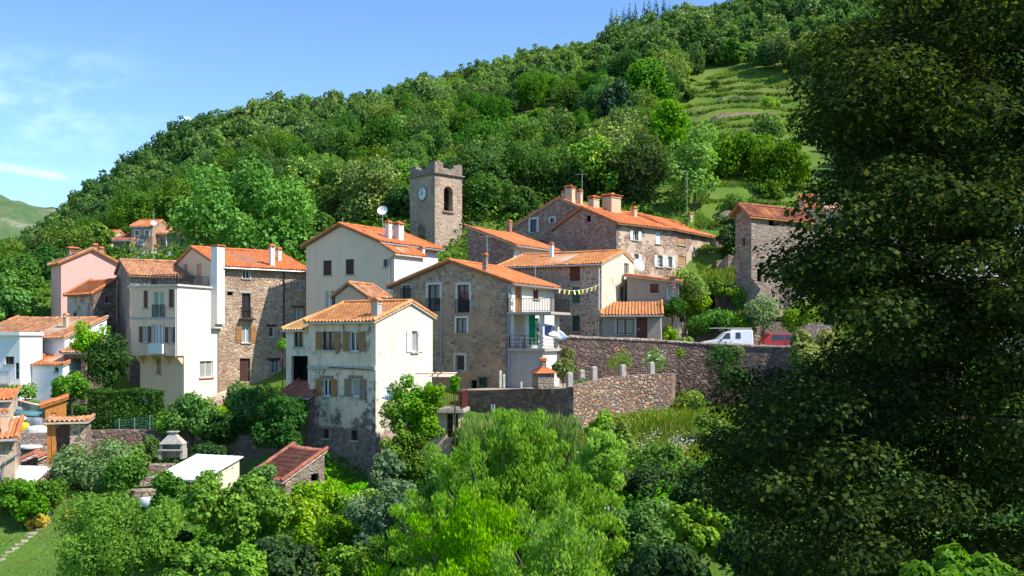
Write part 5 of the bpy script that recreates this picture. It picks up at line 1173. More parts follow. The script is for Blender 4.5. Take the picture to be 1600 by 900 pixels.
hatch = [(0, .25), (0, .46), (.05, .54), (.28, .64), (.42, .95), (.52, 1.0), (.85, .98), (.97, .68), (1, .6), (1, .28), (.9, .2), (.1, .2)]
HG = [[(.34, .66), (.55, .66), (.55, .93), (.45, .93)], [(.57, .66), (.83, .66), (.81, .93), (.57, .93)]]
car('car', 'red hatchback mostly hidden by pale leaves, behind the white van', 'car', 1226, 552, 77.5, 3.9, 1.6, 1.65, hatch, 'carred', HG, (.18, .8), facing=1)
car('car', 'pale silver car glimpsed low through the big dark tree at the right edge', 'car', 1580, 560, 66, 4.0, 1.48, 1.7, hatch, 'carblue', HG, (.18, .8), facing=-1)

# ------------------------------------------------------------------ small things
# bunting
c0, c1 = P(866, 449, 70.5), P(937, 444, 75.6); r = thing('bunting', 'string of yellow pennants hung between the balcony house and the stone house', 'bunting', c0.lerp(c1, .5))
sag = lambda t: c0.lerp(c1, t)-Vector((0, 0, .35*4*t*(1-t)))
mb = MB(); mb.tube([sag(k/12) for k in range(13)], .012, 4); mb.build('string', M['wpaint'], r)
YEL = plain('yellow_cloth', (.72, .62, .08), .9, .08)
for k in range(9):
    t = .12+.1*k; a, b = sag(t-.018), sag(t+.018); dz = Vector((random.uniform(-.1, .1), random.uniform(-.05, .05), -.34)); mb = MB(); off = Vector((0, .012, 0))
    f = [a, b, b+dz*.9+(a-b)*.1, a+dz*.9+(b-a)*.1]; mb.box8([p-off for p in f]+[p+off for p in f]); mb.build('pennant', YEL if k % 3 else plain('pale_yellow_cloth', (.75, .74, .35), .9, .08), r)
# washing line
a, b = P(212, 393, 127.5), P(290, 391.5, 128.5); mb = MB(); mb.tube([a, a.lerp(b, .5)-Vector((0, 0, .1)), b], .02, 4)
for p in (a, b): mb.tube([p-Vector((0, 0, 1.8)), p+Vector((0, 0, .1))], .05, 6)
tag(mb.build('washing_line', M['steel'], loc=a), 'washing line strung before the stone houses on the hillside', 'washing line')
CL = [(219, 7, 10, (.8, .8, .82), 'crumpled white cloth nearest the left end of the washing line'), (226, 5, 7, (.55, .62, .75), 'small pale blue cloth on the washing line'), (233.5, 9, 11, (.82, .82, .82), 'widest white sheet on the washing line'), (243, 6, 10, (.8, .8, .8), 'narrow white towel on the washing line, left of the red shirt'), (252, 6, 9, (.55, .10, .12), 'red patterned shirt on the washing line, beside the drainpipe'), (266, 14, 8, (.62, .70, .80), 'long pale blue sheet on the washing line'), (277, 4.5, 10, (.65, .12, .25), 'pink garment on the washing line'), (283, 5, 10, (.05, .07, .15), 'dark navy garment hung near the right end of the washing line')]
for x, w, h, c, lb in CL:
    d = 127.5+(x-212)/78; p = P(x, 393, d-.06); W_m, H_m = w/F*d, h/F*d; mb = MB(); n = 6
    z = [(-W_m/2+W_m*k/n, .08*math.sin(k*1.9+x), -H_m*(1+.12*math.sin(k*2.3+x))) for k in range(n+1)]
    for (x0, y0, h0), (x1, y1, h1) in zip(z, z[1:]): mb.box8([p+Vector((x0, y0, h0)), p+Vector((x1, y1, h1)), p+Vector((x1, y1+.03, h1)), p+Vector((x0, y0+.03, h0)), p+Vector((x0, 0, 0)), p+Vector((x1, 0, 0)), p+Vector((x1, .03, 0)), p+Vector((x0, .03, 0))])
    tag(mb.build('laundry', plain('cloth', c, .9, .08), loc=p), lb, 'laundry', 'washing on the hillside line')
# loggia furniture
tp = Vector(tp); r = thing('table', 'white garden table on the lower balcony, in front of the green curtain', 'table', tp); mb = MB()
mb.obox(tp+Vector((0, 0, .69)), 1.0, .65, .04, .2); mb.build('tabletop', M['wpaint'], r)
for sx, sy in ((-.4, -.25), (.4, -.25), (.4, .25), (-.4, .25)): mb = MB(); mb.obox(tp+Vector((sx, sy, 0)), .05, .05, .69, .2); mb.build('leg', M['wpaint'], r)
for k, (dx, yw) in enumerate(((-.75, .3), (.72, 2.8))):
    c = tp+Vector((dx, -.05, 0)); r = thing('chair', 'white plastic chair '+('left' if k == 0 else 'right')+' of the balcony table', 'chair', c, 'balcony chairs'); mb = MB(); mb.obox(c+Vector((0, 0, .42)), .45, .45, .04, yw); mb.build('seat', M['wpaint'], r)
    mb = MB()
    for q in range(4): mb.obox(c+Vector((math.cos(yw+math.pi)*.21-math.sin(yw)*(q-1.5)*.11, math.sin(yw+math.pi)*.21+math.cos(yw)*(q-1.5)*.11, .46)), .03, .07, .42, yw)
    mb.obox(c+Vector((math.cos(yw+math.pi)*.21, math.sin(yw+math.pi)*.21, .88)), .04, .46, .06, yw); mb.build('backrest', M['wpaint'], r)
    for sx, sy in ((-.18, -.18), (.18, -.18), (.18, .18), (-.18, .18)): mb = MB(); mb.obox(c+Vector((sx, sy, 0)), .04, .04, .42, yw); mb.build('leg', M['wpaint'], r)
fe_ = fe.W(-.55, 2.4, z0+.2); c = P(866, 543, 69.6); r = thing('parasol', 'tilted white and blue parasol leaning over the side of the lower balcony', 'parasol', c)
mb = MB(); top = P(863, 508, 69.6); mb.tube([c, top], .03, 6); mb.build('pole', M['wpaint'], r)
ax = Vector((.35, -.25, .9)).normalized(); u = ax.cross(Vector((0, 1, 0))).normalized(); v = ax.cross(u); mb = MB(); n = 8
ring = [top+(u*math.cos(2*math.pi*k/n)+v*math.sin(2*math.pi*k/n))*1.35-ax*.42 for k in range(n)]
for k in range(n): a, b = ring[k], ring[(k+1) % n]; mb.poly([top, a, b], k % 2); mb.poly([a, b, b-ax*.16, a-ax*.16], k % 2); mb.poly([top-ax*.02, b-ax*.02, a-ax*.02], 1)
mb.build('canopy', [M['wpaint'], plain('blue_canvas', (.16, .24, .50), .8, .08)], r)
# pergola shed with vines behind the road
c = P(1122, 492, 87.2); r = thing('pergola', 'weathered shed fronted by a vine covered pergola, on the green bank behind the van', 'pergola', c); mb = MB()
for x in (1098, 1122, 1150, 1166): q = P(x, 494, 86.2); mb.obox(q, .16, .16, 2.45, 0)
mb.build('posts', M['woodgrey'], r); mb = MB(); a, b = P(1090, 452, 86.2), P(1170, 452, 86.2); mb.box((a.x, a.y-.08, a.z-.1), (b.x, a.y+.08, a.z+.06)); a, b = P(1088, 449, 88), P(1140, 449, 88); mb.box((a.x, a.y-1.9, a.z), (b.x, a.y, a.z+.12)); mb.build('beams', M['woodgrey'], r)
mb = MB(); a, b = P(1096, 494, 88.1), P(1160, 452, 88.1); mb.box((a.x, a.y, a.z-.5), (b.x, a.y+.2, b.z)); mb.build('wall', M['greylight'], r)
mb = MB(); a, b = P(1104, 494, 88), P(1119, 456, 88); mb.box((a.x, a.y-.05, a.z), (b.x, a.y+.05, b.z)); mb.build('door', M['wooddark'], r)
mb = MB(); a, b = P(1139, 477, 88), P(1150, 459, 88); mb.box((a.x, a.y-.05, a.z), (b.x, a.y+.05, b.z)); mb.build('window', M['greylight'], r)
c = P(1170, 440, 86.6); mb = MB(); mb.lathe(c, [(.75, -.3), (.75, .3), (.66, .62), (.45, .88), (.15, 1.0), (.02, 1.02)], 14); tag(mb.build('bread_oven', M['concretelight'], loc=c), 'grey domed stone bread oven on the wall before the tall gable barn', 'bread oven')
c = P(1185.5, 440, 85.8); r = thing('sign_board', 'white and blue notice board standing by the wall near the gable barn', 'sign', c)
mb = MB(); mb.box((c.x-.22, c.y-.03, c.z), (c.x+.22, c.y+.03, c.z+1.25)); mb.build('board', M['wpaint'], r); mb = MB(); mb.box((c.x-.17, c.y-.045, c.z+.3), (c.x+.17, c.y-.032, c.z+.8)); mb.build('notice', plain('faded_blue_print', (.35, .45, .62), .7, .3, scale=9), r)
# white garden chair among the leaves
c = P(944, 824, 36.2); r = thing('garden_chair', 'white slatted garden chair half buried among the bright leaves', 'chair', c); mb = MB()
for k in range(4): mb.obox(c+Vector((-.2+.13*k, .2, .42)), .075, .03, .5, 0)
mb.obox(c+Vector((0, .2, .92)), .5, .04, .07, 0); mb.build('backrest', M['wpaint'], r); mb = MB(); mb.obox(c+Vector((0, 0, .4)), .5, .46, .04, 0); mb.build('seat', M['wpaint'], r)
for sx, sy in ((-.2, -.2), (.2, -.2), (.2, .2), (-.2, .2)): mb = MB(); mb.obox(c+Vector((sx, sy, -.3)), .045, .045, .7, 0); mb.build('leg', M['wpaint'], r)
# bags, tarpaulin, covered scooter
def blob(name, label, cat, c, rx, ry, rz, mat, seed, group=None, top=.0):
    rs = np.random.default_rng(seed); mb = MB(); nu, nv = 16, 9; k1, k2 = rs.uniform(0, 6, 2)
    for j in range(nv+1):
        ph = math.pi*j/nv-math.pi/2
        for i_ in range(nu):
            th = 2*math.pi*i_/nu; w = 1+.14*math.sin(3*th+k1)*math.cos(ph*2+k2)+rs.normal(0, .045); e = abs(math.cos(ph))**.6
            mb.v.append((c[0]+rx*e*math.cos(th)*w, c[1]+ry*e*math.sin(th)*w, c[2]+rz*(1+abs(math.sin(ph))**.7*math.copysign(1, math.sin(ph)))*w**.5))
    for j in range(nv):
        for i_ in range(nu): mb.f.append((j*nu+i_, j*nu+(i_+1) % nu, (j+1)*nu+(i_+1) % nu, (j+1)*nu+i_)); mb.m.append(0)
    o = mb.build(name, mat, loc=c, smooth=True); tag(o, label, cat, group); return o
BY, BW, BT, BG = plain('yellow_bag', (.68, .55, .04), .6, .2), plain('white_bag', (.68, .68, .66), .6, .15), plain('teal_tarpaulin', (.05, .16, .18), .6, .2), plain('grey_tarpaulin', (.20, .22, .25), .6, .25)
for k, (x, y, rx, rz, m, nm, lb) in enumerate([(25, 666, .5, .3, BY, 'sack', 'bright yellow sack at the middle of the rubbish heap'), (37, 668, .4, .3, BY, 'sack', 'small yellow sack right of the other one'), (30, 652, .75, .22, BW, 'sack', 'white sack on top of the heap, streaked yellow'), (38, 680, .38, .24, BY, 'sack', 'lowest yellow sack at the foot of the heap'),
    (58, 676, .62, .36, BW, 'sack', 'big pale sack right of the yellow ones'), (54, 660, .55, .3, BG, 'tarpaulin', 'dark grey tarpaulin heap beside the orange plank shed'), (40, 644, 1.2, .35, BT, 'tarpaulin', 'teal tarpaulin spread along the top of the heap'), (22, 636, .7, .3, BG, 'tarpaulin', 'grey covered heap left of the teal tarpaulin'), (48, 694, .7, .15, BW, 'tarpaulin', 'white sheet lying below the sacks')]):
    d = 60-(y-640)*.05; rx, rz = (rx*.8, rz*.6) if 'teal' in lb else (rx, rz); c = P(x, y+8, d); blob(nm, lb, nm, c, rx, rx*.75, rz, m, k, 'sacks and sheets on the rubbish heap')
mb = MB(); a = P(36, 700, 57.5); mb.obox((a.x, a.y+1.6, a.z-1.2), 3.4, 4.6, 2.1, .1, 0, .8); tag(mb.build('rubble_heap', M['greystone']), 'grey stony heap carrying the sacks and tarpaulins', 'heap')
c = P(236, 790, 48); c.z = gh(c.x, c.y); r = thing('scooter', 'scooter under a silver cover with dark wheels, left of the white shed', 'scooter', c)
for x in (-.5, .45): mb = MB(); mb.tube([c+Vector((x, -.06, .26)), c+Vector((x, .06, .26))], .26, 16); mb.build('wheel', M['rubber'], r)
o = blob('cover', None, None, c+Vector((0, 0, .38)), .62, .3, .25, plain('silver_cover', (.6, .61, .62), .4, .25), 40); o.parent = r; o.location = Vector((0, 0, .38))
mb = MB(); mb.tube([c+Vector((-.55, 0, .3)), c+Vector((-.45, 0, 1.05)), c+Vector((-.3, 0, 1.1))], .035, 6); mb.build('handlebar', M['iron'], r)
# garden path
mb = MB(); pa = [(-30, 900, 43), (0, 886, 44), (30, 870, 45.5), (60, 858, 47), (78, 850, 48)]
for k in range(len(pa)-1):
    for t in np.linspace(0, 1, 4, endpoint=False):
        c = P(*pa[k]).lerp(P(*pa[k+1]), t); mb.obox((c.x, c.y, gh(c.x, c.y)-.05), random.uniform(.3, .6), random.uniform(.25, .5), .075, random.uniform(0, 3), 0, .85)
tag(mb.build('path', M['gravel']), kind='structure')
strip_wall('garden_edging', 'low stone border edging the lawn beside the bushes', [(92, 822, 832, 47.5), (112, 818, 828, 48), (128, 822, 834, 47.5)], .3, 'greystone')

# dry stone walls of the meadow terraces
def contour_walls(levels, px0, px1, d0, d1, word):
    for n_l, (L, a, b) in enumerate(levels):
        pts = []
        for px in np.arange(max(px0, a), min(px1, b), 9.0):
            d = np.arange(d0, d1, .4); x = (px-CX)/F*d; q = hraw(x, d)/3.2+.12*np.sin(x*.09)+.08*np.sin(x*.23+d*.1)
            k = np.argmax(q > L+.80)
            if k == 0: continue
            zt, zb = float(hgt(x[k:k+1]*(1+1.6/d[k]), d[k:k+1]+1.6)[0]), gh(x[k], d[k]-.9); h = min(zt-zb, 1.6)*random.uniform(.6, .95); yy = d[k]-1.1
            pts.append((px, HY-F*(zb+h)/yy, HY-F*(zb-.5)/yy, yy))
        if len(pts) > 2: strip_wall('dry_stone_wall', word[n_l % len(word)], pts, .6, 'tan', sub=2.0)
base_q = hraw(np.array([(1140-CX)/F*172]), np.array([172.0]))[0]/3.2
b_ = int(base_q)
contour_walls([(b_, 1060, 1240), (b_+1, 1040, 1150), (b_+2, 1110, 1230), (b_+3, 1060, 1170), (b_+4, 1120, 1220)], 1000, 1300, 160, 228, ['lowest grey dry stone wall across the upper meadow', 'short dry stone wall, second up the left of the upper meadow', 'third grey dry stone wall up the meadow, under the round bush', 'thin dry stone wall high on the left of the meadow', 'topmost dry stone wall below the lone round tree'])
b_ = int(hraw(np.array([(1165-CX)/F*98]), np.array([98.0]))[0]/3.2)
contour_walls([(b_, 1120, 1300), (b_+1, 1110, 1290), (b_+2, 1125, 1280)], 1100, 1310, 93, 122, ['lowest mossy terrace wall behind the gable barn', 'middle mossy terrace wall behind the gable barn', 'highest mossy terrace wall behind the gable barn'])
# ------------------------------------------------------------------ vegetation
def unit(a): return a/np.maximum(np.linalg.norm(a, axis=1, keepdims=True), 1e-9)
def leafquads(Pt, Nn, L, Wd, g, droop=0.0, fold=.18, up=0.0):
    """one folded rhombic leaf per point"""
    n = len(Pt); t = unit(np.cross(Nn, g.normal(size=(n, 3))))
    if droop: t = unit(t*(1-droop)+np.array([0, 0, -1.0])*droop)
    if up: t = unit(t*(1-up)+np.array([0, 0, 1.0])*up)
    b = unit(np.cross(Nn, t)); nn = np.cross(t, b); L = L[:, None]; Wd = Wd[:, None]
    V = np.stack([Pt-t*L*.5, Pt+b*Wd*.5+nn*Wd*fold, Pt+t*L*.5, Pt-b*Wd*.5+nn*Wd*fold], 1).reshape(-1, 3)
    return V, np.arange(4*n).reshape(n, 4)
def lobes_of(c, r, nl, g, lr=(.30, .48), low=-.55, shell=(.5, .8), flat=1.0):
    d = unit(g.normal(size=(nl*3, 3))); d = d[d[:, 2] > low][:nl]; k = g.uniform(*shell, len(d))
    m = (r[0]*r[1]*r[2])**(1/3)
    C_ = np.array(c)+d*k[:, None]*np.array(r); R_ = g.uniform(*lr, len(d))*m
    C_ = np.vstack([C_, [c]]); R_ = np.append(R_, m*.5)
    return C_, np.stack([R_, R_, R_*flat], 1)
def lobe_leaves(C_, R_, n, g, inner=.55):
    w = (R_[:, 0]*R_[:, 1]+R_[:, 0]*R_[:, 2]); w = w/w.sum(); k = g.choice(len(C_), n, p=w)
    d = unit(g.normal(size=(n, 3))); q = inner+(1.08-inner)*np.sqrt(g.random(n))
    q *= 1+.12*np.sin(d[:, 0]*7+k)*np.cos(d[:, 2]*6+k*2)
    Pt = C_[k]+d*R_[k]*q[:, None]
    return Pt, unit(d*.55+g.normal(size=(n, 3))*.38+np.array([0, 0, .3]))
def crown_mesh(name, c, r, nl, n, size, mat, g, aspect=.8, droop=0.0, up=0.0, lr=(.30, .48), low=-.55, flat=1.0, inner=.55, shell=(.5, .8), CR=None):
    C_, R_ = CR if CR is not None else lobes_of(c, r, nl, g, lr, low, shell, flat)
    Pt, Nn = lobe_leaves(C_, R_, n, g, inner); L = size*g.uniform(.65, 1.35, n)
    V, Q = leafquads(Pt, Nn, L, L*aspect*g.uniform(.8, 1.2, n), g, droop, up=up)
    return npmesh(name, V, Q, mat), C_, R_
def trunk_mb(base, top, r0, targets, g, n=7, bend=.25):
    mb = MB(); base, top = Vector(base), Vector(top); k = 4
    pts = [base.lerp(top, i/k)+Vector((g.normal(0, bend*r0), g.normal(0, bend*r0), 0))*(0 if i in (0,) else 1) for i in range(k+1)]
    mb.tube(pts, [r0*1.25]+[r0*(1-.55*i/k) for i in range(1, k+1)], n)
    for t in targets:
        t = Vector(t); s = pts[int(g.integers(2, k+1))]; m = s.lerp(t, .5)+Vector((0, 0, .12*(t-s).length))
        mb.tube([s, m, t], [r0*.42, r0*.26, r0*.08], 5, cap=False)
    return mb
_seed = [100]
def plant(name, label, cat, px, pt, pb, w, d, mat, size, n, nl=18, group=None, kind='tree', bark='bark', ratio=.9, droop=0.0, aspect=.8, up=0.0, parts=('trunk', 'crown'), r0=None, lr=(.30, .48), flat=1.0, low=-.55, inner=.55, lean=0, shell=(.5, .8), white=False):
    _seed[0] += 1; g = np.random.default_rng(_seed[0])
    if isinstance(d, tuple):                      # stand it where the ground lies under its foot
        dd = np.arange(d[0], d[1], .25); yy = HY-F*hgt((px-CX)/F*dd, dd)/dd; k = int(np.argmin(np.abs(yy-pb))); d = float(dd[k])
    c = P(px, (pt+pb)/2, d); r = (w/2/F*d, w/2/F*d*ratio, (pb-pt)/2/F*d)
    bz = min(gh(c.x+lean, c.y), c.z-r[2]*.6); base = Vector((c.x+lean, c.y, bz)); o = thing(name, label, cat, base, group)
    me, C_, R_ = crown_mesh('crown', np.array(c)-np.array(base), r, nl, n, size, M[mat], g, aspect, droop, up, lr, low, flat, inner, shell)
    cr = bpy.data.objects.new(parts[1], me); COL.objects.link(cr); cr.parent = o
    r0 = r0 or max(.04, r[0]*.065); tg = [tuple(C_[k]+np.array(base)) for k in g.choice(len(C_), min(8, len(C_)), replace=False)]
    mb = trunk_mb(base-Vector((0, 0, .3)), Vector((c.x, c.y, c.z+r[2]*.15)), r0, tg, g); mb.build(parts[0], M[bark], o)
    if white:
        mb = MB(); mb.tube([base-Vector((0, 0, .1)), base+Vector((.02, 0, 1.1))], [r0*1.5, r0*1.25], 8); mb.build('limewash', M['limewash'], o)
    return o
BP = ('stems', 'foliage')
def bush(*a, **k): k.setdefault('parts', BP); k.setdefault('low', -.8); k.setdefault('nl', 14); return plant(*a, **k)

# --- prototypes for the wooded hillside
def proto(kind, k):
    g = np.random.default_rng(50+k*7+len(kind)*13)
    if kind == 'conif':
        zz_ = np.linspace(.8, 8.6, 9); C_ = np.stack([np.zeros(9), np.zeros(9), zz_], 1); R_ = np.stack([(9.3-zz_)*.25, (9.3-zz_)*.25, np.full(9, .7)], 1)
        me, C_, R_ = crown_mesh('crown', None, None, 0, 1500, .42, M['lf_conif'], g, .5, .35, CR=(C_, R_))
    else:
        mt = dict(oak='lf_oak', mid='lf_mid', light='lf_light', chest='lf_chest')[kind]
        r = {'oak': (3.9, 3.7, 3.7), 'mid': (3.5, 3.6, 4.0), 'light': (3.1, 3.1, 3.9), 'chest': (4.2, 4.0, 3.9)}[kind]
        me, C_, R_ = crown_mesh('crown', (0, 0, 5.0), r, 30, 5200, .38, M[mt], g, .8, lr=(.16, .46), low=-.75, shell=(.35, 1.0))
    mb = trunk_mb((0, 0, -1.5), (0, 0, 5.5), .2, [tuple(c) for c in C_[:6]], g, 6); mb2 = bpy.data.meshes.new('trunk'); mb2.from_pydata(mb.v, [], mb.f); mb2.materials.append(M['bark'])
    return me, mb2
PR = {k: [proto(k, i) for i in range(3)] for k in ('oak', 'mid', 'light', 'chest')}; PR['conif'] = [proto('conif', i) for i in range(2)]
DESC = dict(oak='dark green tree', mid='mid green tree', light='light green tree', chest='chestnut with pale catkins', conif='dark conifer')
def where(px, py, d):
    h = 'low' if d < 160 else ('halfway up' if d < 245 else 'high')
    spots = [(120, 'the hillside above the pink house'), (300, 'the hillside above the far cottages'), (480, 'the hill above the plane tree'), (640, 'the hill left of the clock tower'), (800, 'the hill behind the clock tower'), (985, 'the hill above the upper house'), (1100, 'the hill left of the meadow'), (9999, 'the hill around the terraced meadow')]
    return h+' on '+[t for x, t in spots if px < x][0]
def hilltree(kind, x, y, z, s, sz, px, py, label=None, cat=None, grp=None):
    me, tm = PR[kind][int(rng.integers(len(PR[kind])))]
    o = bpy.data.objects.new('hillside_tree' if kind != 'conif' else 'conifer', None); COL.objects.link(o); o.location = (x, y, z); o.rotation_euler = (0, 0, rng.uniform(0, 6.28)); o.scale = (s, s, s*sz)
    w = where(px, py, y); tag(o, label or DESC[kind]+' '+w, cat or 'tree', grp or DESC[kind]+' '+w)
    for nm, m in (('trunk', tm), ('crown', me)):
        c = bpy.data.objects.new(nm, m); COL.objects.link(c); c.parent = o
    return o
# --- sample the wood
cells = {}; cand = []
for _ in range(190000):
    y = 122+(rng.random()**.8)*275; a = rng.uniform(-.57, .62); x = a*y; px = CX+F*a
    m = float(meadow(np.array([x]), np.array([y]))[0])
    if m > .05 or (120 < px < 330 and y < 146) or (px > 1030 and y < (168 if px < 1330 else 128)) or (px > 985 and y < 150 and px < 1100): continue
    if 780 < px < 1040 and 172 < y < 205 and 1.0*(px-780)/260 < rng.random()+.55: continue
    sp = 5.2 if y < 220 else 4.7; key = (int(x//sp), int(y//sp))
    if any((xx-x)**2+(yy-y)**2 < sp*sp for i in (-1, 0, 1) for j in (-1, 0, 1) for xx, yy in cells.get((key[0]+i, key[1]+j), ())): continue
    cells.setdefault(key, []).append((x, y)); cand.append((x, y))
cand = np.array(cand); zc = hgt(cand[:, 0], cand[:, 1]); ppx, ppy = pxy(cand[:, 0], cand[:, 1], zc+6)
# hidden behind nearer ground?
vis = np.ones(len(cand), bool)
for k in range(1, 30):
    f = k/30; vis &= (hgt(cand[:, 0]*f, cand[:, 1]*f) < (zc+8.5)*f+1.5) | (cand[:, 1]*f < 100)
vis &= (ppx > -40) & (ppy > -400)
cand, zc, ppx, ppy = cand[vis], zc[vis], ppx[vis], ppy[vis]
pn = np.sin(cand[:, 0]*.05+1)*np.cos(cand[:, 1]*.043+cand[:, 0]*.02)
order = np.argsort(cand[:, 1]); far_t = []
NIND, nind = 288, 0
for r_, k in enumerate(order):
    x, y = cand[k]; px, py = ppx[k], ppy[k]; u = rng.random()+.18*pn[k]
    if px < 330: kind = 'oak' if u < .52 else 'mid' if u < .85 else 'light' if u < .93 else 'chest'
    elif y > 235 and px < 960: kind = 'oak' if u < .1 else 'mid' if u < .34 else 'light' if u < .9 else 'chest'
    else: kind = 'oak' if u < .36 else 'mid' if u < .62 else 'light' if u < .76 else 'chest'
    s = rng.uniform(.55, .98)*(.8 if px < 120 else 1)*(.8 if kind == 'light' else 1); sz = rng.uniform(.85, 1.25)
    if y > 240 and 480 < px < 960: s *= .68
    if nind < NIND and px < 1330 and py > -40: nind += 1; hilltree(kind, x, y, zc[k]-.3, s, sz, px, py)
    else: far_t.append((kind, x, y, zc[k]-.3, s, sz))
print('wood', len(cand), 'far', len(far_t))
LOW = {}
for kind, r in dict(oak=(3.9, 3.7, 3.7), mid=(3.5, 3.6, 4.0), light=(3.1, 3.1, 3.9), chest=(4.2, 4.0, 3.9)).items():
    LOW[kind] = []
    for i in range(3):
        g = np.random.default_rng(900+i); C_, R_ = lobes_of((0, 0, 5.0), r, 20, g, (.24, .44), -.7, (.45, .9)); Pt, Nn = lobe_leaves(C_, R_, 950, g); L = .86*g.uniform(.65, 1.35, 950); LOW[kind].append(leafquads(Pt, Nn, L, L*.8, g)[0])
Vs, MI = [], []; kn = ['oak', 'mid', 'light', 'chest']
for kind, x, y, z, s, sz in far_t:
    V = LOW[kind][int(rng.integers(3))]; a = rng.uniform(0, 6.28); ca, sa = math.cos(a), math.sin(a)
    Vs.append(np.stack([(V[:, 0]*ca-V[:, 1]*sa)*s+x, (V[:, 0]*sa+V[:, 1]*ca)*s+y, V[:, 2]*s*sz+z], 1)); MI.append(np.full(950, kn.index(kind)))
if Vs:
    V = np.concatenate(Vs); o = link('far_woods', npmesh('far_woods', V, np.arange(len(V)).reshape(-1, 4), [M['lf_oak'], M['lf_mid'], M['lf_light'], M['lf_chest']], np.concatenate(MI))); tag(o, 'distant wood covering the upper hill up to the skyline', 'woods', kind='stuff')
# skyline conifers
for k in range(11):
    px = 955+k*10+rng.uniform(-3, 3); d = 318+rng.uniform(-6, 6); x = (px-CX)/F*d; hilltree('conif', x, d, gh(x, d)-.5, rng.uniform(1.1, 1.4), 1.3, px, 60, 'dark pointed conifer in the row breaking the skyline at the top of the hill', grp='skyline conifers')
# --- single trees one can point to
plant('plane_tree', 'huge bright green plane tree behind the stone house roof, left of the clock tower', 'tree', 393, 274, 412, 232, 103, 'lf_plane', .42, 15000, 46, bark='barkpale', lr=(.2, .36), low=-.75, shell=(.5, .95), r0=.5)
for lb, px, pt, pb, w, d, mat in [
    ('leafy chestnut tree with pale catkins between the plane tree and the clock tower', 590, 235, 365, 120, 119, 'lf_chest'), ('mid green tree right behind the plane tree', 525, 248, 370, 100, 124, 'lf_chest'), ('yellowish chestnut standing over the plane tree', 470, 252, 330, 90, 128, 'lf_chest'),
    ('dark tree just right behind the clock tower', 735, 235, 352, 120, 117, 'lf_oak'), ('dark shaded tree above the single pitched roof', 815, 225, 345, 130, 119, 'lf_oak'), ('dark leafy tree over the purple gable', 885, 215, 335, 130, 121, 'lf_oak'), ('chestnut tree with drooping catkins over the chimneys', 935, 210, 318, 110, 118, 'lf_chest'),
    ('round dark tree above the long house roof', 1005, 205, 335, 110, 116, 'lf_oak'), ('tall light green tree with bare lower stem behind the end house', 1085, 190, 338, 82, 110, 'lf_light'), ('mid green tree between the terraces and the meadow', 1150, 205, 285, 105, 124, 'lf_mid'), ('leafy tree at the edge of the big dark tree below the meadow', 1222, 212, 300, 95, 120, 'lf_mid'),
    ('pale tree in front of the meadow, left of the tall light one', 1045, 152, 272, 64, 130, 'lf_light'), ('black green tree standing alone at the left edge of the meadow', 962, 128, 200, 56, 172, 'lf_conif'), ('round tree on a thin stem, alone at the top of the meadow', 1143, 58, 112, 52, 232, 'lf_mid'), ('dark round tree beside the lone one above the meadow', 1098, 36, 110, 70, 240, 'lf_oak'),
    ('leafy tree left of the meadow, under the dark round one', 1008, 92, 180, 70, 196, 'lf_mid'), ('pale tree beside the leafy one at the meadow edge', 1050, 78, 150, 54, 212, 'lf_light'), ('dark tree above the left end of the meadow walls', 1030, 60, 140, 60, 225, 'lf_oak'), ('mid green tree standing before the lower right of the meadow', 1190, 178, 262, 70, 138, 'lf_mid'), ('small round bush in the middle of the meadow', 1077, 140, 156, 15, (165, 215), 'lf_mid'), ('bright green bush at the tan clearing', 838, 172, 206, 42, 178, 'lf_light'), ('small bright tree left of the tan clearing', 808, 182, 210, 34, 174, 'lf_light'),
    ('pale green tree at the far left edge above the white cottage', 22, 392, 505, 90, 104, 'lf_mid'), ('low bright tree at the left edge behind the mottled roof', 18, 430, 512, 70, 97, 'lf_bush'), ('dark tree left of the pink house', 70, 378, 490, 70, 113, 'lf_oak'), ('bushy green tree left of the far cottages', 148, 348, 402, 60, 134, 'lf_mid'), ('small dark tree beneath the tiny far cottage', 175, 385, 412, 36, 124, 'lf_oak'),
    ('dark tree between the stone house and the white house', 500, 330, 420, 70, 108, 'lf_mid'), ('shaded tree behind the gap right of the long house', 1142, 330, 450, 44, 98, 'lf_dark'), ('dark tree filling the gap behind the clock tower roofs', 640, 285, 380, 80, 117, 'lf_oak'), ('deep green tree right of the clock tower behind the single pitched roof', 762, 270, 392, 84, 112, 'lf_oak'), ('low dark tree behind the pitched roof chimney', 815, 290, 385, 70, 110, 'lf_oak'), ('dark tree against the left side of the clock tower', 628, 270, 378, 60, 121, 'lf_mid')]:
    plant('tree' if 'bush' not in lb.split()[:4] else 'bush', lb, 'tree' if 'bush' not in lb.split()[:4] else 'bush', px, pt, pb, w, d, mat, .0034*(d if not isinstance(d, tuple) else d[0]), int(2600+w*28), 26, lr=(.22, .40), low=-.75, shell=(.45, .92))
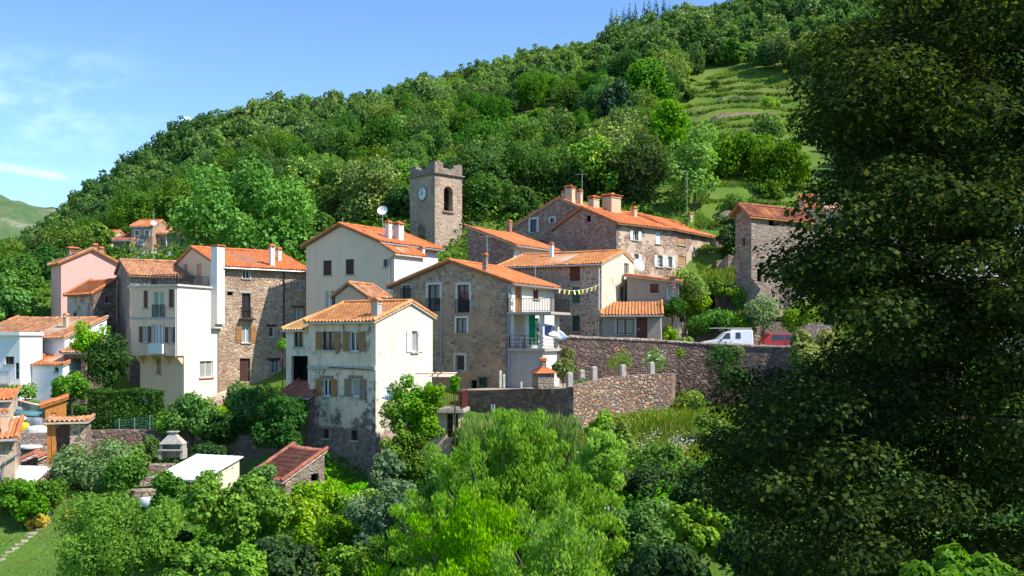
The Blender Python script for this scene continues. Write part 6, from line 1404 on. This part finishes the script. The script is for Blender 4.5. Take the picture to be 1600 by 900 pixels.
# --- village and garden shrubs
for a in [
    ('bright rounded bush crowding the pergola roof beside the grey annex', 1070, 415, 485, 72, 83, 'lf_bright', .2, 4200), ('dense green creeper mound at the left end of the pergola', 1086, 446, 490, 44, 84, 'lf_bright', .2, 2600), ('leafy vine hanging from the right pergola posts', 1160, 447, 492, 26, 85, 'lf_bush', .18, 1400), ('vine trailing along the pergola beam', 1132, 447, 462, 60, 85.4, 'lf_bright', .18, 1500),
    ('ochre flowering shrub beside the bright rounded bush', 1118, 430, 455, 26, 85, 'lf_grass', .18, 900), ('grey green bush on the bank above the white van', 1192, 462, 520, 66, 82, 'lf_grey', .2, 3200), ('low shrub on the bank below the pergola door', 1110, 486, 522, 80, 83.5, 'lf_bush', .2, 2600), ('wild shrub on the bank under the pergola window', 1150, 488, 524, 70, 83.3, 'lf_bush', .2, 2400), ('dark ivy mass hanging below the grey annex window', 1050, 462, 500, 52, 76.6, 'lf_dark', .17, 2200), ('small leafy bush by the white downpipe', 1046, 510, 535, 30, 76.5, 'lf_bright', .17, 900), ('low green bush at the foot of the bank wall left of the van', 1072, 526, 540, 24, 78.5, 'lf_bright', .16, 700), ('yellow green bushes right of the grey green bush', 1248, 470, 520, 60, 81, 'lf_bush', .2, 2200),
    ('dark shrub on the garden terrace near the tan stone house steps', 392, 590, 668, 84, 62, 'lf_mid', .2, 4200), ('sunlit bush spreading over the terrace left of the steps', 300, 618, 690, 84, 60.5, 'lf_bush', .2, 4200), ('yellow green climber along the top of the garden wall', 262, 642, 684, 40, 60, 'lf_bright', .17, 1400), ('shaded dark bush filling the corner by the weathered house', 440, 606, 716, 92, 55.6, 'lf_dark', .19, 6500), ('dark evergreen bush under the ochre annex', 350, 640, 700, 70, 60, 'lf_dark', .2, 3000),
    ('bright shrub left of the clipped hedge', 112, 582, 632, 66, 67, 'lf_bush', .2, 3400), ('ivy covered tree climbing the shaded wall of the lean-to house', 138, 498, 560, 56, 71, 'lf_bright', .19, 2200), ('dark ivy covering the foot of the old house', 165, 520, 612, 72, 70, 'lf_dark', .19, 4200), ('green weeds below the white cottage balcony', 40, 598, 622, 50, 70, 'lf_bright', .17, 1200),
    ('plant growing from a crack beside the ochre annex', 441, 527, 552, 18, 63, 'lf_bright', .11, 420),
    ('ornamental grass clump beside the garden oven', 880, 560, 590, 40, 66, 'lf_meadow', .2, 1500), ('pale yellow shrub at the corner under the parasol', 886, 540, 566, 24, 69, 'lf_pale', .14, 700), ('rose bush with white blooms against the road wall', 1022, 545, 578, 46, 71.5, 'lf_bush', .13, 900), ('rose bush with red bloom against the road wall', 968, 545, 582, 44, 71.5, 'lf_bush', .13, 700), ('low lavender cushion between the terrace posts', 908, 592, 606, 36, 64.4, 'lf_grey', .12, 700),
    ('tuft of weeds growing in the road wall, under the van', 1154, 540, 560, 22, 72.6, 'lf_pale', .16, 500), ('weeds rooted in the road wall below its coping', 1062, 542, 562, 16, 73, 'lf_grass', .14, 350), ('pale tuft low on the road wall', 1132, 572, 595, 26, 72.3, 'lf_pale', .15, 500), ('ivy patch on the road wall below the van', 1128, 540, 580, 60, 72.2, 'lf_dark', .16, 1300), ('broad ivy patch hanging on the right of the road wall', 1150, 572, 622, 84, 71.5, 'lf_dark', .17, 2000)]:
    bush('bush', a[0], 'bush', *a[1:6], M and a[6], a[7], a[8])
# flowers on the roses
for px, py, mt, nm in ((1014, 556, 'petal', 'white'), (1030, 552, 'petal', 'white'), (1022, 566, 'petal', 'white'), (1038, 560, 'petal', 'white'), (1010, 548, 'petal', 'white'), (968, 548, 'petalpink', 'red')):
    pass
# clipped hedge
g = np.random.default_rng(5); a, b = P(148, 665, 62.5), P(247, 660, 62.5); n = 9000; base = Vector(((a.x+b.x)/2, 62.5, a.z)); hx, hy, hz = (b.x-a.x)/2, 1.0, 1.15
Pt = g.uniform(-1, 1, (n, 3)); f = g.integers(0, 3, n); sg = np.sign(g.uniform(-1, 1, n))
for ax_ in range(3): Pt[f == ax_, ax_] = sg[f == ax_]*g.uniform(.86, 1.03, (f == ax_).sum())
Nn = np.zeros((n, 3)); Nn[np.arange(n), f] = sg; Pt[:, 2] += .08*np.sin(Pt[:, 0]*5); V, Q = leafquads(Pt*np.array([hx, hy, hz])+np.array([0, 0, hz]), unit(Nn*.5+g.normal(size=(n, 3))*.4+np.array([0, 0, .25])), .17*g.uniform(.6, 1.4, n), .13*g.uniform(.6, 1.4, n), g)
tag(link('hedge', npmesh('hedge', V, Q, M['lf_dark']), None, base), 'clipped dark green hedge on the garden terrace under the cream house', 'hedge')
# valley garden trees
plant('garden_tree', 'feathery green garden tree at the bottom left, largest on the lawn', 'tree', 184, 772, 930, 205, 37, 'lf_feather', .15, 24000, 44, aspect=.42, droop=.15, lr=(.18, .34), shell=(.4, .95))
plant('garden_tree', 'blue green garden tree before the open shelter', 'tree', 140, 692, 772, 130, 52, 'lf_grey', .2, 6000, 22, droop=.1, aspect=.5)
plant('garden_tree', 'small leafy tree on the lawn left of the garden steps', 'tree', 196, 715, 780, 70, 50.5, 'lf_mid', .18, 3600, 16)
plant('fruit_tree', 'young fruit tree with limewashed trunk at the left edge of the lawn', 'tree', 18, 752, 815, 76, 49, 'lf_bush', .17, 3000, 14, white=True, r0=.09)
plant('fruit_tree', 'young fruit tree with limewashed trunk beside the yellow bush', 'tree', 76, 748, 806, 66, 48.5, 'lf_mid', .17, 2800, 14, white=True, r0=.09)
plant('fruit_tree', 'slim fruit tree with limewashed trunk under the blue green tree', 'tree', 112, 735, 775, 50, 52, 'lf_mid', .16, 1800, 12, white=True, r0=.08)
for lb, px, pt, pb, w, d, mat, sz, n in [('round golden yellow bush on the lawn', 59, 804, 828, 33, (42, 54), 'lf_yellow', .13, 1600), ('smaller golden yellow bush by the stone edging', 110, 796, 812, 20, (44, 56), 'lf_yellow', .12, 900),
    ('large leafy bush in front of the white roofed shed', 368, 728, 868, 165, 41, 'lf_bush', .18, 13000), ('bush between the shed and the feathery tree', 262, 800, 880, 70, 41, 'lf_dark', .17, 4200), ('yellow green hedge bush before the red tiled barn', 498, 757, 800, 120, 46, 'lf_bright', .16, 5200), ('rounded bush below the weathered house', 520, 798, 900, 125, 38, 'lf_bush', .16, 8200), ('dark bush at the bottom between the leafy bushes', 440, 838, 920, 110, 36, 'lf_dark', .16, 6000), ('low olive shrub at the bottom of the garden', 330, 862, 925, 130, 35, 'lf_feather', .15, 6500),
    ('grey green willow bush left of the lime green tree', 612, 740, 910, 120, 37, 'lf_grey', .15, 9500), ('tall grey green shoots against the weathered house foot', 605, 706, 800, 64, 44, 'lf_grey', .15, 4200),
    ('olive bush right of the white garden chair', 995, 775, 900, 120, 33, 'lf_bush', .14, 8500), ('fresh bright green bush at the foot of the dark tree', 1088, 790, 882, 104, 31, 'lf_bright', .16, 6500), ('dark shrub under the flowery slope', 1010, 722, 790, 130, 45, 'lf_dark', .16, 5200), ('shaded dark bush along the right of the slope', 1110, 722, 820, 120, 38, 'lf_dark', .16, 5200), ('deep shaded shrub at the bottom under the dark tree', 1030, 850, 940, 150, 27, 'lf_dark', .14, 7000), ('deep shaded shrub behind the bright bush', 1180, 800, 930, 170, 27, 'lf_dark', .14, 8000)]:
    bush('bush', lb, 'bush', px, pt, pb, w, d, mat, sz, n, nl=22, lr=(.2, .38), shell=(.45, .92))
for lb, px, pt, pb, w, d, mat, sz, n in [('bright green bush between the yellow green hedge and the weathered house foot', 566, 752, 830, 80, 43, 'lf_bright', .15, 4500), ('leafy bush at the very bottom left of the lime green tree', 560, 850, 930, 120, 34, 'lf_bush', .14, 6000), ('bright bush at the bottom edge below the leafy bushes', 388, 856, 925, 90, 35, 'lf_bright', .14, 5000), ('tall bush behind the feathery garden tree', 262, 742, 820, 66, 44, 'lf_mid', .16, 4200), ('small bright bush right of the red tiled barn', 470, 775, 830, 70, 42, 'lf_bright', .15, 3600), ('shrub at the right foot of the feathery tree', 286, 838, 915, 84, 36, 'lf_bush', .14, 4200),
    ('bright shrub hiding the left wall of the red tiled barn', 404, 722, 800, 60, 47.5, 'lf_bush', .16, 2600), ('leafy shrub at the foot of the garden wall, right of the barbecue', 322, 690, 740, 70, 56, 'lf_dark', .17, 2400), ('low shrub below the green wire fence', 205, 690, 738, 60, 56.5, 'lf_bush', .17, 2200), ('climbing shrub on the garden wall left of the barbecue', 240, 680, 735, 34, 58.5, 'lf_mid', .17, 1400), ('weedy shrub between the fruit trees', 48, 772, 815, 60, 47, 'lf_bush', .16, 2000), ('leafy shrub in front of the metal roofed store', 30, 748, 790, 70, 47.5, 'lf_feather', .16, 2400),
    ('green shrub on the slope left of the white flowers', 962, 650, 712, 56, 57, 'lf_bush', .17, 2600), ('tall weeds at the foot of the road wall', 1078, 612, 660, 70, 69, 'lf_meadow', .2, 2200), ('rounded weeds on the slope right of the white flowers', 1112, 650, 710, 76, 58, 'lf_bush', .17, 3000), ('low olive shrub under the white flowers', 1040, 698, 740, 90, 52, 'lf_mid', .16, 3000), ('bright sapling on the slope beside the cobble wall', 938, 640, 700, 40, 58, 'lf_lime', .18, 1600), ('bushy shrub at the foot of the shaded garden wall', 735, 655, 720, 60, 56, 'lf_feather', .17, 2600),
    ('hedge clump on the lowest upper terrace', 1120, 186, 206, 40, (155, 190), 'lf_mid', .4, 900), ('dark shrub on the left edge of the meadow', 1030, 160, 182, 30, (160, 200), 'lf_oak', .4, 700), ('pale shrub at the right of the meadow', 1205, 150, 172, 34, (160, 205), 'lf_light', .4, 700), ('small shrub under the topmost meadow wall', 1118, 124, 140, 22, (180, 225), 'lf_mid', .4, 500), ('round shrub at the right end of the meadow walls', 1212, 186, 212, 44, (150, 180), 'lf_mid', .4, 1000), ('shrubs along the lowest terrace behind the end house', 1148, 300, 330, 46, (93, 112), 'lf_bush', .25, 1400), ('dark hedge along the middle terrace by the dark tree', 1205, 284, 312, 56, (96, 118), 'lf_mid', .28, 1400)]:
    bush('bush', lb, 'bush', px, pt, pb, w, d, mat, sz, n, nl=20, lr=(.22, .38), shell=(.4, .92))
def spray_tree(label, px, pb, d, spread, hmin, hmax, nb, n, size, mat, seed):
    g = np.random.default_rng(seed); c = P(px, pb, d); base = Vector((c.x, c.y, gh(c.x, c.y))); o = thing('lime_green_tree', label, 'tree', base); C_, R_, br = [], [], []
    for k in range(nb):
        a = g.uniform(0, 6.283); f = g.random()**.62; tip = np.array(c)+np.array([math.cos(a)*f*spread, math.sin(a)*f*spread*.8, hmax-(hmax-hmin)*f**1.3+g.normal(0, .35)]); st = np.array(c)+np.array([0, 0, -1.6]); L = tip-st
        br.append((st, tip)); m = int(g.integers(5, 9))
        for t in np.linspace(.42, 1.0, m): q = st+L*t+np.array([0, 0, -.35*(2*t-1.2)**2*f]); r = (.62-.36*t)*g.uniform(.8, 1.25); C_.append(q+g.normal(0, .16, 3)); R_.append((r, r, r*.8))
    C_, R_ = np.array(C_)-np.array(base), np.array(R_)
    me, _, _ = crown_mesh('crown', None, None, 0, n, size, M[mat], g, .34, .6, CR=(C_, R_), inner=.3); q = bpy.data.objects.new('crown', me); COL.objects.link(q); q.parent = o
    mb = MB(); mb.tube([base-Vector((0, 0, .4)), Vector(br[0][0])], [.26, .2], 9)
    for st, tip in br: mb.tube([st, Vector(st).lerp(Vector(tip), .5)+Vector((0, 0, .15)), tip], [.06, .032, .008], 5, cap=False)
    mb.build('trunk', M['barkpale'], o)
spray_tree('large lime green tree with drooping leaves in the middle foreground', 800, 860, 33, 4.9, -.4, 4.9, 86, 84000, .19, 'lf_lime', 31)
spray_tree('second lime green tree leaning out at the bottom, left of the white chair', 720, 900, 31, 3.2, -.2, 3.0, 40, 26000, .18, 'lf_lime', 32)
spray_tree('low lime green tree in front of the white garden chair', 880, 930, 29, 2.9, -.2, 2.6, 34, 22000, .17, 'lf_lime', 33)
plant('lime_green_tree', 'slender lime green tree standing at the right end of the reeds', 'tree', 935, 660, 800, 90, 37, 'lf_lime', .2, 6000, 26, aspect=.4, droop=.5, lr=(.18, .3), shell=(.35, 1.0), low=-.9)
plant('lime_green_tree', 'small lime green tree below the glazed porch', 'tree', 700, 694, 800, 110, 40, 'lf_lime', .2, 7000, 26, aspect=.4, droop=.5, lr=(.18, .3), shell=(.35, 1.0), low=-.9)
o = bush('climbing_vine', 'bright climbing vine covering the glazed porch and the corner of the weathered house', 'vine', 645, 580, 700, 102, 53.8, 'lf_bright', .15, 7000, nl=34, lr=(.2, .34), shell=(.3, .95), ratio=.35, low=-1)
for px, pt, pb, w_, d_, n_v, mt in ((622, 600, 690, 52, 53.4, 2600, 'lf_bush'), (668, 586, 690, 56, 53.2, 3200, 'lf_bright'), (640, 650, 770, 96, 53.0, 6500, 'lf_bush'), (612, 690, 790, 60, 53, 2600, 'lf_dark')):
    g = np.random.default_rng(px); c = P(px, (pt+pb)/2, d_); r = (w_/2/F*d_, .7, (pb-pt)/2/F*d_)
    me, _, _ = crown_mesh('foliage', np.array(c)-np.array(o.location), r, 20, n_v, .15, M[mt], g, .8, lr=(.24, .4), low=-1, shell=(.3, .95)); q = bpy.data.objects.new('foliage', me); COL.objects.link(q); q.parent = o
bush('climbing_vine', 'small vine hanging from the red iron pergola of the glazed porch', 'vine', 711, 585, 618, 16, 54.8, 'lf_bright', .15, 600)
bush('pale_tree', 'sunlit pale green tree in front of the red car, beside the dark tree', 'tree', 1288, 512, 640, 118, 38, 'lf_pale', .15, 9500, nl=30, lr=(.16, .3), shell=(.4, .98), parts=('trunk', 'crown'))
# reeds
g = np.random.default_rng(77); n = 5200; px = g.uniform(722, 905, n); d = g.uniform(49, 58, n); xs = (px-CX)/F*d; zs_ = hgt(xs, d); hh_ = g.uniform(1.6, 3.6, n)
st = np.stack([xs, d, zs_], 1); k = 4; Vs = []
topz = (HY-(652+g.uniform(-14, 40, n)+abs(px-810)*.12))/F*d; hh_ = np.maximum(.5, topz-zs_)
for i_ in range(k):
    f = (.35+.65*(i_+g.random(n))/k)
    Pt = st+np.stack([g.normal(0, .10, n), g.normal(0, .10, n), hh_*f], 1); Vs.append(leafquads(Pt, unit(g.normal(size=(n, 3))*np.array([1, 1, .3])), g.uniform(.35, .6, n), g.uniform(.06, .10, n), g, up=.72)[0])
V = np.concatenate(Vs); base = P(810, 700, 54); tag(link('reeds', npmesh('reeds', V-np.array(base), np.arange(len(V)).reshape(-1, 4), M['lf_reed']), None, base), 'tall green reeds in front of the shaded garden wall', 'reeds', kind='stuff')
# grass
def grass(name, label, px0, px1, d0, d1, n, h, w, mat, seed, mask=None, lean=.35):
    g = np.random.default_rng(seed); px = g.uniform(px0, px1, n); d = np.sqrt(g.uniform(d0**2, d1**2, n)); x = (px-CX)/F*d; z = hgt(x, d)
    keep = np.ones(n, bool) if mask is None else mask(px, HY-F*z/d, x, d)
    if 'meadow' in name or 'terrace' in name: keep &= (hgt(x, d+.5)-hgt(x, d-.5)) < .95
    x, d, z = x[keep], d[keep], z[keep]; n = len(x); L = h*g.uniform(.5, 1.5, n); a = g.uniform(0, 6.28, n); t = np.stack([np.cos(a), np.sin(a), np.zeros(n)], 1); b = np.stack([-np.sin(a), np.cos(a), np.zeros(n)], 1)
    ln = g.uniform(-lean, lean, n)[:, None]; p0 = np.stack([x, d, z-.03], 1); W2 = (w*g.uniform(.6, 1.4, n))[:, None]; up = np.stack([np.zeros(n), np.zeros(n), L], 1)
    V = np.stack([p0-t*W2*.5, p0+t*W2*.5, p0+up*.55+t*W2*.42+b*ln*L[:, None]*.3, p0+up+b*ln*L[:, None]-t*W2*.1], 1).reshape(-1, 3)
    tag(link(name, npmesh(name, V, np.arange(len(V)).reshape(-1, 4), M[mat])), label, 'grass', kind='stuff')
grass('slope_grass', 'long grass and weeds on the slope below the curved cobble wall', 895, 1300, 48, 74, 36000, .48, .07, 'lf_meadow', 1, lambda px, py, x, d: (py > 632))
grass('lawn_grass', 'short lawn grass at the bottom left', -60, 330, 39, 58, 52000, .10, .05, 'lf_grass', 2)
grass('meadow_grass', 'grass of the terraced meadow above the village', 985, 1300, 156, 236, 90000, .42, .34, 'lf_grass', 3, lambda px, py, x, d: meadow(x, d) > .4)
grass('terrace_grass', 'bright grass on the lower terraces behind the gable barn', 1075, 1320, 90, 126, 50000, .32, .16, 'lf_grass', 4, lambda px, py, x, d: meadow(x, d) > .1)
grass('bank_grass', 'wild grass on the bank between the road and the pergola', 1030, 1420, 85, 95, 22000, .5, .10, 'lf_meadow', 5)
grass('clearing_grass', 'dry tan grass of the small hillside clearing', 760, 1060, 168, 212, 20000, .6, .24, 'lf_meadow', 6)
g = np.random.default_rng(9); n = 260; cc_ = g.integers(0, 9, n); px = np.array([1002, 1012, 1020, 1008, 1050, 1060, 1072, 1066, 1085])[cc_]+g.normal(0, 7, n); d = np.array([57, 58.5, 60, 55, 56, 58, 57, 54.5, 58])[cc_]+g.normal(0, .5, n); x = (px-CX)/F*d; Pt = np.stack([x, d, hgt(x, d)+g.uniform(.35, .75, n)], 1)
V, Q = leafquads(Pt, unit(g.normal(size=(n, 3))*.5+np.array([0, -.4, .8])), g.uniform(.05, .10, n), np.full(n, .08), g); tag(link('flowers', npmesh('flowers', V, Q, M['petal'])), 'white wild flowers scattered on the grassy slope', 'flowers', kind='stuff')
g = np.random.default_rng(10); Vs = []; MI = []
for c_, mt, k in (((1014, 556), 0, 16), ((1030, 552), 0, 16), ((1022, 567), 0, 12), ((1036, 562), 0, 10), ((966, 548), 1, 14)):
    p = np.array(P(*c_, 71)); Pt = p+g.normal(0, .16, (k, 3)); Vs.append(leafquads(Pt, unit(g.normal(size=(k, 3))+np.array([0, -.6, .5])), np.full(k, .14), np.full(k, .14), g)[0]); MI.append(np.full(k, mt))
V = np.concatenate(Vs); tag(link('rose_blooms', npmesh('rose_blooms', V, np.arange(len(V)).reshape(-1, 4), [M['petal'], M['petalpink']], np.concatenate(MI))), 'white and red rose blooms on the bushes by the road wall', 'flowers', kind='stuff')
# undergrowth on the valley floor and around the gardens
def under(name, label, px0, px1, d0, d1, n, h, size, mats, seed, mask=None):
    g = np.random.default_rng(seed); px = g.uniform(px0, px1, n); d = np.sqrt(g.uniform(d0**2, d1**2, n)); x = (px-CX)/F*d; z = hgt(x, d)
    cl = .5+.5*np.sin(x*.9+seed)*np.cos(d*.8+x*.3); keep = cl > g.random(n)*.6
    if mask is not None: keep &= mask(px, HY-F*z/d)
    x, d, z, cl = x[keep], d[keep], z[keep], cl[keep]; n = len(x); Pt = np.stack([x, d, z+h*cl*g.random(n)**.6], 1); L = size*g.uniform(.6, 1.4, n)
    V, Q = leafquads(Pt, unit(g.normal(size=(n, 3))*.6+np.array([0, -.2, .7])), L, L*.7, g); mi = (np.sin(x*.5+d*.37)*1.5+g.normal(0, .7, n)).clip(-1.4, 1.4).round()+1
    tag(link(name, npmesh(name, V, Q, [M[m] for m in mats], mi.clip(0, len(mats)-1))), label, 'undergrowth', kind='stuff')
under('slope_weeds', 'patchy weeds and low plants on the grassy slope', 900, 1320, 49, 74, 16000, .7, .16, ['lf_bush', 'lf_meadow', 'lf_pale'], 24, lambda px, py: py > 630)
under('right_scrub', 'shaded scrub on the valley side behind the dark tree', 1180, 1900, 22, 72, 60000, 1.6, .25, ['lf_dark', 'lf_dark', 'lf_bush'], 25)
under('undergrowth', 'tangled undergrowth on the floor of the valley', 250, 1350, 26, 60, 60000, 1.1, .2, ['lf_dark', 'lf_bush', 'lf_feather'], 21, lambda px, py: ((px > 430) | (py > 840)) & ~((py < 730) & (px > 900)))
under('ground_cover', 'low weeds covering the garden terrace and banks', 100, 480, 59, 78, 20000, .5, .2, ['lf_dark', 'lf_bush', 'lf_bright'], 22)
under('hill_thicket', 'leafy thicket filling the gaps between the hillside trees', -60, 1030, 165, 330, 110000, 3.4, .75, ['lf_oak', 'lf_mid', 'lf_light'], 27, lambda px, py: (px < 780) | (py < 150))
under('hill_scrub', 'scrubby undergrowth between the trees of the hillside', -60, 1330, 98, 175, 100000, 2.2, .45, ['lf_oak', 'lf_oak', 'lf_mid'], 23, lambda px, py: (px < 1000) | (py < 120) | ((px < 1080) & (py > 230)))
# --- the big dark tree in the foreground
g = np.random.default_rng(4242)
oy = [-400, 0, 60, 100, 160, 230, 300, 360, 420, 460, 500, 545, 575, 600, 650, 700, 760, 820, 900, 1100]; ox = [1420, 1320, 1262, 1215, 1222, 1222, 1232, 1222, 1180, 1215, 1305, 1300, 1215, 1098, 1108, 1085, 1062, 1128, 1130, 1120]
C_, R_ = [], []
while len(C_) < 500:
    d = g.uniform(12.5, 21); out = len(C_) > 360
    if not out: py = g.uniform(-30, 940); x0_ = np.interp(py, oy, ox)+10; px = x0_+abs(g.normal(0, 1))*150 if g.random() < .45 else g.uniform(x0_, 1700)
    else: py = g.uniform(-900, 700); px = g.uniform(1560, 2350) if py > -60 else g.uniform(1380, 2350)  # unseen lobes out of view, added to block sun from the visible crown
    if px > 1720 and not out: continue
    r = g.uniform(.45, .85)*(1.35 if out else 1)*d/14; px += r*F/d*.75
    C_.append(P(px, py, d)); R_.append((r, r, r*g.uniform(.34, .5)))
C_, R_ = np.array(C_), np.array(R_); base = Vector((11.5, 15.5, gh(11.5, 15.5)))
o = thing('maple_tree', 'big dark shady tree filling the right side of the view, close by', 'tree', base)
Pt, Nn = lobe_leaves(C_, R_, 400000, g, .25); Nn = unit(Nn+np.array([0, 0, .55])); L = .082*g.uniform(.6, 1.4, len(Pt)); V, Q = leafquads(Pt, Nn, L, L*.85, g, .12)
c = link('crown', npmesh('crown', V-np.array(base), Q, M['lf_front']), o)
mb = MB(); tr = [base-Vector((0, 0, .6)), base+Vector((.1, .1, 4)), base+Vector((0, .1, 8)), base+Vector((.1, 0, 14))]; mb.tube(tr, [.55, .42, .32, .12], 12)
for k in g.choice(300, 12, replace=False):
    t = Vector(C_[k]); f = min(.95, max(.12, (t.z-base.z-1.0)/14)); s = base+Vector((0, .1, f*14)); jv = lambda a: Vector(g.normal(0, a, 3)); m1 = s.lerp(t, .33)+Vector((0, 0, .45))+jv(.3); m2 = s.lerp(t, .68)+Vector((0, 0, .35))+jv(.3); mb.tube([s, s.lerp(m1, .5)+jv(.1), m1, m1.lerp(m2, .5)+jv(.12), m2, t], [.09, .07, .055, .04, .025, .008], 6, cap=False)
mb.build('trunk', M['bark'], o, smooth=True)
bush('shrub', 'sunlit shrub with broad leaves at the bottom right corner, under the dark tree', 'bush', 1535, 880, 965, 220, 9, 'lf_mid', .09, 3200, nl=20, lr=(.2, .36), shell=(.4, .98))
# ------------------------------------------------------------------ sky, sun, camera
AZ, EL = R(-20), R(49)
sv = Vector((math.cos(AZ)*math.cos(EL), math.sin(AZ)*math.cos(EL), math.sin(EL)))
sun = bpy.data.lights.new('sun', 'SUN'); sun.energy = 4.4; sun.angle = R(.53); sun.color = (1.0, .93, .82)
so = bpy.data.objects.new('sun', sun); COL.objects.link(so); so.rotation_euler = sv.to_track_quat('Z', 'Y').to_euler(); so.location = (60, -20, 90)
w = bpy.data.worlds.new('World'); scene.world = w; w.use_nodes = True; t = w.node_tree; t.nodes.clear()
S = N.__new__(N); S.m = w; S.t = t
sky = t.nodes.new('ShaderNodeTexSky'); sky.sky_type = 'NISHITA'; sky.sun_disc = False; sky.sun_elevation = EL; sky.sun_rotation = math.atan2(sv.x, sv.y); sky.altitude = 600; sky.air_density = 1.0; sky.dust_density = 0.2; sky.ozone_density = 2.6
d = S.n('ShaderNodeTexCoord').outputs['Generated']; sp = S.n('ShaderNodeSeparateXYZ', None, i0=d)
dy = S.math('MAXIMUM', sp.outputs[1], .05); u = S.math('DIVIDE', sp.outputs[0], dy); v = S.math('DIVIDE', sp.outputs[2], dy)
def soft(x, a, b): return S.n('ShaderNodeMapRange', {'interpolation_type': 'SMOOTHSTEP'}, Value=x, i1=a, i2=b, i3=0.0, i4=1.0).outputs[0]
def band(x, c, w0): return S.math('SUBTRACT', 1.0, soft(S.math('ABSOLUTE', S.math('SUBTRACT', x, c)), 0.0, w0))
vec = S.n('ShaderNodeCombineXYZ', None, i0=u, i1=v).outputs[0]
wis = S.noise(S.vscale(vec, (7, 16, 1)), 1.4, 7, .62); fine = S.noise(S.vscale(vec, (30, 60, 1)), 1.0, 5, .6)
lowleft = S.math('MULTIPLY', S.math('SUBTRACT', 1.0, soft(u, -.46, -.33)), band(v, .235, .11))
c1 = S.math('MULTIPLY', S.math('MULTIPLY', lowleft, soft(wis, .42, .74)), .38)
line = S.math('SUBTRACT', v, S.math('ADD', S.math('MULTIPLY', u, -.17), .0893))
con = S.math('MULTIPLY', S.math('MULTIPLY', S.math('SUBTRACT', 1.0, soft(S.math('ABSOLUTE', line), .0, .0075)), S.math('SUBTRACT', 1.0, soft(u, -.475, -.455))), S.math('ADD', .22, S.math('MULTIPLY', fine, .40)))
bx = S.math('DIVIDE', S.math('SUBTRACT', u, -.339), .0085); bz = S.math('DIVIDE', S.math('SUBTRACT', v, .2285), .0045)
rr = S.math('SQRT', S.math('ADD', S.math('MULTIPLY', bx, bx), S.math('MULTIPLY', bz, bz)))
puff = S.math('MULTIPLY', S.math('SUBTRACT', 1.0, soft(S.math('ADD', rr, S.math('MULTIPLY', fine, 1.2)), .7, 1.7)), .75)
veil = S.math('MULTIPLY', S.math('SUBTRACT', 1.0, soft(v, .10, .42)), .06)
cl = S.math('MINIMUM', S.math('ADD', S.math('ADD', c1, con), S.math('ADD', puff, veil)), .9)
col = S.mix(cl, sky.outputs[0], (7.2, 7.6, 8.2))
bg = t.nodes.new('ShaderNodeBackground'); bg.inputs[1].default_value = .125; t.links.new(S.mix(1.0, col, (.80, .99, 1.17), 'MULTIPLY'), bg.inputs[0])
wo = t.nodes.new('ShaderNodeOutputWorld'); t.links.new(bg.outputs[0], wo.inputs[0])
cam = bpy.data.cameras.new('camera'); cam.sensor_width = 36; cam.lens = 36*F/1600; cam.shift_y = (HY-450)/1600; cam.clip_start = .1; cam.clip_end = 12000
co = bpy.data.objects.new('camera', cam); COL.objects.link(co); co.rotation_euler = (R(90), 0, 0); scene.camera = co
scene.view_settings.view_transform = 'Standard'; scene.view_settings.look = 'None'; scene.view_settings.exposure = 0.75; scene.view_settings.gamma = 1.0
scene.cycles.max_bounces = 6; scene.cycles.diffuse_bounces = 3; scene.cycles.glossy_bounces = 2; scene.cycles.transmission_bounces = 4; scene.cycles.caustics_reflective = False; scene.cycles.caustics_refractive = False
